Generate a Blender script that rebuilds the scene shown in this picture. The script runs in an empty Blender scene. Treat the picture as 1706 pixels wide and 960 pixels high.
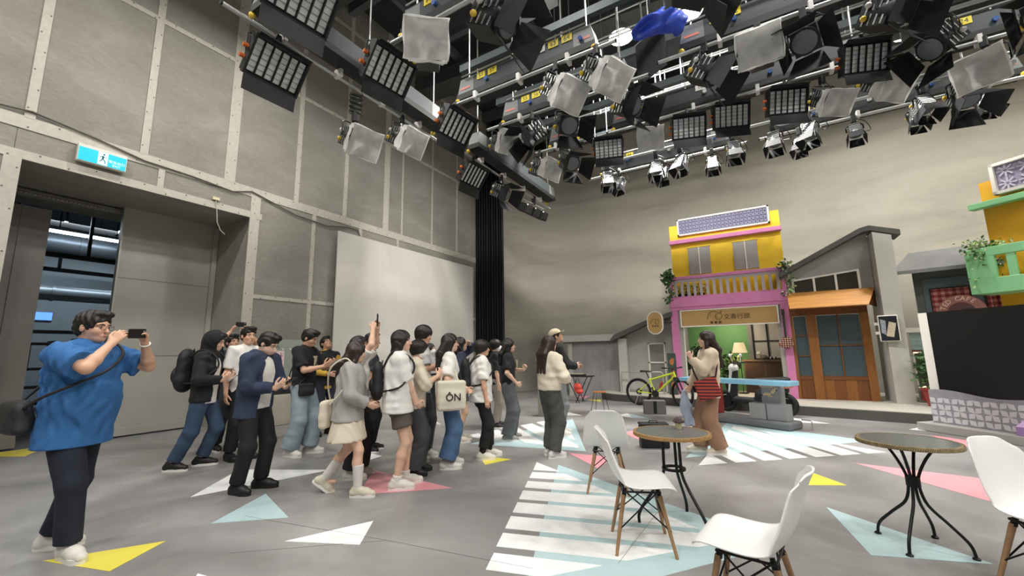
import bpy, bmesh, math, random
import numpy as np
from mathutils import Vector, Matrix

random.seed(7)
SC = bpy.context.scene
COL = SC.collection
R = math.radians
PI = math.pi

# ------------------------------------------------------------------ camera
CAM_H, YAW, PITCH, ROLL, FPX = 1.40, R(30.8), R(8.9), R(-0.93), 690.0
_f = Vector((-math.sin(YAW) * math.cos(PITCH), math.cos(YAW) * math.cos(PITCH), math.sin(PITCH)))
_r = Vector((math.cos(YAW), math.sin(YAW), 0))
_u = _r.cross(_f)
_r2 = math.cos(ROLL) * _r + math.sin(ROLL) * _u
_u2 = -math.sin(ROLL) * _r + math.cos(ROLL) * _u
cam = bpy.data.objects.new('camera', bpy.data.cameras.new('camera'))
COL.objects.link(cam)
cam.data.sensor_width = 36.0
cam.data.lens = FPX / 1706 * 36.0
cam.data.clip_start = 0.05
cam.data.clip_end = 200
m = Matrix((_r2, _u2, -_f)).transposed().to_4x4()
m.translation = (0, 0, CAM_H)
cam.matrix_world = m
SC.camera = cam

# ------------------------------------------------------------------ world, exposure
w = bpy.data.worlds.new('world')
SC.world = w
w.use_nodes = True
w.node_tree.nodes['Background'].inputs[0].default_value = (0.5, 0.52, 0.55, 1)
w.node_tree.nodes['Background'].inputs[1].default_value = 0.05
SC.view_settings.view_transform = 'Standard'
SC.view_settings.look = 'None'
SC.view_settings.gamma = 1
SC.view_settings.use_curve_mapping = False
SC.view_settings.exposure = 0.0

# ------------------------------------------------------------------ the studio's work lights (positions of the lamps, their light and housings)
LAMP_Z = 8.2
LAMPS = [(-2.03, 8.25), (-0.65, 8.31), (3.35, 11.47)]          # those the photograph shows
LAMPS_MORE = [(-6.3, 3.4), (-6.3, -0.2), (-2.6, 3.0), (-2.2, -0.6), (1.2, 4.4), (1.2, 0.6), (4.6, 4.2), (4.6, 0.4), (4.6, 7.8),
              (8.2, 3.2), (8.2, 7.0), (-2.2, -4.2), (2.4, -3.6), (7.4, 11.2), (-6.3, -4.0)]
LAMP_W = 155.0


def srgb(c):
    if isinstance(c, str):
        c = [int(c[i:i + 2], 16) for i in (0, 2, 4)]
    return tuple(((v / 255) / 12.92 if v / 255 <= 0.04045 else ((v / 255 + 0.055) / 1.055) ** 2.4) for v in c) + (1.0,)


for (x, y) in LAMPS + LAMPS_MORE:
    strong = (1.5 if y > 11 else 2.95) if (x, y) in LAMPS else (1.25 if y > 7 else (0.68 if x < -5 else 1.0))      # the back of the studio has the stronger bulbs
    ld = bpy.data.lights.new('work_light_bulb', 'AREA')
    ld.shape = 'DISK'
    ld.size = 0.5
    ld.energy = LAMP_W * strong
    ld.color = (1.0, 0.975, 0.935)
    ld.spread = R(175)
    lo = bpy.data.objects.new('work_light_bulb', ld)
    COL.objects.link(lo)
    lo.location = (x, y, LAMP_Z - 0.03)


# ------------------------------------------------------------------ materials
MATS = {}


def mat(name, col, rough=0.6, metal=0.0, var=0.08, scale=5.0, bump=0.0, bscale=None, emit=0.0, alpha=1.0, trans=0.0, ecol=None, detail=4.0, stretch=None, coat=0.0):
    if name in MATS:
        return MATS[name]
    mt = bpy.data.materials.new(name)
    mt.use_nodes = True
    nt = mt.node_tree
    b = nt.nodes['Principled BSDF']
    c = srgb(col)
    b.inputs['Base Color'].default_value = c
    b.inputs['Roughness'].default_value = rough
    b.inputs['Metallic'].default_value = metal
    if coat:
        b.inputs['Coat Weight'].default_value = coat
    if trans:
        b.inputs['Transmission Weight'].default_value = trans
    if alpha < 1:
        b.inputs['Alpha'].default_value = alpha
    if emit:
        b.inputs['Emission Color'].default_value = srgb(ecol or col)
        b.inputs['Emission Strength'].default_value = emit
    if var or bump:
        tc = nt.nodes.new('ShaderNodeTexCoord')
        src = tc.outputs['Object']
        if stretch:
            mp = nt.nodes.new('ShaderNodeMapping')
            mp.inputs['Scale'].default_value = stretch
            nt.links.new(src, mp.inputs['Vector'])
            src = mp.outputs['Vector']
        nz = nt.nodes.new('ShaderNodeTexNoise')
        nz.inputs['Scale'].default_value = scale
        nz.inputs['Detail'].default_value = detail
        nt.links.new(src, nz.inputs['Vector'])
        if var:
            mr = nt.nodes.new('ShaderNodeMapRange')
            mr.inputs['From Min'].default_value = 0.25
            mr.inputs['From Max'].default_value = 0.75
            mr.inputs['To Min'].default_value = 1 - var
            mr.inputs['To Max'].default_value = 1 + var
            nt.links.new(nz.outputs['Fac'], mr.inputs['Value'])
            mx = nt.nodes.new('ShaderNodeMix')
            mx.data_type = 'RGBA'
            mx.blend_type = 'MULTIPLY'
            mx.inputs['Factor'].default_value = 1
            mx.inputs['A'].default_value = c
            nt.links.new(mr.outputs['Result'], mx.inputs['B'])
            nt.links.new(mx.outputs['Result'], b.inputs['Base Color'])
        if bump:
            bs = nt.nodes.new('ShaderNodeTexNoise')
            bs.inputs['Scale'].default_value = bscale or scale * 8
            bs.inputs['Detail'].default_value = 6
            nt.links.new(src, bs.inputs['Vector'])
            bp = nt.nodes.new('ShaderNodeBump')
            bp.inputs['Strength'].default_value = bump
            bp.inputs['Distance'].default_value = 0.02
            nt.links.new(bs.outputs['Fac'], bp.inputs['Height'])
            nt.links.new(bp.outputs['Normal'], b.inputs['Normal'])
    MATS[name] = mt
    return mt


def mat_clouds(name, c1, c2, c3, scale=0.5, rough=0.75, stretch=(1, 1, 2.2), bump=0.15, fine=0.06, contrast=(0.3, 0.7)):
    """painted surface: broad strokes between three tones plus fine grain"""
    mt = bpy.data.materials.new(name)
    mt.use_nodes = True
    nt = mt.node_tree
    b = nt.nodes['Principled BSDF']
    b.inputs['Roughness'].default_value = rough
    tc = nt.nodes.new('ShaderNodeTexCoord')
    mp = nt.nodes.new('ShaderNodeMapping')
    mp.inputs['Scale'].default_value = stretch
    nt.links.new(tc.outputs['Object'], mp.inputs['Vector'])
    nz = nt.nodes.new('ShaderNodeTexNoise')
    nz.inputs['Scale'].default_value = scale
    nz.inputs['Detail'].default_value = 6
    nz.inputs['Roughness'].default_value = 0.55
    nz.inputs['Distortion'].default_value = 0.6
    nt.links.new(mp.outputs['Vector'], nz.inputs['Vector'])
    cr = nt.nodes.new('ShaderNodeValToRGB')
    cr.color_ramp.elements[0].position = contrast[0]
    cr.color_ramp.elements[0].color = srgb(c1)
    cr.color_ramp.elements[1].position = contrast[1]
    cr.color_ramp.elements[1].color = srgb(c3)
    e = cr.color_ramp.elements.new((contrast[0] + contrast[1]) / 2)
    e.color = srgb(c2)
    nt.links.new(nz.outputs['Fac'], cr.inputs['Fac'])
    n2 = nt.nodes.new('ShaderNodeTexNoise')
    n2.inputs['Scale'].default_value = 9
    n2.inputs['Detail'].default_value = 8
    nt.links.new(mp.outputs['Vector'], n2.inputs['Vector'])
    mr = nt.nodes.new('ShaderNodeMapRange')
    mr.inputs['From Min'].default_value = 0.25
    mr.inputs['From Max'].default_value = 0.75
    mr.inputs['To Min'].default_value = 1 - fine
    mr.inputs['To Max'].default_value = 1 + fine
    nt.links.new(n2.outputs['Fac'], mr.inputs['Value'])
    mx = nt.nodes.new('ShaderNodeMix')
    mx.data_type = 'RGBA'
    mx.blend_type = 'MULTIPLY'
    mx.inputs['Factor'].default_value = 1
    nt.links.new(cr.outputs['Color'], mx.inputs['A'])
    nt.links.new(mr.outputs['Result'], mx.inputs['B'])
    nt.links.new(mx.outputs['Result'], b.inputs['Base Color'])
    bp = nt.nodes.new('ShaderNodeBump')
    bp.inputs['Strength'].default_value = bump
    bp.inputs['Distance'].default_value = 0.02
    nt.links.new(n2.outputs['Fac'], bp.inputs['Height'])
    nt.links.new(bp.outputs['Normal'], b.inputs['Normal'])
    MATS[name] = mt
    return mt


def mat_check(name, axes, size, cols, rough=0.8):
    """woven gingham: two stripe waves multiplied; axes = pair of object axes"""
    mt = bpy.data.materials.new(name)
    mt.use_nodes = True
    nt = mt.node_tree
    b = nt.nodes['Principled BSDF']
    b.inputs['Roughness'].default_value = rough
    tc = nt.nodes.new('ShaderNodeTexCoord')
    sp = nt.nodes.new('ShaderNodeSeparateXYZ')
    nt.links.new(tc.outputs['Object'], sp.inputs[0])
    outs = []
    for ax in axes:
        mu = nt.nodes.new('ShaderNodeMath')
        mu.operation = 'MULTIPLY'
        mu.inputs[1].default_value = 1.0 / size
        nt.links.new(sp.outputs[ax], mu.inputs[0])
        fr = nt.nodes.new('ShaderNodeMath')
        fr.operation = 'FRACT'
        nt.links.new(mu.outputs[0], fr.inputs[0])
        gt = nt.nodes.new('ShaderNodeMath')
        gt.operation = 'GREATER_THAN'
        gt.inputs[1].default_value = 0.5
        nt.links.new(fr.outputs[0], gt.inputs[0])
        outs.append(gt.outputs[0])
    if len(outs) == 2:
        ad = nt.nodes.new('ShaderNodeMath')
        ad.operation = 'ADD'
        nt.links.new(outs[0], ad.inputs[0])
        nt.links.new(outs[1], ad.inputs[1])
        dv = nt.nodes.new('ShaderNodeMath')
        dv.operation = 'MULTIPLY'
        dv.inputs[1].default_value = 0.5
        nt.links.new(ad.outputs[0], dv.inputs[0])
        fac = dv.outputs[0]
    else:
        fac = outs[0]
    cr = nt.nodes.new('ShaderNodeValToRGB')
    cr.color_ramp.interpolation = 'CONSTANT'
    for i, c in enumerate(cols):
        if i < 2:
            e = cr.color_ramp.elements[i]
            e.position = [0, 0.4][i]
        else:
            e = cr.color_ramp.elements.new(0.8)
        e.color = srgb(c)
    nt.links.new(fac, cr.inputs['Fac'])
    nt.links.new(cr.outputs['Color'], b.inputs['Base Color'])
    MATS[name] = mt
    return mt


# ------------------------------------------------------------------ mesh helpers
def frame(zdir, xhint=(1, 0, 0)):
    z = Vector(zdir).normalized()
    x = Vector(xhint) - Vector(xhint).dot(z) * z
    if x.length < 1e-4:
        x = Vector((0, 1, 0)) - Vector((0, 1, 0)).dot(z) * z
    x.normalize()
    y = z.cross(x)
    return x, y, z


class MB:
    def __init__(s):
        s.v, s.f, s.mi = [], [], []
        s.cur = 0

    def mat(s, i):
        s.cur = i
        return s

    def add(s, vs, fs):
        o = len(s.v)
        s.v += [tuple(v) for v in vs]
        for f in fs:
            s.f.append(tuple(i + o for i in f))
            s.mi.append(s.cur)
        return s

    def box(s, p0, p1, M=None):
        (x0, y0, z0), (x1, y1, z1) = p0, p1
        x0, x1 = min(x0, x1), max(x0, x1)
        y0, y1 = min(y0, y1), max(y0, y1)
        z0, z1 = min(z0, z1), max(z0, z1)
        vs = [Vector(p) for p in ((x0, y0, z0), (x1, y0, z0), (x1, y1, z0), (x0, y1, z0), (x0, y0, z1), (x1, y0, z1), (x1, y1, z1), (x0, y1, z1))]
        if M is not None:
            vs = [M @ v for v in vs]
        return s.add(vs, [(0, 3, 2, 1), (4, 5, 6, 7), (0, 1, 5, 4), (1, 2, 6, 5), (2, 3, 7, 6), (3, 0, 4, 7)])

    def cbox(s, c, d, M=None):
        return s.box([c[i] - d[i] / 2 for i in range(3)], [c[i] + d[i] / 2 for i in range(3)], M)

    def bar(s, a, b, w, h, up=(0, 0, 1)):
        """box beam from a to b, w across, h along up"""
        a, b = Vector(a), Vector(b)
        d = (b - a)
        L = d.length
        d.normalize()
        u = Vector(up) - Vector(up).dot(d) * d
        if u.length < 1e-4:
            u = Vector((1, 0, 0)) - d.x * d
        u.normalize()
        sd = d.cross(u)
        M = Matrix((d, sd, u)).transposed().to_4x4()
        M.translation = a
        return s.box((0, -w / 2, -h / 2), (L, w / 2, h / 2), M)

    def cyl(s, a, b, r, r2=None, n=10, caps=True):
        a, b = Vector(a), Vector(b)
        r2 = r if r2 is None else r2
        x, y, z = frame(b - a)
        vs = []
        for p, rr in ((a, r), (b, r2)):
            for i in range(n):
                t = 2 * PI * i / n
                vs.append(p + rr * (math.cos(t) * x + math.sin(t) * y))
        fs = [(i, (i + 1) % n, n + (i + 1) % n, n + i) for i in range(n)]
        if caps:
            fs += [tuple(range(n - 1, -1, -1)), tuple(range(n, 2 * n))]
        return s.add(vs, fs)

    def tube(s, pts, r, n=6, closed=False):
        pts = [Vector(p) for p in pts]
        m_ = len(pts)
        rs = r if isinstance(r, (list, tuple)) else [r] * m_
        vs = []
        x = None
        for i, p in enumerate(pts):
            if closed:
                d = pts[(i + 1) % m_] - pts[i - 1]
            else:
                d = pts[min(i + 1, m_ - 1)] - pts[max(i - 1, 0)]
            if d.length < 1e-7:
                d = Vector((0, 0, 1))
            if x is None:
                x, y, z = frame(d)
            else:
                x, y, z = frame(d, x)
            for k in range(n):
                t = 2 * PI * k / n
                vs.append(p + rs[i] * (math.cos(t) * x + math.sin(t) * y))
        fs = []
        for i in range(m_ if closed else m_ - 1):
            j = (i + 1) % m_
            for k in range(n):
                k2 = (k + 1) % n
                fs.append((i * n + k, i * n + k2, j * n + k2, j * n + k))
        if not closed:
            fs += [tuple(range(n - 1, -1, -1)), tuple(range((m_ - 1) * n, m_ * n))]
        return s.add(vs, fs)

    def lathe(s, prof, n=16, M=None, caps=True):
        """prof: list of (r, z)"""
        vs, fs = [], []
        for (r_, z_) in prof:
            for k in range(n):
                t = 2 * PI * k / n
                v = Vector((r_ * math.cos(t), r_ * math.sin(t), z_))
                vs.append(M @ v if M is not None else v)
        for i in range(len(prof) - 1):
            for k in range(n):
                k2 = (k + 1) % n
                fs.append((i * n + k, i * n + k2, (i + 1) * n + k2, (i + 1) * n + k))
        if caps:
            fs += [tuple(range(n - 1, -1, -1)), tuple(range((len(prof) - 1) * n, len(prof) * n))]
        return s.add(vs, fs)

    def prism(s, poly, t, M=None):
        """poly in local xy (counter clockwise), extruded from z=0 to t"""
        n = len(poly)
        a = sum(poly[i][0] * poly[(i + 1) % n][1] - poly[(i + 1) % n][0] * poly[i][1] for i in range(n))
        if a < 0:
            poly = poly[::-1]
        vs = [Vector((p[0], p[1], 0)) for p in poly] + [Vector((p[0], p[1], t)) for p in poly]
        if M is not None:
            vs = [M @ v for v in vs]
        fs = [tuple(range(n - 1, -1, -1)), tuple(range(n, 2 * n))] + [(i, (i + 1) % n, n + (i + 1) % n, n + i) for i in range(n)]
        return s.add(vs, fs)

    def ball(s, c, r, n=10, m_=6):
        c = Vector(c)
        rr = r if isinstance(r, (tuple, list)) else (r, r, r)
        vs = [c + Vector((0, 0, -rr[2]))]
        for i in range(1, m_):
            ph = -PI / 2 + PI * i / m_
            for k in range(n):
                t = 2 * PI * k / n
                vs.append(c + Vector((rr[0] * math.cos(ph) * math.cos(t), rr[1] * math.cos(ph) * math.sin(t), rr[2] * math.sin(ph))))
        vs.append(c + Vector((0, 0, rr[2])))
        fs = []
        for k in range(n):
            fs.append((0, 1 + (k + 1) % n, 1 + k))
            fs.append((len(vs) - 1, 1 + (m_ - 2) * n + k, 1 + (m_ - 2) * n + (k + 1) % n))
        for i in range(m_ - 2):
            for k in range(n):
                k2 = (k + 1) % n
                fs.append((1 + i * n + k, 1 + i * n + k2, 1 + (i + 1) * n + k2, 1 + (i + 1) * n + k))
        return s.add(vs, fs)

    def mesh(s, name, smooth=None):
        me = bpy.data.meshes.new(name)
        me.from_pydata(s.v, [], s.f)
        if any(s.mi):
            me.polygons.foreach_set('material_index', s.mi)
        if smooth is not None:
            me.polygons.foreach_set('use_smooth', [True] * len(me.polygons))
            me.set_sharp_from_angle(angle=R(smooth))
        me.update()
        return me

    def build(s, name, mt, parent=None, smooth=None, bevel=0.0, label=None):
        me = s.mesh(name, smooth)
        for q in (mt if isinstance(mt, (list, tuple)) else [mt]):
            me.materials.append(q)
        return link(name, me, parent, bevel, label)


def link(name, me, parent=None, bevel=0.0, label=None):
    o = bpy.data.objects.new(name, me)
    COL.objects.link(o)
    if parent is not None:
        o.parent = parent
    if bevel:
        md = o.modifiers.new('bevel', 'BEVEL')
        md.width = bevel
        md.segments = 2
        md.limit_method = 'ANGLE'
        md.angle_limit = R(40)
    if label:
        o['label'] = label
    return o


def tag(o, label, cat, group=None):
    o['label'] = label
    o['category'] = cat
    if group:
        o['group'] = group
    return o


def thing(name, label, cat, loc=(0, 0, 0), rz=0.0, group=None, M=None):
    o = bpy.data.objects.new(name, None)
    o.empty_display_size = 0.1
    COL.objects.link(o)
    if M is not None:
        o.matrix_world = M
    else:
        o.location = loc
        o.rotation_euler = (0, 0, rz)
    return tag(o, label, cat, group)


def struct(o):
    o['kind'] = 'structure'
    return o


KIDS = {}


def copy_tree(o, parent=None):
    c = o.copy()
    COL.objects.link(c)
    if parent is not None:
        c.parent = parent
    for ch in o.children:
        copy_tree(ch, c)
    return c


def B(name, p0, p1, mt, parent=None, bevel=0.0, label=None):
    return MB().box(p0, p1).build(name, mt, parent, None, bevel, label)


def text(name, body, size, M, mt, parent, extrude=0.002, align='CENTER', label=None):
    cu = bpy.data.curves.new(name, 'FONT')
    cu.body = body
    cu.size = size
    cu.extrude = extrude
    cu.align_x = align
    cu.align_y = 'CENTER'
    cu.resolution_u = 3
    t = bpy.data.objects.new(name, cu)
    COL.objects.link(t)
    dg = bpy.context.evaluated_depsgraph_get()
    me = bpy.data.meshes.new_from_object(t.evaluated_get(dg))
    bpy.data.objects.remove(t)
    bpy.data.curves.remove(cu)
    me.transform(M)
    me.materials.clear()
    me.materials.append(mt)
    return link(name, me, parent, 0, label)


def facing(loc, normal, up=(0, 0, 1)):
    """matrix whose local z is the normal, local y the up direction"""
    z = Vector(normal).normalized()
    y = Vector(up) - Vector(up).dot(z) * z
    y.normalize()
    x = y.cross(z)
    M = Matrix((x, y, z)).transposed().to_4x4()
    M.translation = Vector(loc)
    return M


def smooth_path_b(pts, n=6):
    P_ = [Vector(p) for p in pts]
    out = []
    for i in range(len(P_) - 1):
        p0, p1, p2, p3 = P_[max(i - 1, 0)], P_[i], P_[i + 1], P_[min(i + 2, len(P_) - 1)]
        for k in range(n):
            t = k / n
            out.append(0.5 * ((2 * p1) + (-p0 + p2) * t + (2 * p0 - 5 * p1 + 4 * p2 - p3) * t * t + (-p0 + 3 * p1 - 3 * p2 + p3) * t ** 3))
    out.append(P_[-1])
    return out


def mat_sheet(name, col, fac=0.5):
    """thin frosted sheet: part scatters back, part lets light through"""
    mt = bpy.data.materials.new(name)
    mt.use_nodes = True
    nt = mt.node_tree
    b = nt.nodes['Principled BSDF']
    b.inputs['Base Color'].default_value = srgb(col)
    b.inputs['Roughness'].default_value = 0.55
    tr = nt.nodes.new('ShaderNodeBsdfTranslucent')
    tc = nt.nodes.new('ShaderNodeTexCoord')
    nz = nt.nodes.new('ShaderNodeTexNoise')
    nz.inputs['Scale'].default_value = 5
    nz.inputs['Detail'].default_value = 3
    nt.links.new(tc.outputs['Object'], nz.inputs['Vector'])
    cr = nt.nodes.new('ShaderNodeValToRGB')
    c = srgb(col)
    cr.color_ramp.elements[0].position = 0.35
    cr.color_ramp.elements[0].color = (c[0] * 0.72, c[1] * 0.72, c[2] * 0.72, 1)
    cr.color_ramp.elements[1].position = 0.62
    cr.color_ramp.elements[1].color = c
    nt.links.new(nz.outputs['Fac'], cr.inputs['Fac'])
    nt.links.new(cr.outputs['Color'], b.inputs['Base Color'])
    nt.links.new(cr.outputs['Color'], tr.inputs['Color'])
    bp = nt.nodes.new('ShaderNodeBump')
    bp.inputs['Strength'].default_value = 0.25
    bp.inputs['Distance'].default_value = 0.02
    nt.links.new(nz.outputs['Fac'], bp.inputs['Height'])
    nt.links.new(bp.outputs['Normal'], b.inputs['Normal'])
    mx = nt.nodes.new('ShaderNodeMixShader')
    mx.inputs[0].default_value = fac
    nt.links.new(b.outputs[0], mx.inputs[1])
    nt.links.new(tr.outputs[0], mx.inputs[2])
    nt.links.new(mx.outputs[0], nt.nodes['Material Output'].inputs['Surface'])
    MATS[name] = mt
    return mt

# ================================================================== setting: floor, walls, ceiling
M_FLOOR = mat_clouds('floor_paint', '7a7977', '8f8d8c', 'a5a3a2', scale=0.75, rough=0.40, stretch=(1, 1, 1), bump=0.03, fine=0.035, contrast=(0.3, 0.72))
M_WALL = mat_clouds('acoustic_board', '86837a', '8f8c83', '99968d', scale=0.8, rough=0.9, stretch=(1, 1, 2.0), bump=0.5, fine=0.07)
M_STRIP = mat('pale_batten', 'bcb8ad', 0.7, var=0.09, scale=14)
M_CYC = mat_clouds('painted_backdrop', '98948a', 'a9a598', 'b3afa2', scale=0.5, rough=0.85, stretch=(0.55, 0.55, 2.2), bump=0.05, fine=0.04, contrast=(0.3, 0.66))
M_DOOR = mat('door_steel', 'a9a69d', 0.5, var=0.07, scale=1.6, bump=0.05)
M_DARKDOOR = mat('door_steel_dark', '7d7b77', 0.55, var=0.08, scale=1.2)
M_CEIL = mat('ceiling_dark', '3a3f40', 0.9, var=0.15, scale=0.7)
M_STEEL = mat('grid_steel', '6d7577', 0.5, 0.3, var=0.12, scale=3)
M_WHITEMARK = mat_clouds('white_floor_paint', 'd9dad8', 'eceeed', 'f6f7f6', scale=3.5, rough=0.45, stretch=(1, 1, 1), bump=0.03, fine=0.03, contrast=(0.25, 0.6))
M_TEALMARK = mat('teal_floor_paint', 'b4cdd0', 0.45, var=0.06, scale=3)
M_YELLOWMARK = mat('yellow_floor_paint', 'e9dc52', 0.45, var=0.05, scale=3)
M_PINKMARK = mat('pink_floor_paint', 'e59ca4', 0.45, var=0.06, scale=3)

floor = struct(B('floor', (-10.35, -7, -0.2), (12.2, 16.4, 0), M_FLOOR))
MARKS = [
    ('teal', [(-2.34, 4.99), (-0.01, 3.77), (-1.27, 2.14)], 1),
    ('white', [(-2.64, 4.98), (-2.2, 4.73), (-2.51, 4.64)], 2),
    ('white', [(-2.1, 4.67), (-1.81, 4.5), (-2.4, 4.34), (-2.48, 4.56)], 2),
    ('white', [(-1.67, 4.42), (-1.4, 4.26), (-2.28, 4.02), (-2.36, 4.23)], 2),
    ('white', [(-1.29, 4.2), (-0.98, 4.02), (-2.16, 3.69), (-2.25, 3.93)], 2),
    ('white', [(-0.87, 3.96), (-0.57, 3.78), (-2.04, 3.37), (-2.13, 3.61)], 2),
    ('white', [(-0.46, 3.72), (-0.34, 3.65), (-0.53, 3.44), (-1.92, 3.05), (-2.01, 3.29)], 2),
    ('white', [(-0.64, 3.32), (-0.92, 3.0), (-1.81, 2.75), (-1.89, 2.97)], 2),
    ('white', [(-1.04, 2.86), (-1.32, 2.54), (-1.69, 2.44), (-1.77, 2.66)], 2),
    ('white', [(-1.43, 2.42), (-1.61, 2.22), (-1.66, 2.36)], 2),
    ('teal', [(-1.01, 6.07), (-0.71, 9.37), (1.26, 8.36)], 1),
    ('white', [(-0.81, 5.76), (-0.77, 6.43), (-0.51, 6.02)], 2),
    ('white', [(-0.75, 6.64), (-0.72, 7.13), (-0.2, 6.29), (-0.42, 6.1)], 2),
    ('white', [(-0.71, 7.32), (-0.68, 7.77), (0.08, 6.53), (-0.12, 6.36)], 2),
    ('white', [(-0.67, 7.95), (-0.64, 8.42), (0.37, 6.79), (0.16, 6.6)], 2),
    ('white', [(-0.62, 8.62), (-0.6, 8.96), (-0.4, 8.82), (0.68, 7.05), (0.46, 6.86)], 2),
    ('white', [(-0.22, 8.68), (0.43, 8.21), (0.98, 7.31), (0.75, 7.11)], 2),
    ('white', [(0.67, 8.04), (1.29, 7.58), (1.07, 7.39)], 2),
    ('teal', [(-3.58, 8.41), (-2.29, 5.82), (-4.08, 5.48)], 1),
    ('white', [(-4.55, 5.93), (-4.46, 6.25), (-4.09, 5.92), (-4.51, 5.9)], 2),
    ('white', [(-4.43, 6.38), (-4.34, 6.69), (-3.51, 5.93), (-3.93, 5.92)], 2),
    ('white', [(-4.31, 6.82), (-4.22, 7.13), (-2.93, 5.95), (-3.35, 5.94)], 2),
    ('white', [(-4.19, 7.25), (-4.1, 7.57), (-2.57, 6.17), (-2.46, 5.97), (-2.77, 5.96)], 2),
    ('white', [(-4.07, 7.7), (-3.98, 8.01), (-3.15, 7.25), (-2.73, 6.47)], 2),
    ('white', [(-3.95, 8.13), (-3.86, 8.45), (-3.72, 8.32), (-3.31, 7.55)], 2),
    ('yellow', [(-4.11, 1.59), (-3.88, 1.2), (-4.5, 1.02)], 2),
    ('white', [(-5.14, 2.16), (-5.8, 2.95), (-4.73, 3.49)], 2),
    ('teal', [(-4.18, 1.93), (-4.55, 2.59), (-3.71, 2.33)], 2),
    ('white', [(-3.28, 2.04), (-2.99, 2.64), (-2.72, 2.28)], 2),
    ('white', [(-3.32, 1.48), (-3.13, 1.51), (-3.14, 1.35)], 2),
    ('yellow', [(-10.3, 1.4), (-10.3, 2.2), (-9.5, 1.8)], 2),
    ('pink', [(-2.94, 3.65), (-3.66, 3.03), (-4.25, 3.73)], 2),
    ('yellow', [(-3.01, 4.96), (-3.16, 4.56), (-3.48, 4.9)], 2),
    ('white', [(-4.67, 3.89), (-4.72, 4.29), (-5.1, 4.32)], 2),
    ('yellow', [(0.36, 5.99), (0.61, 5.63), (0.14, 5.39)], 2),
    ('pink', [(0.83, 6.72), (1.96, 6.54), (1.65, 5.63)], 2),
    ('teal', [(0.35, 4.8), (0.5, 3.87), (1.15, 4.09)], 2),
    ('pink', [(2.14, 9.3), (2.61, 8.95), (2.34, 8.35)], 2),
    ('white', [(2.01, 9.77), (2.36, 10.32), (2.35, 9.72)], 2),
    ('white', [(0.41, 10.39), (0.95, 9.91), (0.38, 9.81)], 2),
    ('pink', [(-2.48, 5.62), (-1.85, 5.67), (-1.84, 5.06)], 2),
    ('pink', [(-2.24, 7.42), (-2.08, 7.71), (-1.77, 6.85)], 2),
    ('teal', [(-2.78, 9.68), (-2.15, 9.14), (-2.49, 9.07)], 2),
    ('white', [(-2.91, 9.27), (-2.78, 9.68), (-2.49, 9.07)], 2),
    ('white', [(-4.41, 9.56), (-3.57, 8.95), (-4.05, 8.77)], 2),
    ('yellow', [(-1.57, 8.82), (-1.57, 9.46), (-1.21, 9.08)], 2),
    ('yellow', [(-4.6, 11.91), (-4.21, 12.08), (-4.03, 11.53)], 2),
    ('pink', [(-5.19, 12.53), (-4.84, 13.01), (-4.76, 12.15)], 2),
]
ZSEQ = 0
for col, poly, lvl in MARKS:
    ZSEQ += 1
    mm = {'teal': M_TEALMARK, 'white': M_WHITEMARK, 'yellow': M_YELLOWMARK, 'pink': M_PINKMARK}[col]
    MB().prism(poly, 0.0008 * lvl + 0.00001 * ZSEQ, Matrix.Translation((0, 0, 0.0004))).build('painted_stripe' if len(poly) > 3 else 'painted_triangle', mm, floor)

for (a, b) in (((-0.96, 2.94), (-0.86, 5.83)), ((-2.62, 2.43), (-1.43, 2.60)), ((-4.1, 2.16), (-2.62, 2.43)), ((-3.45, 1.73), (-2.6, 2.43))):
    MB().bar((a[0], a[1], 0.0021), (b[0], b[1], 0.0021), 0.0035, 0.0012).build('floor_joint', mat('joint_dark', '8a8782', 0.7, var=0), floor)

XW = -8.8
# left wall: a solid body with a tall doorway, clad in boards with pale cover battens
wl = MB()
wl.box((XW - 0.5, -7, 0), (XW, 1.10, 11))
wl.box((XW - 0.5, 4.30, 0), (XW, 12.9, 11))
wl.box((XW - 0.5, 1.10, 4.26), (XW, 4.30, 11))
wall_left = struct(wl.build('wall_left', mat_clouds('wall_core', '8f8b81', '989489', 'a29e93', scale=1.0)))
PAN_T = 0.012
ycols = [-1.4, -0.1, 1.19, 2.49, 3.83, 5.21, 6.49, 7.83, 8.44, 9.74, 11.02, 12.3]
zrows = [4.78, 7.46, 10.14]
for j in range(len(zrows)):
    z0, z1 = zrows[j], (zrows + [11.0])[j + 1]
    for i in range(len(ycols) - 1):
        B('wall_panel', (XW, ycols[i] + 0.004, z0 + 0.004), (XW + PAN_T + random.uniform(0, 0.004), ycols[i + 1] - 0.004, z1 - 0.004), M_WALL, wall_left)
for (y0, y1, z0, z1) in [(4.3, 5.68, 2.62, 4.78), (5.68, 7.0, 2.62, 4.78), (7.0, 8.3, 2.62, 4.78), (8.3, 9.6, 2.62, 4.78), (9.6, 10.9, 2.62, 4.78), (10.9, 12.3, 2.62, 4.78),
                         (4.3, 5.68, 0, 2.62), (5.68, 7.0, 0, 2.62), (7.0, 8.3, 0, 2.62), (8.3, 9.6, 0, 2.62), (9.6, 10.9, 0, 2.62), (10.9, 12.3, 0, 2.62),
                         (-1.4, 1.1, 0, 2.62), (-1.4, 1.1, 2.62, 4.78), (1.1, 2.76, 4.26, 4.78), (2.76, 4.3, 4.26, 4.78)]:
    B('wall_panel', (XW, y0 + 0.004, z0 + 0.004), (XW + PAN_T, y1 - 0.004, z1 - 0.004), M_WALL, wall_left)


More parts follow.
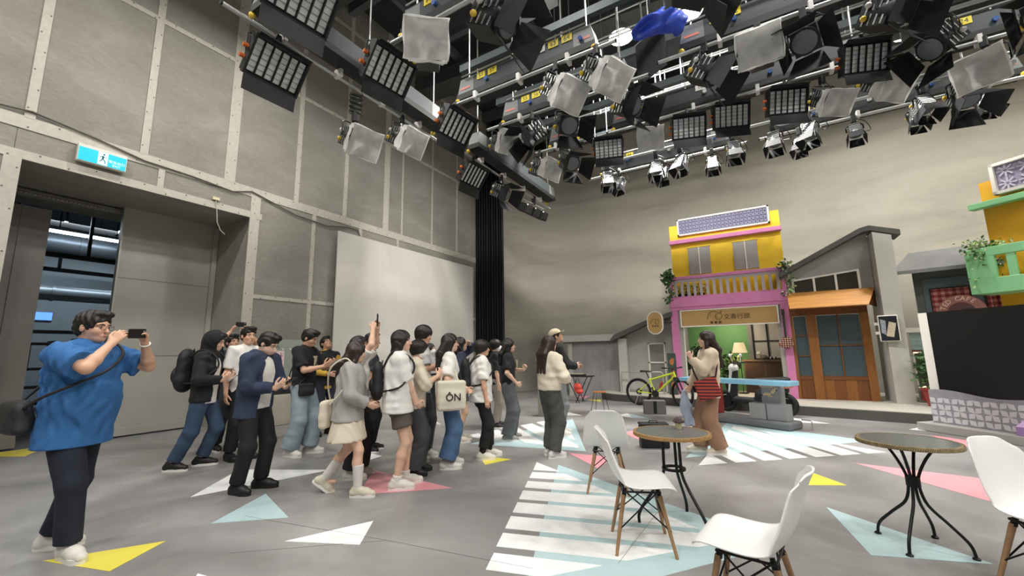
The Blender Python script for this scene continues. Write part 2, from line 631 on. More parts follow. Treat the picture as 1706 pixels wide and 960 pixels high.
def batten(p0, p1, w):
    (y0, z0), (y1, z1) = p0, p1
    mb = MB()
    if abs(y0 - y1) < 1e-6:
        mb.box((XW + 0.004, y0 - w / 2, z0), (XW + 0.03, y0 + w / 2, z1))
        n = int((z1 - z0) / 0.3)
        pts = [(y0 + (w * 0.3 if k % 2 else -w * 0.3), z0 + (k + 0.5) * (z1 - z0) / n) for k in range(n)]
    else:
        mb.box((XW + 0.002, y0, z0 - w / 2), (XW + 0.027, y1, z0 + w / 2))
        n = int((y1 - y0) / 0.3)
        pts = [(y0 + (k + 0.5) * (y1 - y0) / n, z0 + (w * 0.3 if k % 2 else -w * 0.3)) for k in range(n)]
    mb.mat(1)
    for (a, b) in pts:
        mb.cyl((XW + 0.026, a, b), (XW + 0.033, a, b), 0.012, n=6)
    return mb.build('cover_batten', [M_STRIP, mat('bolt_dark', '6a665d', 0.5, 0.3)], wall_left)


for y in ycols[1:-1]:
    batten((y, 4.86), (y, 11), 0.2 if y in (3.83, 7.83) else (0.07 if y in (9.74, 11.02, 8.44) else 0.11))
for z, wd in ((7.46, 0.09), (10.14, 0.09)):
    batten((-1.4, z), (12.3, z), wd)
batten((-1.4, 4.78), (12.3, 4.78), 0.19)
batten((0.9, 4.30), (4.5, 4.30), 0.13)
batten((2.76, 4.36), (2.76, 4.69), 0.09)
batten((1.10, 0.02), (1.10, 4.24), 0.17)
batten((4.36, 0.02), (4.36, 4.69), 0.19)
batten((4.45, 2.62), (12.3, 2.62), 0.08)
for y in (5.68, 7.0, 8.3):
    batten((y, 0.02), (y, 4.69), 0.09)
# concrete plinth along the foot of the wall
struct(B('baseboard_left', (XW + 0.013, 4.47, 0), (XW + 0.16, 6.3, 0.62), mat('concrete_plinth', 'b9b4a6', 0.85, var=0.1, scale=4), bevel=0.02))
# doorway reveal, doors and the head track
rv = MB()
rv.box((-10.3, 4.30, 0), (XW - 0.5, 4.75, 4.9))
rv.box((-11.4, 0.3, 0), (XW - 0.5, 1.02, 4.9))
rv.box((-11.4, 1.02, 4.26), (XW - 0.5, 4.30, 4.9))
struct(rv.build('trim_1', mat('reveal_grey', '96938a', 0.85, var=0.06)))
d1 = struct(B('door_1', (-10.22, 2.72, 0.03), (-10.14, 4.30, 4.26), M_DOOR))
B('bottom_rail', (-10.14, 2.72, 0.03), (-10.11, 4.29, 0.16), M_DOOR, d1)
B('door_edge', (-10.235, 2.70, 0.03), (-10.12, 2.725, 4.24), mat('edge_steel', 'b8b8b2', 0.35, 0.6), d1)
for z in (1.45, 2.9):
    B('door_seam', (-10.14, 2.73, z), (-10.136, 4.29, z + 0.012), M_DARKDOOR, d1)
B('door_post', (-10.14, 4.2, 0.16), (-10.06, 4.29, 4.2), M_DOOR, d1)
d2 = struct(B('door_2', (-10.48, 1.03, 0.03), (-10.40, 1.84, 3.98), M_DARKDOOR))
B('bottom_rail', (-10.40, 1.03, 0.03), (-10.37, 1.84, 0.16), M_DARKDOOR, d2)
B('stiffener', (-10.40, 1.50, 0.16), (-10.385, 1.54, 3.98), M_DARKDOOR, d2)
tr = MB().box((-10.36, 1.05, 4.12), (-10.26, 4.29, 4.22))
for k in range(60):
    y = 1.1 + k * 0.053
    tr.mat(1).cyl((-10.255, y, 4.15), (-10.255, y + 0.03, 4.16), 0.014, n=6)
struct(tr.build('trim_2', [M_DARKDOOR, mat('chain_pale', 'a9a59b', 0.4, 0.5)]))

# the workshop beyond the doorway
bw = MB()
bw.box((-19.2, -4, 0), (-19, 9, 5.6))
bw.box((-19.0, -4.2, 0), (-11.4, -4, 5.6))
bw.box((-19.0, 8.8, 0), (-10.4, 9, 5.6))
struct(bw.build('wall_workshop', mat('workshop_wall', 'b5c2c8', 0.8, var=0.06)))
struct(B('floor_workshop', (-19.2, -4.2, -0.2), (-10.35, 9, 0), mat('workshop_floor', '6f6d6a', 0.6)))
struct(B('ceiling_workshop', (-19.2, -4.2, 5.6), (-10.3, 9, 5.8), mat('workshop_ceiling', '3f474b', 0.9)))
M_DUCT = mat('duct_grey', '9aa6ad', 0.4, 0.5, var=0.05)
M_BLACK = mat('black_paint', '17181a', 0.5, var=0.1)
for (a, b, r_) in (((-14.6, -3, 4.25), (-14.6, 8, 4.25), 0.28), ((-16.4, -3, 3.2), (-16.4, 8, 3.2), 0.2)):
    dd = MB().cyl(a, b, r_, n=16)
    for k in range(8):
        dd.cyl((a[0], -2.5 + k * 1.4, a[2]), (a[0], -2.44 + k * 1.4, a[2]), r_ + 0.02, n=16)
    tag(dd.build('air_duct', M_DUCT, smooth=40), 'pale round air duct under the workshop ceiling, ' + ('the upper one with the wider pipe' if r_ > 0.25 else 'the lower one with the thinner pipe'), 'duct')
fr = MB()
for x in (-13.2, -15.4):
    fr.bar((x, -3, 4.9), (x, 8, 4.9), 0.1, 0.14)
    fr.bar((x, -3, 3.7), (x, 8, 3.7), 0.08, 0.1)
    for k in range(8):
        y = -2.6 + k * 1.4
        fr.bar((x, y, 3.7), (x, y, 5.55), 0.06, 0.06)
for k in range(5):
    fr.bar((-13.2, -2 + k * 2, 4.9), (-15.4, -2 + k * 2, 4.9), 0.06, 0.08)
tag(fr.build('steel_gantry', M_BLACK), 'black steel hanger gantry below the workshop ceiling', 'gantry')
for k, (x, y, z) in enumerate([(-13.8, 3.1, 4.35), (-17.2, 4.6, 4.4)]):
    t = thing('tube_light', 'lit white tube lamp hanging in the workshop, ' + ('before the upper air duct' if k == 0 else 'far back near the end wall'), 'lamp', (x, y, z))
    B('housing', (-0.09, -0.75, 0.03), (0.09, 0.75, 0.1), M_DUCT, t)
    MB().cyl((0, -0.72, 0), (0, 0.72, 0), 0.03, n=8).build('tube', mat('tube_glow', 'e6f1ff', emit=14, var=0), t)
    for yy in (-0.5, 0.5):
        MB().cyl((0, yy, 0.1), (0, yy, 1.2), 0.01, n=5).build('hanger', M_BLACK, t)
ld = bpy.data.lights.new('workshop_lamp', 'AREA')
ld.shape = 'RECTANGLE'
ld.size, ld.size_y = 0.2, 3.0
ld.energy = 160
ld.color = (0.82, 0.92, 1.0)
lo = bpy.data.objects.new('workshop_lamp', ld)
COL.objects.link(lo)
lo.location = (-15.4, 3.6, 5.0)
t = thing('exit_sign', 'small glowing blue sign on the far workshop wall', 'sign', (-18.95, 3.3, 2.75))
B('sign_case', (-0.04, -0.42, -0.14), (0.02, 0.42, 0.14), M_DUCT, t)
B('sign_face', (0.02, -0.4, -0.12), (0.03, 0.4, 0.12), mat('sign_blue', '4f7fe8', emit=2.2, var=0), t)
rk = thing('storage_rack', 'dark metal rack stacked with flats in the workshop', 'rack', (-13.2, 3.4, 0))
for y in (-1.3, 0.0, 1.3):
    B('upright', (-0.3, y - 0.03, 0), (-0.24, y + 0.03, 2.05), M_BLACK, rk)
    B('upright', (0.24, y - 0.03, 0), (0.3, y + 0.03, 2.05), M_BLACK, rk)
for z in (0.5, 1.2, 1.98):
    B('shelf', (-0.32, -1.35, z), (0.32, 1.35, z + 0.05), M_BLACK, rk)
for k in range(7):
    y = -1.15 + k * 0.36
    o = B('stored_flat', (-0.22, y, 0.005), (0.22, y + 0.06, 0.5 + 0.06 * (k % 3)), mat('maroon_board', '4a2a2a', 0.7), None)
    o.location = (-13.2, 3.4, 1.25)
    tag(o, 'dark maroon board standing on the workshop rack', 'board', 'boards on the workshop rack')
rl = thing('guard_rail', 'black pipe guard rail standing inside the workshop doorway', 'rail', (-12.0, 2.6, 0))
for y in (-1.2, -0.1, 1.0):
    MB().cyl((0, y, 0), (0, y, 1.75), 0.03, n=8).build('post', M_BLACK, rl)
for z in (0.9, 1.72):
    MB().cyl((0, -1.25, z), (0, 1.05, z), 0.028, n=8).build('rail', M_BLACK, rl)

# painted cyclorama sweeping round the back of the set
path = []
for k in range(13):
    a = R(180 - k * 7.5)
    path.append((-5.6 + 2.55 * math.cos(a), 12.35 + 2.5 * math.sin(a)))
path += [(-5.0, 14.87), (0, 14.9), (5.2, 14.9)]
for k in range(1, 13):
    a = R(90 - k * 7.5)
    path.append((5.6 + 4.0 * math.cos(a), 10.9 + 4.0 * math.sin(a)))
path.append((9.6, 3.0))
cy = MB()
n_ = len(path)
CYC_H = 9.6
nrm = []
for i in range(n_):
    a, b = Vector(path[max(i - 1, 0)]), Vector(path[min(i + 1, n_ - 1)])
    d = (b - a).normalized()
    nrm.append(Vector((-d.y, d.x)))
vs = []
for i in range(n_):
    o = Vector(path[i]) + nrm[i] * 0.15
    vs += [(path[i][0], path[i][1], 0), (path[i][0], path[i][1], CYC_H), (o.x, o.y, CYC_H), (o.x, o.y, 0)]
fs = []
for i in range(n_ - 1):
    a, b = i * 4, i * 4 + 4
    fs += [(a, b, b + 1, a + 1), (a + 1, b + 1, b + 2, a + 2), (a + 2, b + 2, b + 3, a + 3), (a + 3, b + 3, b, a)]
fs += [(0, 1, 2, 3), ((n_ - 1) * 4 + 3, (n_ - 1) * 4 + 2, (n_ - 1) * 4 + 1, (n_ - 1) * 4)]
struct(cy.add(vs, fs).build('wall_cyclorama', M_CYC, smooth=30))
# outer shell behind it, the right, the rear, and the roof
M_SHELL = mat('shell_wall', '77746d', 0.9, var=0.06)
struct(B('wall_back', (-9.3, 16.2, 0), (12.2, 16.4, 11), M_SHELL))
struct(B('wall_right', (12.0, -7, 0), (12.2, 16.2, 11), M_SHELL))
struct(B('wall_rear', (-9.3, -7.2, 0), (12.2, -7, 11), M_SHELL))
struct(B('wall_corner', (-9.3, 12.9, 0), (-9.1, 16.2, 11), M_SHELL))
ceiling = struct(B('ceiling', (-9.3, -7.2, 11), (12.2, 16.4, 11.2), M_CEIL))
for k in range(9):
    y = -2 + k * 2.1
    MB().bar((-8.79, y, 10.75), (12, y, 10.75), 0.18, 0.4).build('roof_beam', M_STEEL, ceiling)
for k in range(8):
    x = -7.2 + k * 2.5
    MB().bar((x, -7, 10.4), (x, 16.2, 10.4), 0.12, 0.25).build('roof_beam', M_STEEL, ceiling)
for k in range(4):
    MB().bar((-8.79, 1 + k * 4.1, 9.9), (12, 2.4 + k * 4.1, 9.9), 0.7, 0.45).build('roof_duct', mat('duct_dark', '565c5c', 0.5, 0.3), ceiling)

# stage curtain in the corner
cv = MB()
pts = []
N_ = 120
for k in range(N_ + 1):
    t_ = k / N_
    pts.append((-8.76 + 1.20 * t_, 12.15 + 0.07 * math.sin(t_ * 2 * PI * 11) + 0.02 * math.sin(t_ * 37)))
vs = []
for (x, y) in pts:
    vs += [(x, y, 0.03), (x, y, 9.3), (x, y + 0.012, 9.3), (x, y + 0.012, 0.03)]
fs = []
for k in range(N_):
    a, b = 4 * k, 4 * k + 4
    fs += [(a, b, b + 1, a + 1), (a + 2, b + 2, b + 3, a + 3), (a + 1, b + 1, b + 2, a + 2), (a + 3, b + 3, b, a)]
ct = thing('stage_curtain', 'floor-length black pleated stage curtain in the studio corner', 'curtain', (0, 0, 0))
cv.add(vs, fs).build('drape', mat('black_velvet', '14161f', 0.7, var=0.1), ct, smooth=60)
MB().cyl((-8.76, 12.16, 9.33), (-7.5, 12.16, 9.33), 0.03, n=8).build('curtain_rail', M_STEEL, ct)

# exit sign over the doorway, loose cable, junction box
es = thing('exit_sign', 'glowing turquoise emergency exit sign above the tall doorway', 'sign', (XW + 0.035, 1.98, 4.555))
B('sign_case', (0, -0.285, -0.135), (0.09, 0.285, 0.135), mat('sign_case_white', 'dcd8cf', 0.5, var=0), es)
B('sign_face', (0.09, -0.275, -0.125), (0.096, 0.275, 0.085), mat('sign_turquoise', '0fa9bd', emit=0.55, var=0, ecol='10c4da'), es)
B('pictogram_panel', (0.096, -0.06, -0.12), (0.098, 0.055, 0.08), mat('sign_pale', 'cdf6ff', emit=0.8, var=0), es)
rm = MB()
Mx = facing((0.0985, 0, -0.02), (1, 0, 0))
MG = mat('pictogram_green', '0f5a6a', 0.5, var=0)
for a, b, w_ in (((0.0, 0.045), (-0.006, 0.0), 0.026), ((-0.006, 0.0), (0.02, -0.03), 0.014), ((0.02, -0.03), (0.028, -0.075), 0.012), ((-0.006, 0.0), (-0.02, -0.035), 0.014),
                 ((-0.02, -0.035), (-0.045, -0.055), 0.012), ((0.0, 0.04), (0.03, 0.025), 0.01), ((0.03, 0.025), (0.042, 0.04), 0.009), ((0.0, 0.04), (-0.03, 0.03), 0.01), ((-0.03, 0.03), (-0.04, 0.01), 0.009)):
    A3, B3 = Mx @ Vector((a[0], a[1], 0)), Mx @ Vector((b[0], b[1], 0))
    rm.bar(A3, B3, w_, 0.001, up=(1, 0, 0))
rm.cyl(Mx @ Vector((0.006, 0.07, -0.0005)), Mx @ Vector((0.006, 0.07, 0.0008)), 0.014, n=12)
rm.build('running_figure', MG, es)
text('sign_text', '緊急出口', 0.05, facing((0.0975, 0.165, -0.035), (1, 0, 0)), MATS['sign_pale'], es, 0.001)
text('sign_text', 'EXIT', 0.05, facing((0.0975, 0.165, -0.09), (1, 0, 0)), MATS['sign_pale'], es, 0.001)
cb = [(XW + 0.05, -1.2, 4.3), (XW + 0.05, 0.4, 4.55), (XW + 0.05, 0.9, 4.92), (XW + 0.05, 1.2, 4.96), (XW + 0.05, 1.9, 4.86), (XW + 0.05, 2.5, 4.74), (XW + 0.05, 3.2, 4.72), (XW + 0.05, 3.9, 4.66), (XW + 0.05, 4.25, 4.78), (XW + 0.05, 5.2, 4.55), (XW + 0.05, 6.0, 4.5), (XW + 0.05, 6.6, 4.62), (XW + 0.05, 6.9, 4.62), (XW + 0.05, 7.0, 4.4)]
tag(MB().tube(cb, 0.014, 6).build('wall_cable', mat('cable_grey', '6b675d', 0.6, var=0.05), smooth=60), 'thin dark cable sagging along the pale wall above the doorway', 'cable')
jb = thing('junction_box', 'small cream box with a dangling cord above the doorway', 'box', (XW + 0.03, 3.62, 4.42))
B('cover', (0, -0.06, -0.03), (0.04, 0.06, 0.03), mat('cream_plastic', 'd8cfa9', 0.5, var=0), jb, bevel=0.006)
MB().tube([(0.02, 0, -0.03), (0.03, 0.03, -0.25), (0.03, 0.05, -0.45), (0.03, 0.12, -0.6), (0.03, 0.2, -0.66)], 0.008, 5).build('cord', mat('cord_pale', 'b9b5a6', 0.6, var=0), jb, smooth=60)

# large pale board standing against the wall
wb = thing('scenery_board', 'large plain off-white board leaning against the left wall', 'board', (XW + 0.2, 6.2, 0))
MB().prism([(0, 0), (5.5, 0), (5.5, 4.42), (0, 4.40)], 0.03, Matrix(((0, 0, 1, 0), (1, 0, 0, 0), (0, 1, 0, 0), (0, 0, 0, 1)))).build('face_sheet', mat_clouds('board_white', 'c0bdb6', 'd0cdc6', 'd6d3cc', scale=0.5, stretch=(1, 1, 0.5), bump=0.02, fine=0.02), wb)
for y in (0.03, 1.8, 3.6, 5.4):
    B('back_brace', (-0.05, y, 0), (0, y + 0.06, 4.38), mat('pine_brace', '8f7a58', 0.8), wb)
# wall box with a red paper notice
wbx = thing('wall_cabinet', 'grey green electrical cabinet on the left wall by the doorway', 'cabinet', (XW + 0.02, 5.15, 1.2))
B('cabinet_body', (0, -0.55, -0.5), (0.14, 0.55, 0.55), mat('cabinet_green', '9aa39a', 0.5, var=0.05), wbx, bevel=0.01)
B('cabinet_door', (0.14, -0.5, -0.45), (0.155, 0.5, 0.5), mat('cabinet_green', '9aa39a'), wbx, bevel=0.005)
for k in range(3):
    MB().cyl((0.155, -0.1 + k * 0.16, 0.35), (0.175, -0.1 + k * 0.16, 0.35), 0.02, n=8).build('knob', mat('sign_case_white', 'dcd8cf'), wbx)
nt_ = thing('paper_notice', 'pink and white paper notice taped on the electrical cabinet', 'notice', (XW + 0.18, 4.93, 1.32))
B('sheet', (0, -0.16, -0.2), (0.004, 0.16, 0.2), mat('notice_paper', 'e9d3d3', 0.7, var=0), nt_)
gl = MB()
for k in range(3):
    gl.box((0.004, -0.13, -0.15 + k * 0.12), (0.006, 0.13, -0.135 + k * 0.12))
    gl.box((0.004, -0.12 + k * 0.1, -0.16), (0.006, -0.105 + k * 0.1, 0.16))
gl.build('printed_grid', mat('notice_red', 'c8506a', 0.7, var=0), nt_)

# ================================================================== people: implicit surfaces turned into meshes
def V(*a):
    return np.array(a, np.float64)


def unit(v):
    v = np.asarray(v, np.float64)
    return v / max(np.linalg.norm(v), 1e-9)


class Sdf:
    def __init__(s, h):
        s.h = h
        s.ops = []
        s.post = []

    def cone(s, a, b, ra, rb, k=0.02, q=1.0, ax=None, ca=False, cb=False, op='u'):
        s.ops.append(('c', V(*a), V(*b), ra, rb, k, q, None if ax is None else unit(ax), ca, cb, op))
        return s

    def ell(s, c, r, M=None, k=0.02, op='u'):
        s.ops.append(('e', V(*c), V(*r), np.eye(3) if M is None else M, k, op))
        return s

    def rbox(s, c, hs, M, rad, k=0.02, op='u'):
        s.ops.append(('b', V(*c), V(*hs), M, rad, k, op))
        return s

    def half(s, p, n):
        s.post.append(('h', V(*p), unit(n)))
        return s

    def fold(s, amp, wl, seed=0, dirs=None, z0=None):
        s.post.append(('n', amp, wl, seed, dirs, z0))
        return s

    def run(s):
        h = s.h
        lo, hi = V(9, 9, 9), V(-9, -9, -9)
        for o in s.ops:
            if o[-1] != 'u':
                continue
            if o[0] == 'b':
                e = np.abs(o[3]) @ o[2]
                lo = np.minimum(lo, o[1] - e)
                hi = np.maximum(hi, o[1] + e)
            elif o[0] == 'c':
                r = max(o[3], o[4])
                lo = np.minimum(lo, np.minimum(o[1], o[2]) - r)
                hi = np.maximum(hi, np.maximum(o[1], o[2]) + r)
            else:
                e = np.sqrt(((o[3] * o[2]) ** 2).sum(1))
                lo = np.minimum(lo, o[1] - e)
                hi = np.maximum(hi, o[1] + e)
        lo -= 3 * h + 0.012
        hi += 3 * h + 0.012
        n = np.ceil((hi - lo) / h).astype(int) + 1
        ax = [(lo[i] + h * np.arange(n[i])).astype(np.float32) for i in range(3)]
        D = np.full(n, 0.2, np.float32)
        for o in s.ops:
            if o[0] == 'c':
                _, a, b, ra, rb, k, q, fx, ca, cb, op = o
                r = max(ra, rb)
                l2, h2 = np.minimum(a, b) - r, np.maximum(a, b) + r
            elif o[0] == 'b':
                _, c, rr, Mx, rad, k, op = o
                e = np.abs(Mx) @ rr
                l2, h2 = c - e, c + e
            else:
                _, c, rr, Mx, k, op = o
                e = np.sqrt(((Mx * rr) ** 2).sum(1))
                l2, h2 = c - e, c + e
            pad = k + 2.5 * h + 0.01
            i0 = np.clip(np.floor((l2 - pad - lo) / h).astype(int), 0, n - 1)
            i1 = np.clip(np.ceil((h2 + pad - lo) / h).astype(int) + 1, 1, n)
            sl = tuple(slice(i0[i], i1[i]) for i in range(3))
            if any(i1[i] <= i0[i] for i in range(3)):
                continue
            X = ax[0][sl[0]][:, None, None]
            Y = ax[1][sl[1]][None, :, None]
            Z = ax[2][sl[2]][None, None, :]
            if o[0] == 'c':
                px, py, pz = X - np.float32(a[0]), Y - np.float32(a[1]), Z - np.float32(a[2])
                d = b - a
                if q != 1.0:
                    t = (px * np.float32(fx[0]) + py * np.float32(fx[1]) + pz * np.float32(fx[2])) * np.float32(q - 1)
                    px, py, pz = px + t * np.float32(fx[0]), py + t * np.float32(fx[1]), pz + t * np.float32(fx[2])
                    d = d + fx * (d @ fx) * (q - 1)
                L2 = max(d @ d, 1e-9)
                t0 = (px * np.float32(d[0]) + py * np.float32(d[1]) + pz * np.float32(d[2])) / np.float32(L2)
                t = np.clip(t0, 0, 1)
                dd = np.sqrt((px - t * np.float32(d[0])) ** 2 + (py - t * np.float32(d[1])) ** 2 + (pz - t * np.float32(d[2])) ** 2) - (ra + (rb - ra) * t)
                L = math.sqrt(L2)
                if ca:
                    dd = np.maximum(dd, -t0 * L)
                if cb:
                    dd = np.maximum(dd, (t0 - 1) * L)
            elif o[0] == 'b':
                px, py, pz = X - np.float32(c[0]), Y - np.float32(c[1]), Z - np.float32(c[2])
                out = 0
                ins = None
                for i in range(3):
                    u = np.abs(px * np.float32(Mx[0, i]) + py * np.float32(Mx[1, i]) + pz * np.float32(Mx[2, i])) - np.float32(rr[i] - rad)
                    out = out + np.maximum(u, 0) ** 2
                    ins = u if ins is None else np.maximum(ins, u)
                dd = np.sqrt(out) + np.minimum(ins, 0) - rad
            else:
                px, py, pz = X - np.float32(c[0]), Y - np.float32(c[1]), Z - np.float32(c[2])
                k0 = 0
                k1 = 0
                for i in range(3):
                    u = px * np.float32(Mx[0, i]) + py * np.float32(Mx[1, i]) + pz * np.float32(Mx[2, i])
                    k0 = k0 + (u / rr[i]) ** 2
                    k1 = k1 + (u / rr[i] ** 2) ** 2
                k0 = np.sqrt(k0)
                k1 = np.sqrt(k1) + 1e-6
                dd = k0 * (k0 - 1) / k1
            cur = D[sl]
            if op == 'u':
                hh = np.maximum(k - np.abs(cur - dd), 0) / k
                D[sl] = np.minimum(cur, dd) - hh * hh * (k / 4)
            else:
                dd = -dd
                hh = np.maximum(k - np.abs(cur - dd), 0) / k
                D[sl] = np.maximum(cur, dd) + hh * hh * (k / 4)
        X, Y, Z = ax[0][:, None, None], ax[1][None, :, None], ax[2][None, None, :]
        for p in s.post:
            if p[0] == 'h':
                D = np.maximum(D, (X - np.float32(p[1][0])) * np.float32(p[2][0]) + (Y - np.float32(p[1][1])) * np.float32(p[2][1]) + (Z - np.float32(p[1][2])) * np.float32(p[2][2]))
            else:
                rg = np.random.RandomState(p[3])
                acc = 0
                for j in range(3):
                    dv = unit(rg.normal(size=3)) if p[4] is None else unit(np.array(p[4]) + rg.normal(size=3) * 0.25)
                    f = 2 * PI / (p[2] * rg.uniform(0.7, 1.5))
                    wv = np.sin((X * np.float32(dv[0]) + Y * np.float32(dv[1]) + Z * np.float32(dv[2])) * np.float32(f) + np.float32(rg.uniform(0, 6))
                                + np.float32(1.1) * np.sin(Z * np.float32(9 + 5 * j) + Y * np.float32(7)))
                    env = 0.5 + 0.5 * np.sin(X * np.float32(rg.uniform(8, 16)) + Y * np.float32(rg.uniform(8, 16)) + Z * np.float32(rg.uniform(5, 11)) + np.float32(rg.uniform(0, 6)))
                    acc = acc + wv * env
                if p[5] is not None:
                    acc = acc * np.clip((Z - np.float32(p[5])) / np.float32(0.07), 0, 1)
                D = D + np.float32(p[1] * 0.55) * acc.astype(np.float32)
        return nets(D.astype(np.float32), lo, h)


_CO = np.array([[i & 1, (i >> 1) & 1, (i >> 2) & 1] for i in range(8)])
_ED = [(a, b) for a in range(8) for b in range(a + 1, 8) if bin(a ^ b).count('1') == 1]


def nets(D, lo, h):
    s = D < 0
    c = np.zeros([x - 1 for x in D.shape], np.int8)
    for o in _CO:
        c += s[o[0]:D.shape[0] - 1 + o[0], o[1]:D.shape[1] - 1 + o[1], o[2]:D.shape[2] - 1 + o[2]]
    mixed = (c > 0) & (c < 8)
    ijk = np.argwhere(mixed)
    idx = np.full(mixed.shape, -1, np.int32)
    idx[mixed] = np.arange(len(ijk))
    dv = np.stack([D[ijk[:, 0] + o[0], ijk[:, 1] + o[1], ijk[:, 2] + o[2]] for o in _CO], 1)
    pos = np.zeros((len(ijk), 3))
    cnt = np.zeros(len(ijk))
    for a, b in _ED:
        cr = (dv[:, a] < 0) != (dv[:, b] < 0)
        den = dv[:, a] - dv[:, b]
        t = np.where(cr, dv[:, a] / np.where(np.abs(den) < 1e-9, 1e-9, den), 0)
        pos += cr[:, None] * (_CO[a] + t[:, None] * (_CO[b] - _CO[a]))
        cnt += cr
    pos = (pos / cnt[:, None] + ijk) * h + lo
    F = []
    for ax_, (u, v) in ((0, (1, 2)), (1, (2, 0)), (2, (0, 1))):
        sa = [slice(None)] * 3
        sb = [slice(None)] * 3
        sa[ax_] = slice(0, -1)
        sb[ax_] = slice(1, None)
        A, Bq = s[tuple(sa)], s[tuple(sb)]
        e = np.argwhere(A != Bq)
        e = e[(e[:, u] > 0) & (e[:, v] > 0) & (e[:, u] < D.shape[u] - 1) & (e[:, v] < D.shape[v] - 1)]
        if not len(e):
            continue
        q = []
        for du, dv_ in ((1, 1), (0, 1), (0, 0), (1, 0)):
            t = e.copy()
            t[:, u] -= du
            t[:, v] -= dv_
            q.append(idx[t[:, 0], t[:, 1], t[:, 2]])
        q = np.stack(q, 1)
        flip = ~A[e[:, 0], e[:, 1], e[:, 2]]
        q[flip] = q[flip][:, ::-1]
        F.append(q)
    return pos, np.concatenate(F) if F else np.zeros((0, 4), int)


def np_mesh(name, parts, mt, parent, label=None):
    off = 0
    Vs, Fs = [], []
    for v, f in parts:
        Vs.append(v)
        Fs.append(f + off)
        off += len(v)
    v, f = np.concatenate(Vs), np.concatenate(Fs)
    me = bpy.data.meshes.new(name)
    me.vertices.add(len(v))
    me.vertices.foreach_set('co', v.astype(np.float32).ravel())
    me.loops.add(f.size)
    me.loops.foreach_set('vertex_index', f.astype(np.int32).ravel())
    me.polygons.add(len(f))
    me.polygons.foreach_set('loop_start', np.arange(0, f.size, 4, dtype=np.int32))
    me.polygons.foreach_set('use_smooth', np.ones(len(f), bool))
    me.update(calc_edges=True)
    me.materials.append(mt)
    return link(name, me, parent, 0, label)


def ik(a, c, l1, l2, pole):
    d = c - a
    L = np.linalg.norm(d)
    if L > (l1 + l2) * 0.999:
        c = a + d / L * (l1 + l2) * 0.999
        d = c - a
        L = np.linalg.norm(d)
    u = d / L
    x = (l1 * l1 - l2 * l2 + L * L) / (2 * L)
    y = math.sqrt(max(l1 * l1 - x * x, 0))
    p = np.asarray(pole, float) - (np.asarray(pole, float) @ u) * u
    return a + u * x + unit(p) * y, c


def rotm(yaw, pitch, roll):
    """columns: forward, left, up; pitch > 0 looks up"""
    y, p, r = R(yaw), R(pitch), R(roll)
    Rz = np.array([[math.cos(y), -math.sin(y), 0], [math.sin(y), math.cos(y), 0], [0, 0, 1]])
    Ry = np.array([[math.cos(p), 0, -math.sin(p)], [0, 1, 0], [math.sin(p), 0, math.cos(p)]])
    Rx = np.array([[1, 0, 0], [0, math.cos(r), -math.sin(r)], [0, math.sin(r), math.cos(r)]])
    return Rz @ Ry @ Rx


SKIN = {'a': mat('skin_fair', 'e0b79e', 0.5, var=0.04, scale=20), 'b': mat('skin_light', 'd6a88c', 0.5, var=0.04, scale=20), 'c': mat('skin_tan', 'c08f74', 0.5, var=0.04, scale=20)}
M_HAIR = mat('hair_black', '17130f', 0.5, var=0.3, scale=60, stretch=(1, 1, 0.15))
M_HAIRB = mat('hair_brown', '2b1b14', 0.45, var=0.3, scale=60, stretch=(1, 1, 0.15))
M_EYE = mat('eye_white', 'd9d2cc', 0.3, var=0)
M_IRIS = mat('eye_dark', '17100c', 0.25, var=0)
M_LIP = mat('lip', 'b06a62', 0.45, var=0)
M_LENSFRAME = mat('glasses_frame', '1b1b1d', 0.35, var=0)
M_MASK = mat('mask_white', 'eef0f0', 0.75, var=0.02)


def cloth(name, col, rough=0.85, var=0.07):
    return mat(name, col, rough, var=var, scale=9, bump=0.06, bscale=90)


def hand_ops(S, W, F, N, side, sc, curl=25, spread=3.0, thumb=1.0):
    F = unit(F)
    N = unit(np.asarray(N, float) - (np.asarray(N, float) @ F) * F)
    T = np.cross(N, F) * side
    offs = (0.029, 0.010, -0.009, -0.027)
    lens = (0.070, 0.078, 0.072, 0.057)
    for i in range(4):
        kn = W + sc * (F * (0.088 - 0.006 * abs(i - 1)) + T * offs[i])
        S.cone(W + sc * (T * offs[i] * 0.6 - F * 0.005), kn, 0.0135 * sc, 0.0115 * sc, k=0.012)
        ang = R((1.5 - i) * spread)
        d = unit(F * math.cos(ang) + T * math.sin(ang))
        p = kn
        bend = 0
        cu = curl[i] if isinstance(curl, (tuple, list)) else curl
        for j, fr in enumerate((0.45, 0.31, 0.24)):
            bend += R(cu * (0.7, 1.1, 0.8)[j])
            dj = d * math.cos(bend) + N * math.sin(bend)
            p2 = p + dj * lens[i] * fr * sc
            S.cone(p, p2, (0.0092 - 0.0008 * j) * sc, (0.0086 - 0.0009 * j) * sc, k=0.004)
            p = p2
    b0 = W + sc * (F * 0.022 + T * 0.022)
    b1 = b0 + unit(F * 0.65 + T * 0.75 + N * 0.35 * thumb) * 0.042 * sc
    b2 = b1 + unit(F * 0.85 + T * 0.30 + N * 0.45 * thumb) * 0.032 * sc
    b3 = b2 + unit(F * 0.9 + T * 0.05 + N * 0.5 * thumb) * 0.026 * sc
    S.cone(b0, b1, 0.0155 * sc, 0.0115 * sc, k=0.012).cone(b1, b2, 0.0108 * sc, 0.0095 * sc, k=0.004).cone(b2, b3, 0.0095 * sc, 0.0078 * sc, k=0.004)


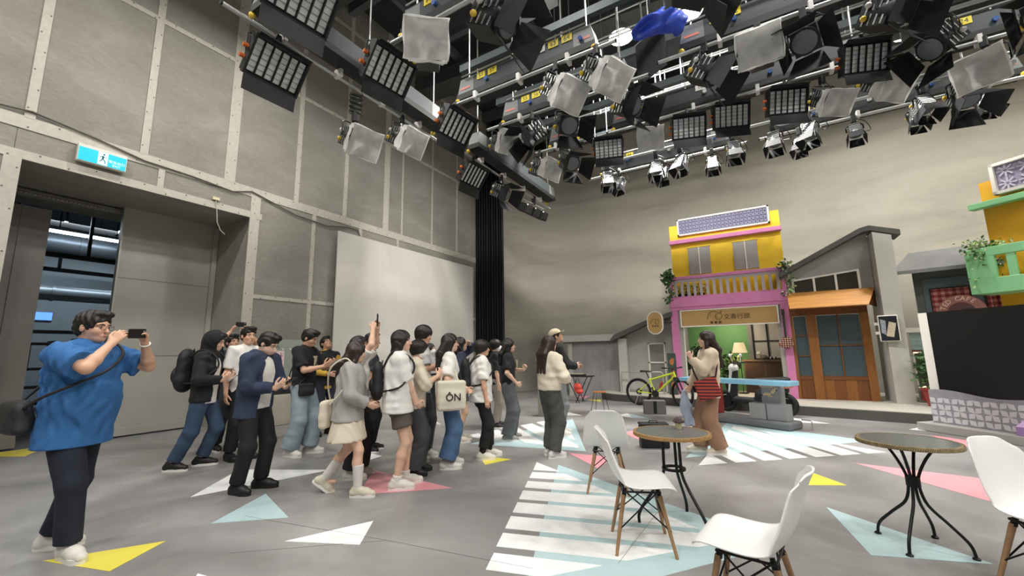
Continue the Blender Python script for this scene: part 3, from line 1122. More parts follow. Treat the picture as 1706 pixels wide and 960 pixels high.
def person(label, at, az, h=1.7, fine=False, bw=1.0, belly=0.0, lean=0, side=0, hipx=0.0, feet=None, head=(0, 0, 0), LW=None, RW=None, LE=(-0.5, 0.7, -0.4), RE=(-0.5, -0.7, -0.4),
           LH=None, RH=None, skin='b', hair=('short', M_HAIR), top=None, inner=None, bottom=None, shoes=None, socks=None, glasses=False, mask=False, cap=None, hood_up=None, female=False, seed=1, twist=0, wristband=None):
    s = h / 1.70
    root = thing('person', label, 'person', (at[0], at[1], 0), R(az))
    hb = 0.009 if fine else 0.0115
    fd = unit((1, 0, 0))
    feet = feet or {'L': (0.03, 0.10, 8), 'R': (-0.03, -0.10, -8)}
    ln, sd = R(lean), R(side)
    up = unit((math.sin(ln), math.sin(sd), math.cos(ln)))
    tw = R(twist)
    lf = unit((-math.sin(tw), math.cos(tw), 0))
    lf = unit(lf - (lf @ up) * up)
    fw = np.cross(lf, up)
    zp = 0.93 * s
    hw = (0.088 if not female else 0.085) * s * (0.5 + 0.5 * bw)
    sw = (0.178 if not female else 0.155) * s * (0.45 + 0.55 * bw)
    ank, toe = {}, {}
    th, sh = 0.43 * s, 0.405 * s
    for k, sg in (('L', 1), ('R', -1)):
        f = tuple(feet[k]) + (0, 0)
        ank[k] = V(f[0] * s, f[1] * s, 0.085 * s + f[3])
        toe[k] = (R(f[2]), R(f[4]))
    while True:
        ok = all(np.linalg.norm(V(hipx, sg * hw, zp - 0.03 * s) - ank[k]) < (th + sh) * 0.993 for k, sg in (('L', 1), ('R', -1)))
        if ok or zp < 0.5:
            break
        zp -= 0.01
    P = V(hipx, 0, zp)
    waist, chest, neck = P + up * 0.13 * s, P + up * 0.33 * s, P + up * 0.495 * s
    shl = P + up * 0.448 * s
    hip, knee, shd, elb, wri = {}, {}, {}, {}, {}
    for k, sg in (('L', 1), ('R', -1)):
        hip[k] = P + V(0, sg * hw, -0.03 * s)
        pole = V(math.cos(toe[k][0]), math.sin(toe[k][0]), 0.15)
        knee[k], ank[k] = ik(hip[k], ank[k], th, sh, pole)
        shd[k] = shl + lf * sg * sw
        tgt = {'L': LW, 'R': RW}[k]
        if tgt is None:
            tgt = (shd[k] + V(0.05 * s, sg * 0.07 * s, -0.525 * s))
        else:
            tgt = V(*tgt) * s
        elb[k], wri[k] = ik(shd[k], tgt, 0.285 * s, 0.25 * s, {'L': LE, 'R': RE}[k])
    HR = rotm(*head)
    HC = neck + up * 0.075 * s + (HR @ V(0.022, 0, 0.085)) * s

    def hp(x, y, z):
        return HC + HR @ (V(x, y, z) * s)

    # ---- body: torso, limbs, head, hands - one mesh
    S = Sdf(hb)
    bl = bw
    S.cone(P - up * 0.04 * s, waist, 0.15 * s * bl, 0.132 * s * bl, 0.04, 1.55, fw)
    S.cone(waist, chest, 0.132 * s * bl, 0.155 * s * bl, 0.04, 1.62, fw)
    S.cone(chest, neck - up * 0.07 * s, 0.155 * s * bl, 0.115 * s * bl, 0.04, 1.7, fw)
    S.cone(shd['L'], shd['R'], 0.05 * s, 0.05 * s, 0.04)
    S.cone(neck - up * 0.05 * s, hp(-0.02, 0, -0.05), 0.058 * s, 0.052 * s, 0.03)
    for k in 'LR':
        S.cone(hip[k], knee[k], 0.084 * s * (0.4 + 0.6 * bl), 0.054 * s, 0.03)
        cf = knee[k] + (ank[k] - knee[k]) * 0.33 - V(math.cos(toe[k][0]), math.sin(toe[k][0]), 0) * 0.012 * s
        S.cone(knee[k], cf, 0.052 * s, 0.054 * s, 0.02).cone(cf, ank[k], 0.052 * s, 0.035 * s, 0.02)
        td = V(math.cos(toe[k][0]), math.sin(toe[k][0]), -0.3)
        S.cone(ank[k] - V(0, 0, 0.02), ank[k] + td * 0.12 * s, 0.035 * s, 0.026 * s, 0.02)
        S.cone(shd[k], elb[k], 0.05 * s * (0.5 + 0.5 * bl), 0.038 * s * (0.5 + 0.5 * bl), 0.03)
        fm = elb[k] + (wri[k] - elb[k]) * 0.3
        S.cone(elb[k], fm, 0.038 * s * (0.5 + 0.5 * bl), 0.039 * s * (0.5 + 0.5 * bl), 0.02).cone(fm, wri[k], 0.038 * s * (0.5 + 0.5 * bl), 0.025 * s, 0.02)
    parts = [S.run()]
    H = Sdf(0.0045 if fine else 0.0055)
    q = s
    H.ell(hp(-0.012, 0, 0.03), V(0.098, 0.077, 0.090) * q, HR)
    H.ell(hp(0.030, 0, -0.038), V(0.062, 0.059, 0.072) * q, HR, 0.03)
    H.ell(hp(0.05, 0, -0.082), V(0.036, 0.036, 0.026) * q, HR, 0.03)
    H.cone(hp(0.088, 0, 0.012), hp(0.106, 0, -0.026), 0.007 * q, 0.0125 * q, 0.012)
    for y in (-1, 1):
        H.ell(hp(0.096, y * 0.032, 0.006), V(0.014, 0.018, 0.012) * q, HR, 0.012, 's')
        H.cone(hp(0.08, y * 0.015, 0.03), hp(0.072, y * 0.05, 0.028), 0.010 * q, 0.009 * q, 0.014)
        H.ell(hp(-0.008, y * 0.078, -0.004), V(0.019, 0.0095, 0.031) * q, HR, 0.006)
        H.ell(hp(0.058, y * 0.036, -0.026), V(0.028, 0.024, 0.024) * q, HR, 0.02)
    H.ell(hp(0.088, 0, -0.058), V(0.008, 0.024, 0.011) * q, HR, 0.01)
    H.cone(hp(-0.022, 0, -0.05), neck - up * 0.03 * s, 0.052 * s, 0.056 * s, 0.03)
    parts.append(H.run())
    for k, sg, hs in (('L', 1, LH), ('R', -1, RH)):
        fa = unit(wri[k] - elb[k])
        hs = hs or {}
        Fh = hs.get('f', fa)
        Nh = hs.get('n', V(0.1, -sg, 0))
        G = Sdf(0.0035 if fine else 0.0045)
        G.cone(wri[k] - fa * 0.05 * s, wri[k], 0.028 * s, 0.0245 * s, 0.01, ca=True)
        G.cone(wri[k], wri[k] + unit(Fh) * 0.02 * s, 0.0235 * s, 0.018 * s, 0.01)
        hand_ops(G, wri[k], Fh, Nh, sg, s * (0.95 if not female else 0.88), hs.get('c', 22), hs.get('sp', 3.0), hs.get('t', 1.0))
        parts.append(G.run())
    np_mesh('body', parts, SKIN[skin], root)
    # ---- face
    for y in (-1, 1):
        e = MB()
        e.ball((0, 0, 0), (0.006 * q, 0.0135 * q, 0.0062 * q), 10, 6)
        e.mat(1).ball((0.0028 * q, 0, 0), (0.0045 * q, 0.0065 * q, 0.0060 * q), 8, 6)
        o = e.build('eye', [M_EYE, M_IRIS], root, 80)
        Mw = Matrix([list(HR[i]) + [hp(0.0845, y * 0.032, 0.006)[i]] for i in range(3)] + [[0, 0, 0, 1]])
        o.matrix_local = Mw
        MB().tube([hp(0.094, y * 0.014, 0.027), hp(0.0925, y * 0.032, 0.0315), hp(0.083, y * 0.05, 0.027)], [0.0022 * q, 0.0034 * q, 0.0018 * q], 5).build('eyebrow', hair[1] if hair else M_HAIR, root, 80)
    if not mask:
        MB().tube([hp(0.088, -0.021, -0.059), hp(0.0955, -0.008, -0.0575), hp(0.0965, 0, -0.0585), hp(0.0955, 0.008, -0.0575), hp(0.088, 0.021, -0.059)], [0.002 * q, 0.0052 * q, 0.0055 * q, 0.0052 * q, 0.002 * q], 6).build('lips', M_LIP, root, 80)
    else:
        K = Sdf(0.005)
        K.ell(hp(0.036, 0, -0.045), V(0.076, 0.069, 0.068) * q, HR).cone(hp(0.085, 0, -0.005), hp(0.104, 0, -0.03), 0.014 * q, 0.02 * q, 0.03)
        K.half(hp(0, 0, 0.004), HR @ V(-0.35, 0, 1)).half(hp(0.012, 0, 0), HR @ V(-1, 0, 0)).half(hp(0, 0, -0.104), HR @ V(0, 0, -1))
        K.fold(0.0012, 0.018, 3, HR @ V(0, 0, 1))
        np_mesh('face_mask', [K.run()], M_MASK if mask is True else mask, root)
        for y in (-1, 1):
            MB().tube([hp(0.03, y * 0.068, -0.012), hp(-0.012, y * 0.086, 0.012), hp(-0.018, y * 0.086, -0.02), hp(0.03, y * 0.062, -0.07)], 0.0016, 4).build('ear_loop', M_MASK, root)
    if glasses:
        g = MB()
        for y in (-1, 1):
            ring = [hp(0.104, y * (0.033 + 0.0235 * math.cos(t)), 0.004 + 0.018 * math.sin(t)) for t in np.linspace(0, 2 * PI, 14, endpoint=False)]
            g.tube(ring, 0.0016, 5, True)
            g.tube([hp(0.103, y * 0.056, 0.008), hp(0.05, y * 0.083, 0.010), hp(-0.01, y * 0.086, 0.008)], 0.0016, 5)
        g.tube([hp(0.104, -0.0095, 0.008), hp(0.107, 0, 0.011), hp(0.104, 0.0095, 0.008)], 0.0016, 5)
        g.build('glasses', M_LENSFRAME, root, 80)
    # ---- hair
    if hair:
        st, hm = hair[0], hair[1]
        hl = hair[2] if len(hair) > 2 else 0.36
        K = Sdf(0.006 if fine else 0.007)
        if st == 'short':
            K.ell(hp(-0.014, 0, 0.04), V(0.110, 0.089, 0.098) * q, HR)
            K.ell(hp(0.045, 0.01, 0.105), V(0.06, 0.065, 0.03) * q, HR, 0.02)
            K.ell(hp(-0.05, 0, -0.01), V(0.066, 0.078, 0.066) * q, HR, 0.02)
            K.ell(hp(0.118, 0, -0.032), V(0.078, 0.10, 0.094) * q, HR, 0.012, 's')
            for y in (-1, 1):
                K.ell(hp(0.012, y * 0.098, -0.045), V(0.05, 0.032, 0.062) * q, HR, 0.012, 's')
            K.half(hp(-0.05, 0, -0.066), HR @ V(0.2, 0, -1))
            if cap:
                K.half(hp(0, 0, 0.05), HR @ V(0, 0, 1))
            K.fold(0.006, 0.05, seed)
        elif st == 'bowl':
            K.ell(hp(-0.012, 0, 0.042), V(0.116, 0.097, 0.098) * q, HR)
            K.cone(hp(-0.012, 0, 0.04), hp(-0.012, 0, -0.005), 0.098 * q, 0.096 * q, 0.03, 0.88, HR @ V(1, 0, 0))
            K.ell(hp(0.125, 0, -0.052), V(0.085, 0.075, 0.088) * q, HR, 0.012, 's')
            K.half(hp(0, 0, -0.055), HR @ V(0.35, 0, -1))
            K.fold(0.003, 0.03, seed, HR @ V(0, 1, 0))
        else:
            K.ell(hp(-0.012, 0, 0.036), V(0.112, 0.092, 0.100) * q, HR)
            base = hp(-0.035, 0, -0.01)
            back = -fw
            for y, yl in ((-0.055, -0.085), (0, 0), (0.055, 0.085)):
                a = hp(-0.045, y, 0.01)
                mid = shl + lf * y * 1.2 * s + back * 0.115 * s + up * 0.06 * s
                end = HC + lf * yl * 0.9 * s - up * hl * s + back * 0.165 * s * (1 if hl > 0.25 else 0.6)
                if hl > 0.22:
                    K.cone(a, mid, 0.055 * q, 0.05 * q, 0.03).cone(mid, end, 0.048 * q, 0.026 * q, 0.03)
                else:
                    K.cone(a, a - up * hl * s + back * 0.02 * s, 0.058 * q, 0.05 * q, 0.03, cb=True)
            for y in (-1, 1):
                a = hp(0.012, y * 0.074, 0.02)
                if st == 'longfront':
                    e = HC + lf * y * 0.105 * s - up * (hl * 0.9) * s + fw * 0.075 * s
                    m2 = HC + lf * y * 0.10 * s - up * 0.16 * s + fw * 0.02 * s
                    K.cone(a, m2, 0.030 * q, 0.034 * q, 0.02).cone(m2, e, 0.034 * q, 0.02 * q, 0.02)
                else:
                    K.cone(a, hp(-0.03, y * 0.08, -0.13), 0.030 * q, 0.038 * q, 0.03)
            K.ell(hp(0.128, 0, -0.035), V(0.088, 0.068, 0.098) * q, HR, 0.01, 's')
            if st != 'longbang':
                K.ell(hp(0.115, 0, 0.02), V(0.055, 0.05, 0.06) * q, HR, 0.01, 's')
            K.fold(0.005, 0.035, seed, (0.3, 1, 0.05))
        np_mesh('hair', [K.run()], hm, root)
    if cap:
        C_ = Sdf(0.006)
        C_.ell(hp(-0.008, 0, 0.052), V(0.112, 0.092, 0.088) * q, HR).half(hp(0, 0, 0.04), HR @ V(0.08, 0, -1))
        ob = np_mesh('cap', [C_.run()], cap, root)
        b_ = MB()
        brim = [(0.085 + 0.085 * math.cos(t), 0.078 * math.sin(t)) for t in np.linspace(-PI / 2, PI / 2, 12)] + [(0.05, 0.075), (0.05, -0.075)]
        Mh = Matrix([list(HR[i] * s) + [hp(0, 0, 0.045)[i]] for i in range(3)] + [[0, 0, 0, 1]])
        b_.prism(brim, 0.006, Mh)
        b_.build('cap_brim', cap, root, 40)
    # ---- clothes
    QT = 1.5 if female else 1.42

    def torso(S, ls, hem, capb=True, bel=True, yoke=1.0, flare=0.0, q_=1.42):
        hz = P - up * hem * s
        S.cone(chest, neck - up * 0.085 * s, (0.158 * bl + ls) * s, (0.12 * bl + ls * 0.6) * s, 0.05, q_ + 0.1, fw)
        S.cone(waist, chest, (0.145 * bl + ls + flare * 0.3) * s, (0.160 * bl + ls) * s, 0.05, q_, fw)
        S.cone(hz, waist, (0.158 * bl + ls + flare) * s, (0.148 * bl + ls + flare * 0.3) * s, 0.05, q_, fw, ca=True)
        S.cone(shd['L'] - lf * 0.01, shd['R'] + lf * 0.01, (0.055 + 0.25 * ls) * s, (0.055 + 0.25 * ls) * s, 0.05)
        for k in 'LR':
            S.cone(shd[k], neck + up * 0.006 * s, (0.05 + 0.2 * ls) * s, 0.056 * s, 0.04)
        if belly and bel:
            S.ell(waist + fw * (0.05 + belly * 0.4) - up * 0.01, V(0.13 + belly * 0.6, 0.17 * bl + ls, 0.21) * s, np.stack([fw, lf, up], 1), 0.06)
        if female:
            S.ell(chest + fw * 0.055 * s - up * 0.02 * s, V(0.075, 0.125, 0.075) * s, np.stack([fw, lf, up], 1), 0.05)

    def sleeves(S, ls, frac):
        for k in 'LR':
            r0, r1, r2 = (0.058 * (0.5 + 0.5 * bl) + ls) * s, (0.05 * (0.5 + 0.5 * bl) + ls) * s, (0.036 + ls * 0.8) * s
            if frac <= 1:
                e = shd[k] + (elb[k] - shd[k]) * frac
                S.cone(shd[k], e, r0, r1 + 0.006, 0.04, cb=True)
            else:
                e = elb[k] + (wri[k] - elb[k]) * (frac - 1)
                S.cone(shd[k], elb[k], r0, r1, 0.04).cone(elb[k], e, r1, r1 + (r2 - r1) * (frac - 1), 0.02, cb=True)

    if inner:
        S = Sdf(hb)
        torso(S, inner.get('loose', 0.008), inner.get('hem', 0.10))
        if inner.get('sleeve'):
            sleeves(S, 0.012, inner['sleeve'])
        S.fold(0.004, 0.12, seed + 5)
        np_mesh(inner.get('name', 't_shirt'), [S.run()], inner['m'], root)
    if top:
        S = Sdf(hb)
        ls = top.get('loose', 0.02)
        torso(S, ls, top.get('hem', 0.10), flare=top.get('flare', 0.0), q_=top.get('q', QT))
        sleeves(S, top.get('sl', 0.012), top.get('sleeve', 0.75))
        if top.get('hood'):
            S.ell(neck - fw * 0.085 * s - up * 0.01 * s, V(0.055, 0.115, 0.075) * s, np.stack([fw, lf, up], 1), 0.04)
            S.cone(neck - fw * 0.06 * s + lf * 0.07 * s, neck + fw * 0.055 * s + lf * 0.03 * s - up * 0.045 * s, 0.032 * s, 0.024 * s, 0.03)
            S.cone(neck - fw * 0.06 * s - lf * 0.07 * s, neck + fw * 0.055 * s - lf * 0.03 * s - up * 0.045 * s, 0.032 * s, 0.024 * s, 0.03)
        if top.get('open'):
            o_ = top['open']
            S.cone(neck + fw * 0.17 * s - up * 0.05 * s, P + fw * 0.22 * s - up * (top.get('hem', 0.1) + 0.05) * s, o_ * s * 0.8, o_ * s * 1.2, 0.01, op='s')
        S.fold(top.get('fold', 0.008) * 1.25, 0.10, seed, None, (P - up * top.get('hem', 0.10) * s)[2] + 0.012)
        tp = np_mesh(top.get('name', 't_shirt'), [S.run()], top['m'], root)
        for pr in top.get('print', []):
            # flat print on the chest: (offset left, offset up from chest, w, h, material)
            c = chest + up * pr[1] * s
            dep = ((0.160 * bl + ls) / top.get('q', QT)) * s + (0.035 if female else 0.008) * s + (belly * 0.3)
            a0 = []
            for iy in range(7):
                for iz in range(2):
                    y_ = (pr[0] + pr[2] * (iy / 6 - 0.5)) * s
                    fx_ = dep * math.sqrt(max(0.05, 1 - (y_ / ((0.165 * bl + ls) * s)) ** 2)) + 0.008
                    a0.append(c + lf * y_ + up * pr[3] * (iz - 0.5) * s + fw * fx_)
            n0 = len(a0)
            a0 = a0 + [p_ - fw * 0.02 for p_ in a0]
            fs_ = []
            for iy in range(6):
                a_ = iy * 2
                fs_.append((a_, a_ + 2, a_ + 3, a_ + 1))
                fs_.append((n0 + a_, n0 + a_ + 1, n0 + a_ + 3, n0 + a_ + 2))
            MB().add(a0, fs_).build('chest_print', pr[4], tp)
    if bottom:
        S = Sdf(hb)
        st = bottom.get('style', 'straight')
        if st == 'skirt':
            hem = P - V(0, 0, 1) * bottom.get('len', 0.3) * s
            S.cone(hem, waist, bottom.get('w', 0.20) * s, 0.150 * bl * s, 0.04, 1.3, fw, ca=True)
            S.fold(bottom.get('fold', 0.008), 0.07, seed + 2, (0.2, 1, 0))
            np_mesh('skirt', [S.run()], bottom['m'], root)
        else:
            t_, k_, a_ = {'slim': (0.094, 0.067, 0.056), 'straight': (0.100, 0.080, 0.074), 'wide': (0.108, 0.102, 0.112), 'baggy': (0.112, 0.1, 0.09)}[st]
            t_ *= 0.35 + 0.65 * bl
            S.cone(P - up * 0.05 * s, waist, 0.162 * bl * s, 0.140 * bl * s, 0.04, 1.45, fw)
            L = bottom.get('len', 0.93)
            for k in 'LR':
                if L <= 0.5:
                    e = hip[k] + (knee[k] - hip[k]) * L * 2
                    S.cone(hip[k], e, t_ * s, (t_ + 0.002) * s, 0.02, cb=True)
                else:
                    e = knee[k] + (ank[k] - V(0, 0, 0.02) - knee[k]) * (L - 0.5) * 2
                    S.cone(hip[k], knee[k], t_ * s, k_ * s, 0.02).cone(knee[k], e, k_ * s, a_ * s, 0.03, cb=True)
            S.fold(bottom.get('fold', 0.006) * 0.75, 0.12, seed + 3)
            np_mesh(bottom.get('name', 'trousers'), [S.run()], bottom['m'], root)
    for k in 'LR':
        yw, pt = toe[k]
        c_, s_ = math.cos(yw), math.sin(yw)
        cp, sp = math.cos(pt), math.sin(pt)
        Fx = V(c_ * cp, s_ * cp, -sp)
        Up = V(c_ * sp, s_ * sp, cp)
        Lx = np.cross(Up, Fx)
        A0 = ank[k] - Up * 0.085 * s

        def fp(x, y, z):
            return A0 + (Fx * x + Lx * y + Up * z) * s
        if socks:
            K = Sdf(0.007)
            K.cone(ank[k] - Up * 0.02, ank[k] + (knee[k] - ank[k]) * socks[1], 0.044 * s, (0.046 + 0.016 * min(1, socks[1] * 1.5)) * s, 0.01, cb=True)
            np_mesh('sock', [K.run()], socks[0], root)
        if shoes:
            K = Sdf(0.0055 if fine else 0.007)
            K.cone(fp(-0.045, 0, 0.045), fp(0.10, 0, 0.042), 0.041 * s, 0.046 * s, 0.02)
            K.cone(fp(0.10, 0, 0.042), fp(0.168, 0, 0.036), 0.045 * s, 0.035 * s, 0.02)
            K.cone(fp(-0.03, 0, 0.05), fp(-0.01, 0, 0.105), 0.042 * s, 0.043 * s, 0.03, cb=True)
            K.cone(fp(0.0, 0, 0.085), fp(0.09, 0, 0.055), 0.036 * s, 0.036 * s, 0.03)
            K.half(fp(0, 0, 0.018), -Up)
            sh_ = np_mesh('shoe', [K.run()], shoes[0], root)
            ol = [(-0.09, 0.0), (-0.075, 0.03), (-0.03, 0.042), (0.05, 0.043), (0.11, 0.05), (0.16, 0.043), (0.192, 0.022), (0.203, 0), (0.192, -0.022), (0.16, -0.043), (0.11, -0.05), (0.05, -0.043), (-0.03, -0.042), (-0.075, -0.03)]
            Mf = Matrix([[Fx[i] * s, Lx[i] * s, Up[i] * s, A0[i]] for i in range(3)] + [[0, 0, 0, 1]])
            MB().prism(ol, shoes[2] if len(shoes) > 2 else 0.03, Mf).build('sole', shoes[1], sh_, 40)
            if len(shoes) > 3:
                ml = MB()
                for j in range(3):
                    ml.tube([fp(0.03 + 0.022 * j, -0.034, 0.072 - 0.01 * j), fp(0.037 + 0.022 * j, 0, 0.096 - 0.011 * j), fp(0.03 + 0.022 * j, 0.034, 0.072 - 0.01 * j)], 0.005 * s, 5)
                o = ml.build('laces', shoes[3], sh_)
    if wristband:
        k = wristband[0]
        fa = unit(wri[k] - elb[k])
        c = wri[k] - fa * 0.015
        x_, y_, z_ = frame(Vector(fa))
        MB().tube([Vector(c) + 0.03 * s * (math.cos(t) * x_ + math.sin(t) * y_) for t in np.linspace(0, 2 * PI, 14, endpoint=False)], 0.007 * s, 6, True).build('wristband', wristband[1], root, 80)
    if hood_up:
        K = Sdf(0.007)
        K.ell(hp(-0.02, 0, 0.03), V(0.128, 0.112, 0.122) * q, HR)
        K.cone(hp(-0.05, 0, -0.03), neck - fw * 0.04 * s - up * 0.05 * s, 0.092 * q, 0.085 * q, 0.04)
        K.cone(hp(0.03, 0, -0.10), neck + fw * 0.03 * s - up * 0.03 * s, 0.06 * q, 0.08 * q, 0.04)
        K.ell(hp(0.135, 0, -0.01), V(0.105, 0.078, 0.105) * q, HR, 0.01, 's')
        K.fold(0.005, 0.08, seed)
        np_mesh('hood', [K.run()], hood_up, root)
    J = dict(P=P, up=up, fw=fw, lf=lf, shd=shd, wri=wri, elb=elb, neck=neck, chest=chest, waist=waist, HC=HC, s=s, sw=sw, root=root, az=R(az), at=at, hip=hip, bl=bl)
    return J


def to_world(J):
    return Matrix.Translation((J['at'][0], J['at'][1], 0)) @ Matrix.Rotation(J['az'], 4, 'Z')


def phone(J, c, nrm, upv, label, col=None, wide=False, group=None):
    """c centre in the holder's own axes (already scaled), nrm the way the screen faces"""
    Mw = to_world(J) @ facing(Vector(c), Vector(nrm), Vector(upv))
    t = thing('phone', label, 'phone', M=Mw, group=group)
    pts = []
    w_, h_ = (0.037, 0.078)
    for (sx, sy, a0) in ((1, 1, 0), (-1, 1, 90), (-1, -1, 180), (1, -1, 270)):
        for k in range(4):
            a = R(a0 + k * 30)
            pts.append((sx * (w_ - 0.009) + 0.009 * math.cos(a), sy * (h_ - 0.009) + 0.009 * math.sin(a)))
    cm = col or mat('phone_black', '141416', 0.35, var=0)
    MB().prism(pts, 0.009, Matrix.Translation((0, 0, -0.005))).build('phone_body', cm, t)
    MB().prism([(p[0] * 0.94, p[1] * 0.97) for p in pts], 0.001, Matrix.Translation((0, 0, 0.004))).build('screen', mat('phone_screen', '0d0f14', 0.1, var=0), t)
    cm_ = MB()
    cm_.cbox((0.018, 0.055, -0.0065), (0.028, 0.03, 0.003))
    cm_.build('camera_bump', mat('phone_black', '141416'), t)
    for k in range(2):
        MB().cyl((0.018, 0.048 + 0.014 * k, -0.008), (0.018, 0.048 + 0.014 * k, -0.0095), 0.0055, n=10).build('lens', mat('lens_rim', 'c9ccd0', 0.2, 0.6, var=0), t)
    return t


def backpack(J, label, m, w=0.30, hh=0.44, d=0.17, ls=0.03, zoff=0.0, small=False):
    s = J['s']
    fw, lf, up = J['fw'], J['lf'], J['up']
    back = -((0.16 * J['bl'] + ls) / 1.42) * s
    c = J['chest'] + fw * (back - d * 0.5 - 0.006) - up * (0.04 + zoff)
    t = thing('backpack', label, 'backpack', M=to_world(J))
    K = Sdf(0.011)
    Mx = np.stack([fw, lf, up], 1)
    K.cone(c - up * (hh / 2 - d * 0.5), c + up * (hh / 2 - d * 0.55), w / 2, w / 2 * 0.9, 0.03, w / d, fw)
    K.ell(c - up * (hh * 0.28), V(d * 0.55, w * 0.5, hh * 0.22), Mx, 0.03)
    K.fold(0.003, 0.1, 4)
    np_mesh('bag_body', [K.run()], m, t)
    K = Sdf(0.011)
    K.ell(c - fw * (d * 0.42) - up * hh * 0.16, V(d * 0.28, w * 0.36, hh * 0.24), Mx)
    np_mesh('front_pocket', [K.run()], m, t)
    for sg in (1, -1):
        a = c + lf * sg * w * 0.28 + up * hh * 0.36 + fw * d * 0.4
        top = J['neck'] + lf * sg * 0.105 * s - up * 0.012 * s
        topb = top + up * 0.05 * s
        fr = J['chest'] + lf * sg * 0.115 * s + fw * (((0.165 * J['bl'] + ls) / 1.48 + 0.012) * s)
        lo = J['waist'] + lf * sg * (0.175 * J['bl'] + ls + 0.015) * s + up * 0.02
        e = c - up * hh * 0.36 + lf * sg * w * 0.4 + fw * d * 0.3
        P_ = [Vector(a), Vector(topb - fw * 0.08 * s), Vector(topb + fw * 0.02 * s), Vector(fr + up * 0.11 * s - fw * 0.02), Vector(fr), Vector(fr * 0.5 + lo * 0.5 + fw * 0.012), Vector(lo), Vector(e)]
        MB().tube(smooth_path_b(P_, 3), 0.012 * s, 6).build('strap', m, t, 80)
    MB().tube([Vector(c + up * hh * 0.46 + lf * 0.03 + fw * d * 0.3), Vector(c + up * (hh * 0.46 + 0.05) + fw * d * 0.35), Vector(c + up * hh * 0.46 - lf * 0.03 + fw * d * 0.3)], 0.008, 5).build('grab_loop', m, t, 80)
    return t

# ================================================================== the street set
PZ = 0.20
M_PINK = mat('pink_paint', 'd07fae', 0.6, var=0.06, scale=6)
M_YEL = mat('yellow_paint', 'e5bd1f', 0.6, var=0.08, scale=4)
M_YEL2 = mat('ochre_paint', 'dba11e', 0.6, var=0.08, scale=4)
M_GRN = mat('mint_paint', '8fcf97', 0.6, var=0.06, scale=5)
M_GREYP = mat('grey_scenic', 'a5a39c', 0.75, var=0.07, scale=2)
M_GREYL = mat('pale_grey_scenic', 'b9b7b0', 0.75, var=0.07, scale=2)
M_GREYD = mat('dark_grey_scenic', '52504c', 0.75, var=0.1, scale=2)
M_WHITEP = mat('white_trim', 'e2ded4', 0.6, var=0.03)
M_TAN = mat('tan_sign', 'b08d57', 0.6, var=0.04)
M_INK = mat('brown_ink', '4a3620', 0.7, var=0)
M_WOOD = mat('golden_plank', 'c98d45', 0.5, var=0.22, scale=6, stretch=(0.35, 4, 9))
M_WOODV = mat('brown_wood', '704119', 0.5, var=0.2, scale=5, stretch=(5, 5, 0.5))
M_WOODV2 = mat('amber_wood', '875522', 0.5, var=0.2, scale=5, stretch=(5, 5, 0.5))
M_GLASS = mat('smoked_glass', '46555a', 0.15, var=0.08, scale=2, coat=0.3)
M_DARKIN = mat('dark_interior', '35322c', 0.8)
M_LEAF = mat('leaf_green', '3f6333', 0.6, var=0.35, scale=25)
M_LEAF2 = mat('leaf_pale', '8aa562', 0.6, var=0.3, scale=25)
M_FLOWER = mat('blossom_white', 'f0ecd0', 0.6, var=0.05)


def leaves(name, parent, pts, n, size, mats, spread=0.08, flower=0.15, seed=3):
    rg = random.Random(seed)
    mb = MB()
    for k in range(n):
        i = rg.randrange(len(pts))
        c = Vector(pts[i]) + Vector((rg.gauss(0, 1), rg.gauss(0, 1), rg.gauss(0, 1))) * spread
        d = Vector((rg.gauss(0, 1), rg.gauss(0, 1), rg.gauss(0, 1) - 0.2)).normalized()
        x, y, z = frame(d)
        L = size * rg.uniform(0.6, 1.3)
        wd = L * 0.28
        isf = rg.random() < flower
        if isf:
            mb.mat(2).ball(c, size * 0.22, 5, 3)
        else:
            mb.mat(0 if rg.random() < 0.6 else 1)
            mb.add([c, c + d * L * 0.5 + x * wd + y * 0.1 * L, c + d * L, c + d * L * 0.5 - x * wd + y * 0.1 * L], [(0, 1, 2, 3)])
    o = mb.build(name, mats, parent)
    o['kind'] = 'stuff'
    return o


def AT(x, z, y):
    """a point read on the facade plane y = 12.3 moved to depth y along the same sight line"""
    k = y / 12.3
    return (x * k, 1.4 + (z - 1.4) * k)


# low stage
stage_poly = [(-4.35, 12.55), (-4.15, 12.15), (-3.83, 11.92), (-3.2, 11.72), (0.5, 10.88), (2.41, 10.48), (5.6, 9.85), (7.4, 12.0), (5.0, 14.7), (-4.0, 14.7)]
st = thing('stage_platform', 'low grey stage platform with a dark front edge carrying the painted houses', 'platform')
MB().prism(stage_poly, PZ - 0.015).build('platform_base', M_GREYD, st)
MB().prism([(p[0] * 0.9985, p[1] + 0.012) for p in stage_poly], 0.015, Matrix.Translation((0, 0, PZ - 0.015))).build('platform_top', mat('stage_top', 'b5b0a6', 0.6, var=0.07, scale=2), st)

# grey garage-like flat
gf = thing('scenery_flat', 'grey painted flat shaped like a closed garage front', 'scenery', (0, 12.85, 0))
B('panel', (-5.5, 0, 0), (-3.75, 0.06, 1.72), mat_clouds('garage_grey', '8b8b8d', '9a9a9b', 'a9a8a6', scale=1.2, stretch=(2, 1, 0.7), bump=0.02), gf)
B('side_post', (-5.52, -0.05, 0), (-5.38, 0.0, 1.72), M_GREYL, gf)
B('side_post', (-3.92, -0.05, 0), (-3.78, 0.0, 1.72), M_GREYP, gf)
B('lintel', (-5.68, -0.12, 1.72), (-3.7, 0.1, 1.93), M_GREYL, gf, bevel=0.01)
B('shadow_board', (-5.66, -0.10, 1.68), (-3.72, 0.0, 1.72), M_GREYD, gf)

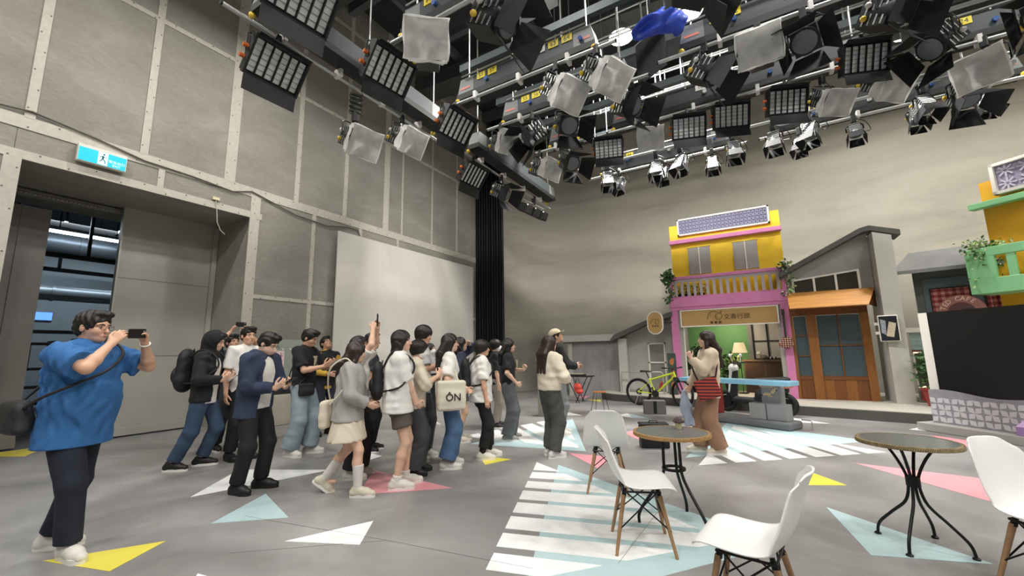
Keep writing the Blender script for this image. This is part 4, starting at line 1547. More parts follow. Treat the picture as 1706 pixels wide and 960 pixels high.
# grey hut with the sloping dark roof
hf = thing('hut_front', 'grey hut front with a dark sloping roof edge behind the bicycle', 'scenery', (0, 12.55, PZ))
ht = [(-3.72, 0.0), (-2.15, 0.0), (-2.15, 2.12), (-2.85, 1.93), (-3.72, 1.62)]
Mh = Matrix(((1, 0, 0, 0), (0, 0, -1, 0), (0, 1, 0, 0), (0, 0, 0, 1)))
MB().prism(ht, 0.08, Mh @ Matrix.Translation((0, 0, -0.08))).build('wall_panel', M_GREYP, hf)
B('pillar', (-3.72, -0.16, 0), (-3.47, -0.005, 1.58), M_GREYL, hf, bevel=0.01)
MB().prism([(-3.92, 1.52), (-3.80, 1.68), (-2.85, 2.06), (-2.1, 2.28), (-2.1, 2.14), (-2.85, 1.93), (-3.78, 1.54)], 0.42, Mh @ Matrix.Translation((0, 0, -0.12))).build('roof_edge', M_GREYD, hf)
wf = MB()
for x in (-2.86, -2.42):
    wf.box((x - 0.02, -0.03, 0.02), (x + 0.02, 0.0, 1.42))
for z in (0.02, 0.86, 1.40):
    wf.box((-2.88, -0.03, z - 0.02), (-2.40, 0.0, z + 0.02))
wo = wf.build('window_frame', M_WHITEP, hf)
B('pane', (-2.84, -0.012, 0.88), (-2.44, -0.008, 1.38), mat('dusty_pane', '87867e', 0.3, var=0.15, scale=4), wo)
B('pane', (-2.84, -0.012, 0.04), (-2.44, -0.008, 0.84), mat('dusty_pane', '87867e'), wo)
rr = MB()
rr.tube([(-3.62, 0, 0), (-3.62, 0, 0.56), (-3.6, 0, 0.6), (-2.5, 0, 0.6), (-2.46, 0, 0.56), (-2.46, 0, 0)], 0.018, 8)
tag(rr.build('pipe_rail', mat('rail_silver', 'b3b2ac', 0.35, 0.5, var=0), smooth=60), 'thin silver pipe rail in front of the grey hut', 'rail').location = (0, 12.25, PZ)
bb = thing('painted_board', 'tall dark green board with orange painting leaning beside the pink post', 'board', (-2.19, 12.22, PZ))
B('board_face', (-0.11, -0.02, 0), (0.11, 0.01, 1.12), mat('board_green', '394540', 0.7, var=0.1), bb, bevel=0.006)
for k, z in enumerate((0.25, 0.55, 0.88)):
    MB().ball((0.0, -0.022, z), (0.06, 0.006, 0.09), 9, 5).ball((0.03, -0.022, z + 0.06), (0.04, 0.006, 0.05), 7, 4).build('painted_figure', mat('orange_daub', 'b06a34', 0.8, var=0.4, scale=30), bb)

# ------------------------------------------------------------------ yellow house with pink balcony
hs = thing('house_front', 'yellow two-storey house front with a pink balcony and tan shop sign', 'house')
YU = 12.75


def up_box(name, xa, za, xb, zb, y0, y1, m, parent=hs, bevel=0.0):
    (x0, z0), (x1, z1) = AT(xa, za, y0), AT(xb, zb, y0)
    return B(name, (x0, y0, z0), (x1, y1, z1), m, parent, bevel)


up_box('upper_wall', -2.00, 2.80, 0.66, 4.50, YU, YU + 0.12, M_YEL)
up_box('parapet', -2.01, 4.50, 0.67, 4.93, YU - 0.02, YU + 0.12, M_YEL)
up_box('cornice', -2.04, 4.40, 0.69, 4.51, YU - 0.14, YU, M_PINK, bevel=0.01)
for xa, xb in ((-1.56, -1.00), (-0.44, 0.12)):
    w_ = up_box('window', xa, 3.47, xb, 4.24, YU - 0.012, YU, mat('shutter_grey', '9b9890', 0.5, var=0.05))
    up_box('shutter', xa + 0.02, 3.48, (xa + xb) / 2 - 0.01, 4.22, YU - 0.02, YU - 0.012, mat('shutter_grey', '9b9890'), w_)
    up_box('shutter', (xa + xb) / 2 + 0.01, 3.48, xb - 0.02, 4.22, YU - 0.02, YU - 0.012, mat('shutter_grey', '9b9890'), w_)
    up_box('mullion', (xa + xb) / 2 - 0.012, 3.47, (xa + xb) / 2 + 0.012, 4.24, YU - 0.028, YU - 0.012, M_WHITEP, w_)
    up_box('lintel_bar', xa - 0.03, 4.23, xb + 0.03, 4.27, YU - 0.03, YU, M_YEL, w_)
lat = up_box('lattice_panel', -1.75, 4.66, 0.42, 5.06, YU - 0.06, YU - 0.03, mat('lattice_back', '50506a', 0.6, var=0.1))
M_LAT = mat('lattice_pale', '9794ae', 0.6, var=0.1)
(lx0, lz0), (lx1, lz1) = AT(-1.75, 4.66, YU - 0.06), AT(0.42, 5.06, YU - 0.06)
lm = MB()
nx, nz = 24, 4
cw, ch = (lx1 - lx0) / nx, (lz1 - lz0) / nz
for i in range(nx):
    for j in range(nz):
        c = Vector((lx0 + (i + 0.5) * cw, YU - 0.066, lz0 + (j + 0.5) * ch))
        for a in (45, 135):
            d = Vector((math.cos(R(a)), 0, math.sin(R(a)))) * cw * 0.55
            lm.bar(c - d, c + d, 0.012, 0.02, up=(-d.z, 0, d.x))
lo_ = lm.build('lattice_petals', M_LAT, lat)
lo_['kind'] = 'stuff'
for (a, b) in (((-1.79, 4.62), (0.46, 4.66)), ((-1.79, 5.06), (0.46, 5.10)), ((-1.79, 4.62), (-1.75, 5.10)), ((0.42, 4.62), (0.46, 5.10))):
    up_box('sign_frame', a[0], a[1], b[0], b[1], YU - 0.09, YU - 0.03, M_WHITEP, lat)
# balcony
YB = 12.3
B('balcony_deck', (-2.13, YB, 2.63), (0.64, YU, 2.76), M_PINK, hs)
B('deck_edge', (-2.15, YB - 0.03, 2.58), (0.66, YB, 2.84), M_PINK, hs, bevel=0.008)
B('hand_rail', (-2.10, YB - 0.02, 3.36), (0.68, YB + 0.10, 3.44), M_PINK, hs, bevel=0.008)
B('rail_board', (-2.06, YB + 0.02, 3.28), (0.62, YB + 0.06, 3.36), mat('baluster_grey', 'b3a9ab', 0.6), hs)
B('rail_board', (-2.06, YB + 0.02, 2.84), (0.62, YB + 0.06, 2.88), M_PINK, hs)
for x in (-2.12, 0.56):
    B('corner_post', (x, YB, 2.76), (x + 0.09, YB + 0.09, 3.36), M_PINK, hs)
    B('side_rail', (x, YB + 0.09, 3.34), (x + 0.08, YU, 3.42), M_PINK, hs)
for k in range(16):
    x = -1.95 + k * 2.44 / 15
    B('baluster', (x - 0.035, YB + 0.025, 2.86), (x + 0.035, YB + 0.055, 3.30), MATS['baluster_grey'], hs)
# ground floor
B('post', (-2.14, YB, PZ), (-1.95, YB + 0.12, 2.60), M_PINK, hs)
B('post', (0.47, YB, PZ), (0.64, YB + 0.12, 2.60), M_PINK, hs)
B('beam', (-2.14, YB - 0.005, 2.50), (0.65, YB + 0.12, 2.62), M_PINK, hs)
B('inner_frame', (-1.95, YB + 0.04, PZ), (-1.84, YB + 0.14, 2.52), M_GREYP, hs)
B('inner_frame', (0.37, YB + 0.04, PZ), (0.47, YB + 0.14, 2.52), M_GREYP, hs)
B('trim_strip', (-1.845, YB + 0.03, PZ), (-1.815, YB + 0.06, 2.05), M_WHITEP, hs)
sb = B('sign_board', (-1.86, YB - 0.02, 2.05), (0.39, YB + 0.03, 2.46), M_TAN, hs, label='tan shop sign with hand-drawn animal logo and four characters')
for (a, b) in (((-1.89, 2.02), (0.42, 2.05)), ((-1.89, 2.46), (0.42, 2.485)), ((-1.89, 2.05), (-1.86, 2.46)), ((0.39, 2.05), (0.42, 2.46))):
    B('sign_frame', (a[0], YB - 0.03, a[1]), (b[0], YB + 0.03, b[1]), M_WHITEP, sb)


def logo(parent, c, w, yy):
    """line drawing: a round-backed animal with a small head, three marks under it"""
    mb = MB()
    pts = [(0.0, 0.02), (0.03, 0.30), (0.18, 0.52), (0.42, 0.60), (0.66, 0.54), (0.78, 0.40), (0.86, 0.50), (0.96, 0.60), (0.90, 0.40), (0.98, 0.24), (0.92, 0.06), (0.76, -0.04), (0.58, 0.0), (0.50, 0.16), (0.56, 0.34), (0.70, 0.40)]
    P_ = [(c[0] + (p[0] - 0.5) * w, yy, c[1] + (p[1] - 0.25) * w) for p in pts]
    for a, b in zip(P_, P_[1:]):
        mb.bar(a, b, 0.004, 0.05 * w, up=(0, 1, 0)) if False else mb.cyl(a, b, 0.021 * w, n=5)
    for p in ((0.60, 0.2), (0.66, 0.12), (0.22, 0.34)):
        mb.ball((c[0] + (p[0] - 0.5) * w, yy, c[1] + (p[1] - 0.25) * w), 0.035 * w, 6, 4)
    mb.build('logo_drawing', M_INK, parent)
    for k in range(3):
        B('logo_mark', (c[0] + (-0.34 + k * 0.28) * w, yy - 0.004, c[1] - 0.56 * w), (c[0] + (-0.16 + k * 0.28) * w, yy + 0.002, c[1] - 0.40 * w), M_INK, parent)


logo(sb, (-1.02, 2.29), 0.36, YB - 0.022)
for k, chx in enumerate('文青行旅'):
    text('sign_character', chx, 0.155, facing((-0.74 + k * 0.155, YB - 0.022, 2.245), (0, -1, 0)), M_INK, sb, 0.002)
# shop interior
B('back_wall', (-1.95, 14.05, PZ), (-0.35, 14.12, 2.62), mat('shop_green', '78ae6c', 0.7, var=0.06), hs)
B('back_wall', (-0.35, 14.05, PZ), (0.62, 14.12, 2.62), mat('shop_grey', '9b988e', 0.7), hs)
B('side_wall', (-2.06, YB + 0.14, PZ), (-1.96, 14.05, 2.62), M_GREYP, hs)
B('side_wall', (0.52, YB + 0.14, PZ), (0.62, 14.05, 2.62), M_GREYP, hs)
B('shop_ceiling', (-2.06, YB + 0.14, 2.56), (0.62, 14.12, 2.62), mat('shop_grey', '9b988e'), hs)
sw_ = B('lattice_window', (-0.22, 13.98, 1.10), (0.50, 14.0, 2.56), mat('rice_paper', 'c6c2b6', 0.7), hs)
for x in (-0.22, 0.14, 0.49):
    B('lattice_bar', (x - 0.02, 13.95, 1.10), (x + 0.02, 13.985, 2.56), M_BLACK, sw_)
for z in (1.12, 1.62, 2.14):
    B('lattice_bar', (-0.22, 13.955, z - 0.015), (0.50, 13.98, z + 0.015), M_BLACK, sw_)
# oval hanging sign
ov = thing('oval_sign', 'oval tan sign with animal logo hung beside the pink balcony', 'sign', (-2.56, 12.22, 2.18))


def stadium(w_, h_, n=10):
    r = w_ / 2
    k = h_ / 2 - r
    return [(r * math.cos(t), k + r * math.sin(t)) for t in np.linspace(0, PI, n)] + [(r * math.cos(t), -k + r * math.sin(t)) for t in np.linspace(PI, 2 * PI, n)]


MB().prism(stadium(0.44, 0.66), 0.06, facing((0, 0.03, 0), (0, -1, 0))).build('sign_rim', M_WHITEP, ov, 40)
fc = MB().prism(stadium(0.38, 0.60), 0.012, facing((0, -0.03, 0), (0, -1, 0))).build('sign_face', M_TAN, ov, 40)
logo(fc, (0, 0.02), 0.24, -0.044)
MB().cyl((0.0, 0.0, 0.0), (0.46, 0.1, 0.0), 0.02, n=8).build('bracket', M_BLACK, ov)

# plants on the balcony
for k, (x, z, nm) in enumerate(((-2.14, 3.42, 'dark green trailing plant on the end of the pink balcony rail'), (0.66, 3.40, 'white-flowered trailing plant at the pink balcony corner'))):
    t = thing('trailing_plant', nm, 'plant', (x, YB - 0.05, z))
    pts = [(random.uniform(-0.12, 0.12), random.uniform(-0.08, 0.05), random.uniform(-0.05, 0.16)) for _ in range(12)] + [(random.uniform(-0.06, 0.1), -0.02, -0.08 * j) for j in range(1, 9)]
    leaves('foliage', t, pts, 190, 0.12 if k == 0 else 0.085, [M_LEAF, M_LEAF if k == 0 else M_LEAF2, M_FLOWER], 0.05, 0.02 if k == 0 else 0.22, 5 + k)
    MB().tube([(0, 0, 0.05), (0.02, -0.02, -0.2), (0, -0.02, -0.45), (0.03, -0.02, -0.62)], 0.006, 5).build('vine', M_LEAF, t)
    MB().lathe([(0.05, -0.04), (0.07, 0.05)], 10).build('pot', M_DARKIN, t)
for k in range(4):
    t = thing('potted_plant', 'small black pot of white flowers behind the pink balusters', 'plant', (-1.88 + k * 0.19, YB + 0.22, 2.76), group='flower pots on the pink balcony')
    MB().lathe([(0.055, 0), (0.075, 0.2), (0.08, 0.21)], 12).build('pot', M_BLACK, t)
    leaves('foliage', t, [(0, 0, 0.26), (0.02, 0.01, 0.34), (-0.02, 0, 0.4)], 50, 0.07, [M_LEAF, M_LEAF2, M_FLOWER], 0.05, 0.35, 20 + k)

# ------------------------------------------------------------------ grey gabled shop with the wooden front
gs = thing('gabled_house', 'grey gabled house front with a white three-pane window and dark roof edge', 'house')
YG = 12.42
MB().prism([(0.66, 2.55), (2.34, 2.55), (2.34, 4.06), (2.2, 4.06), (0.66, 3.24)], 0.08, Matrix.Translation((0, YG + 0.08, 0)) @ Mh).build('gable_wall', M_GREYP, gs)
MB().prism([(0.52, 3.14), (0.52, 3.26), (2.16, 4.12), (2.34, 4.16), (2.86, 3.98), (2.86, 3.86), (2.34, 4.05), (2.2, 4.02)], 0.55, Matrix.Translation((0, YG + 0.22, 0)) @ Mh).build('roof_edge', M_GREYD, gs)
pl = MB()
pl.prism([(2.34, PZ), (2.66, PZ), (2.68, 3.86), (2.36, 3.98)], 0.95, Matrix.Translation((0, 12.95, 0)) @ Mh)
pl.build('pillar', M_GREYL, gs)
wn = MB()
wn.prism([(0.79, 2.66), (2.08, 2.66), (2.10, 3.20), (0.79, 3.06)], 0.02, Matrix.Translation((0, YG - 0.005, 0)) @ Mh)
gw = wn.build('window', M_DARKIN, gs)
for k in range(4):
    x = 0.79 + k * 0.43
    zt = 3.06 + 0.14 * (x - 0.79) / 1.31
    B('frame_bar', (x - 0.022, YG - 0.05, 2.66), (x + 0.022, YG - 0.005, zt), M_WHITEP, gw)
for k in range(3):
    x = 0.81 + k * 0.43
    zt = 3.06 + 0.14 * (x + 0.2 - 0.79) / 1.31
    B('pane', (x, YG - 0.034, 2.68), (x + 0.39, YG - 0.03, zt - 0.04), mat('dim_glass', '3c3930', 0.15, var=0.1), gw)
MB().bar((0.77, YG - 0.03, 2.66), (2.10, YG - 0.03, 2.66), 0.045, 0.04).build('frame_bar', M_WHITEP, gw)
MB().bar((0.77, YG - 0.03, 3.06), (2.10, YG - 0.03, 3.20), 0.045, 0.04).build('frame_bar', M_WHITEP, gw)

ws = thing('wooden_shopfront', 'brown wooden shopfront with smoked panes under a golden plank awning', 'shopfront')
YWD = 12.32
for k in range(5):
    z0 = 2.34 + k * 0.082
    y0 = 11.86 + k * 0.092
    MB().add([(0.63, y0, z0), (2.10 + k * 0.045, y0, z0), (2.145 + k * 0.045, y0 + 0.10, z0 + 0.088), (0.64, y0 + 0.10, z0 + 0.088),
              (0.63, y0 + 0.02, z0 - 0.02), (2.10 + k * 0.045, y0 + 0.02, z0 - 0.02), (2.145 + k * 0.045, y0 + 0.12, z0 + 0.068), (0.64, y0 + 0.12, z0 + 0.068)],
             [(0, 1, 2, 3), (7, 6, 5, 4), (0, 4, 5, 1), (1, 5, 6, 2), (2, 6, 7, 3), (3, 7, 4, 0)]).build('awning_plank', M_WOOD, ws)
MB().add([(2.10, 11.87, 2.33), (2.32, 12.33, 2.74), (2.32, 12.33, 2.30)], [(0, 1, 2), (2, 1, 0)]).build('awning_cheek', M_WOODV, ws)
B('head_beam', (0.64, YWD, 2.18), (2.14, YWD + 0.1, 2.42), M_WOODV, ws)
for (a, b) in ((0.645, 0.70), (0.97, 1.16), (1.985, 2.14)):
    B('door_stile', (a, YWD - 0.01, PZ), (b, YWD + 0.1, 2.2), M_WOODV2, ws)
B('door_rail', (0.64, YWD + 0.005, 0.66), (2.14, YWD + 0.09, 0.73), M_WOODV, ws)
for (x0, x1, cols, rows) in ((0.70, 0.97, 1, 3), (1.16, 1.985, 2, 2)):
    for i in range(cols):
        for j in range(rows):
            xa, xb = x0 + (x1 - x0) * i / cols, x0 + (x1 - x0) * (i + 1) / cols
            za, zb = 0.73 + 1.45 * j / rows, 0.73 + 1.45 * (j + 1) / rows
            B('glass_pane', (xa + 0.01, YWD + 0.05, za + 0.01), (xb - 0.01, YWD + 0.06, zb - 0.01), M_GLASS, ws)
            B('glazing_bar', (xa, YWD + 0.03, za - 0.012), (xb, YWD + 0.05, za + 0.012), M_WOODV, ws)
    for i in range(1, cols):
        xa = x0 + (x1 - x0) * i / cols
        B('glazing_bar', (xa - 0.012, YWD + 0.025, 0.73), (xa + 0.012, YWD + 0.055, 2.18), M_WOODV, ws)
for k in range(6):
    xs = [0.70, 0.97, 1.16, 1.36, 1.57, 1.78, 1.985]
    B('lower_board', (xs[k] + 0.003, YWD + 0.02, PZ), (xs[k + 1] - 0.003, YWD + 0.05 + 0.006 * (k % 2), 0.66), M_WOODV2 if k in (2, 4) else M_WOODV, ws)
ps = thing('poster_sign', 'black poster in a white frame sticking out from the grey pillar', 'sign', (2.40, 11.97, 1.80), R(-6))
B('sign_case', (-0.18, -0.05, -0.29), (0.16, 0.02, 0.28), M_WHITEP, ps, bevel=0.02)
po = B('poster', (-0.16, -0.056, -0.27), (0.135, -0.05, 0.26), mat('poster_black', '20222a', 0.35, var=0.1), ps)
MB().prism([(-0.07, -0.17), (0.05, -0.20), (0.115, 0.10), (0.0, 0.14)], 0.003, facing((0, -0.0565, 0), (0, -1, 0))).build('printed_card', mat('card_cream', 'cfc2a8', 0.5, var=0.25, scale=30), po)
MB().prism([(-0.14, -0.10), (-0.07, -0.15), (-0.05, 0.16), (-0.14, 0.2)], 0.002, facing((0, -0.0565, 0), (0, -1, 0))).build('printed_script', mat('script_grey', '9aa0a6', 0.5, var=0.5, scale=40), po)
for z in (-0.1, 0.1):
    B('bracket', (-0.24, -0.02, z - 0.03), (-0.18, 0.01, z + 0.03), M_WHITEP, ps)

# ------------------------------------------------------------------ grey canopy house with gingham curtains
cn = thing('canopy_house', 'dark grey house front with a grey canopy and red gingham curtains', 'house', (3.16, 13.05, PZ), R(-14))
B('front_wall', (0, 0, 0), (1.45, 0.1, 2.98), mat('slate_scenic', '5d605d', 0.8, var=0.1), cn)
MB().add([(-0.32, -0.42, 2.92), (1.5, -0.42, 2.92), (1.5, 0.0, 3.38), (0.0, 0.0, 3.38), (-0.32, -0.42, 2.84), (1.5, -0.42, 2.84), (1.5, 0.0, 3.0), (-0.1, 0.0, 3.0)],
         [(0, 1, 2, 3), (0, 4, 5, 1), (4, 7, 6, 5), (0, 3, 7, 4), (1, 5, 6, 2), (3, 2, 6, 7)]).build('canopy', mat('canopy_grey', '7d7d7b', 0.7, var=0.1), cn)
B('window_surround', (0.15, -0.02, 1.25), (1.42, 0.0, 2.72), mat('slate_blue', '5c6a6f', 0.7), cn)
GING = mat_check('red_gingham', [0, 2], 0.12, ['6e2a2c', '9c4a48', 'b98a84'])
for (xa, xb) in ((0.24, 0.88), (1.06, 1.38)):
    w_ = B('window_opening', (xa, -0.03, 1.3), (xb, -0.02, 2.5), M_DARKIN, cn)
    cu_ = MB()
    nn = 24
    vs, fs = [], []
    for i in range(nn + 1):
        t = i / nn
        x = xa + 0.02 + (xb - xa - 0.04) * t
        y = -0.055 + 0.018 * math.sin(t * 2 * PI * 4)
        zb = 1.42 + 0.06 * math.sin(t * 5)
        vs += [(x, y, zb), (x, y, 2.47), (x, y - 0.004, zb), (x, y - 0.004, 2.47)]
    for i in range(nn):
        a, b = 4 * i, 4 * i + 4
        fs += [(a + 1, b + 1, b, a), (a + 2, b + 2, b + 3, a + 3)]
    cu_.add(vs, fs).build('gingham_curtain', GING, w_, 60)
B('centre_post', (0.90, -0.05, 1.25), (1.04, -0.02, 2.6), MATS['slate_blue'], cn)
# round cafe sign
cs = thing('round_sign', 'round brown cafe sign with pale lettering and a painted face', 'sign', (3.62, 12.15, 2.08), R(-30))
MB().cyl((0, 0.04, 0), (0, -0.03, 0), 0.36, n=36).build('sign_disc', mat('sign_brown', '8a5a50', 0.6, var=0.08), cs, 40)
MB().cyl((0, -0.03, 0), (0, -0.036, 0), 0.21, n=32).build('sign_inner', mat('sign_maroon', '4c2a28', 0.6, var=0.15), cs, 40)
MB().ball((0.0, -0.037, -0.06), (0.13, 0.008, 0.12), 12, 6).build('painted_face', mat('face_tan', 'a98766', 0.6, var=0.2, scale=14), cs, 60)
MB().ball((0.09, -0.042, 0.05), (0.09, 0.008, 0.08), 10, 5).build('painted_hair', mat('face_dark', '2a1715', 0.6), cs, 60)
MB().ball((-0.04, -0.046, 0.0), (0.05, 0.006, 0.014), 8, 4).ball((0.06, -0.048, 0.01), (0.035, 0.006, 0.022), 8, 4).build('painted_highlight', M_WHITEP, cs)
M_SIGNT = mat('sign_letters', 'd9b3a6', 0.6, var=0)
for k, chx in enumerate('UNITED CAFE'):
    a = R(205 - k * 15.5)
    text('sign_letter', chx, 0.12, facing((0.285 * math.cos(a), -0.032, 0.285 * math.sin(a)), (0, -1, 0), (math.cos(a), 0, math.sin(a))), M_SIGNT, cs, 0.003) if chx != ' ' else None
MB().cyl((0, 0.04, -0.1), (0, 0.3, -0.1), 0.02, n=6).build('bracket', M_BLACK, cs)

# ------------------------------------------------------------------ ochre house with mint balcony
oh = thing('house_front', 'ochre house front with a mint green balcony and lattice panel on top', 'house', (4.15, 12.40, PZ), R(-42))
B('wall', (0.1, 0.1, 0), (3.2, 0.22, 4.62), M_YEL2, oh)
B('cornice', (-0.05, -0.1, 4.05), (3.3, 0.1, 4.17), M_GRN, oh, bevel=0.008)
lt = B('lattice_panel', (0.42, 0.0, 4.30), (2.8, 0.04, 4.85), mat('lattice_mid', '8f8aa0', 0.6, var=0.1), oh)
for (a, b) in (((0.36, 4.25), (2.86, 4.31)), ((0.36, 4.84), (2.86, 4.90)), ((0.36, 4.25), (0.42, 4.90)), ((2.8, 4.25), (2.86, 4.90))):
    B('panel_frame', (a[0], -0.08, a[1]), (b[0], 0.06, b[1]), M_WHITEP, lt)
lm = MB()
for i in range(8):
    for j in range(2):
        c = Vector((0.57 + i * 0.29, -0.01, 4.44 + j * 0.27))
        for a in range(0, 180, 45):
            d = Vector((math.cos(R(a)), 0, math.sin(R(a)))) * 0.13
            lm.bar(c - d, c + d, 0.02, 0.03, up=(-d.z, 0, d.x))
lo_ = lm.build('lattice_petals', mat('lattice_light', 'bcb8c8', 0.6, var=0.08), lt)
lo_['kind'] = 'stuff'
sw2 = B('window', (0.95, 0.06, 2.6), (2.2, 0.1, 3.72), M_WHITEP, oh)
for k in range(22):
    B('blind_slat', (1.0, 0.035, 2.64 + k * 0.049), (2.15, 0.06, 2.672 + k * 0.049), M_WHITEP, sw2)
B('balcony_deck', (-0.02, -0.45, 2.22), (3.2, 0.1, 2.30), M_GRN, oh)
gb = MB()
B('balcony_bottom', (-0.06, -0.5, 2.22), (3.2, -0.42, 2.52), M_GRN, oh, bevel=0.01)
B('balcony_top', (-0.06, -0.5, 2.96), (3.2, -0.42, 3.14), M_GRN, oh, bevel=0.01)
B('end_post', (-0.06, -0.5, 2.52), (0.36, -0.42, 2.96), M_GRN, oh)
B('end_panel', (-0.06, -0.42, 2.25), (0.02, 0.1, 3.14), M_GRN, oh)
for k in range(10):
    x = 0.52 + k * 0.29
    B('baluster', (x, -0.49, 2.50), (x + 0.13, -0.43, 2.98), M_GRN, oh, bevel=0.015)
t = thing('trailing_plant', 'pale green trailing plant spilling over the mint balcony corner', 'plant', (4.05, 12.12, 3.34))
pts = [(random.uniform(-0.25, 0.35), random.uniform(-0.2, 0.1), random.uniform(-0.1, 0.12)) for _ in range(30)] + [(random.uniform(-0.15, 0.1), -0.15, -0.1 * random.uniform(0, 7)) for _ in range(22)]
leaves('foliage', t, pts, 620, 0.075, [M_LEAF2, M_LEAF, M_FLOWER], 0.06, 0.06, 31)
MB().tube([(0.0, -0.1, 0.05), (-0.05, -0.15, -0.3), (-0.02, -0.15, -0.6)], 0.006, 5).build('vine', M_LEAF, t)
MB().lathe([(0.06, -0.06), (0.09, 0.04)], 10, Matrix.Translation((0.12, 0.02, 0))).build('pot', M_DARKIN, t)

# ------------------------------------------------------------------ refrigerated case, pot plant by the pillar
vm = thing('display_fridge', 'lit drinks case with a foliage-trimmed header behind the red planter', 'fridge', (3.30, 12.35, PZ), R(-14))
B('cabinet', (-0.5, -0.05, 0), (0.5, 0.5, 1.55), mat('case_grey', '8d9290', 0.5), vm)
B('header', (-0.5, -0.08, 1.12), (0.5, -0.05, 1.5), mat('header_mint', '9fb5b0', 0.5, var=0.25, scale=12), vm)
B('top_shelf', (-0.55, -0.15, 1.5), (0.55, 0.5, 1.6), M_WHITEP, vm)
B('red_strip', (-0.5, -0.09, 1.07), (0.5, -0.05, 1.11), mat('strip_red', '8a3a3e', 0.5), vm)
B('glass_front', (-0.46, -0.065, 0.34), (0.46, -0.05, 1.05), mat('case_glass', '4a4a40', 0.1, var=0.3, scale=8), vm)
for z in (0.32, 1.05):
    B('light_strip', (-0.48, -0.09, z), (0.48, -0.06, z + 0.03), mat('strip_glow', 'fff1cf', emit=1.2, var=0), vm)
for x in (-0.48, 0.02, 0.46):
    B('glass_stile', (x - 0.015, -0.08, 0.32), (x + 0.015, -0.05, 1.08), M_WHITEP, vm)
for k in range(5):
    B('crate_label', (-0.46 + k * 0.19, -0.075, 0.04), (-0.31 + k * 0.19, -0.05, 0.24), mat('label_red', '9c3f3a', 0.6, var=0.4, scale=20), vm)
pt = thing('potted_shrub', 'bushy green shrub in a red planter beside the grey pillar', 'plant', (2.92, 11.75, PZ))
MB().lathe([(0.15, 0), (0.21, 0.30), (0.235, 0.31), (0.235, 0.36), (0.19, 0.36)], 4).build('planter', mat('planter_red', '9c3b34', 0.5), pt)
MB().cyl((0, 0, 0.3), (0, 0, 0.7), 0.02, n=6).build('stem', M_WOODV, pt)
leaves('foliage', pt, [(random.uniform(-0.2, 0.2), random.uniform(-0.2, 0.2), random.uniform(0.5, 1.05)) for _ in range(30)], 520, 0.10, [M_LEAF, MATS['leaf_green'], M_FLOWER], 0.06, 0.0, 41)

# ------------------------------------------------------------------ big screen on its patterned stand
tv = thing('display_screen', 'large black screen on a white stand with a patterned grey front', 'screen', (2.42, 9.92, 0), R(-50))
B('plinth', (-0.12, -0.28, 0), (2.9, 0.5, 0.13), mat('plinth_grey', 'a9a7a2', 0.6), tv, bevel=0.012)
B('side_board', (-0.02, -0.02, 0.13), (0.16, 0.12, 1.97), M_WHITEP, tv)
B('screen_panel', (0.14, -0.05, 0.52), (2.45, 0.06, 1.97), mat('screen_black', '060607', 0.35, var=0), tv)
pat = MB()
tops = [0.66 + 0.03 * math.sin(0.4 + i * 0.55) - 0.012 * i / 3 for i in range(25)]
poly = [(0.0, 0.13), (2.7, 0.13)] + [(2.7 - i * 2.7 / 24, tops[24 - i]) for i in range(25)]
pf = pat.prism(poly, 0.012, Matrix.Translation((0, -0.09, 0)) @ Mh @ Matrix.Translation((0, 0, -0.012))).build('patterned_front', mat('pattern_grey', '97959b', 0.55, var=0.12, scale=10), tv)
M_PET = mat('pattern_pale', 'd3d0d6', 0.55, var=0.03)
pitch_ = 0.20
for i in range(14):
    for j in range(3):
        c = Vector((0.10 + i * pitch_, -0.0915, 0.25 + j * pitch_))
        if c.z > tops[min(24, int(c.x / 2.7 * 24))] - 0.05:
            continue
        for a in (45, 135):
            d = Vector((math.cos(R(a)), 0, math.sin(R(a))))
            e = Vector((-d.z, 0, d.x))
            cc = c
            for sg in (-1, 1):
                q0 = cc + d * sg * pitch_ * 0.06
                q1 = cc + d * sg * pitch_ * 0.70
                mid = (q0 + q1) / 2
                mm = MB().add([q0, mid + e * 0.046, q1, mid - e * 0.046, q0 + Vector((0, -0.002, 0)), mid + e * 0.046 + Vector((0, -0.002, 0)), q1 + Vector((0, -0.002, 0)), mid - e * 0.046 + Vector((0, -0.002, 0))], [(0, 1, 2, 3), (7, 6, 5, 4), (0, 4, 5, 1), (1, 5, 6, 2), (2, 6, 7, 3), (3, 7, 4, 0)])
                mm.build('petal', M_PET, pf)
bx = thing('pastel_box', 'lilac cardboard block standing on the plinth before the screen', 'box', (3.10, 8.86, 0.135), R(-50))
B('block', (-0.10, -0.1, 0), (0.6, 0.16, 0.12), mat('lilac_dark', '9d7fb3', 0.6), bx)
MB().add([(-0.10, -0.1, 0.12), (0.6, -0.1, 0.12), (0.6, 0.14, 0.34), (0.02, 0.14, 0.34), (-0.10, 0.16, 0.12), (0.6, 0.16, 0.12)], [(0, 1, 2, 3), (0, 3, 4), (1, 5, 2), (3, 2, 5, 4), (0, 4, 5, 1)]).build('sloped_top', mat('lilac', 'c9a9d6', 0.6), bx)

# ================================================================== furniture and props
M_SHELL_W = mat('white_plastic', 'e9e9e7', 0.35, var=0.02)
M_BEECH = mat('beech_leg', '9c7a58', 0.55, var=0.18, scale=8, stretch=(4, 4, 0.6))
M_WIRE = mat('black_wire', '17171a', 0.4, 0.4, var=0)


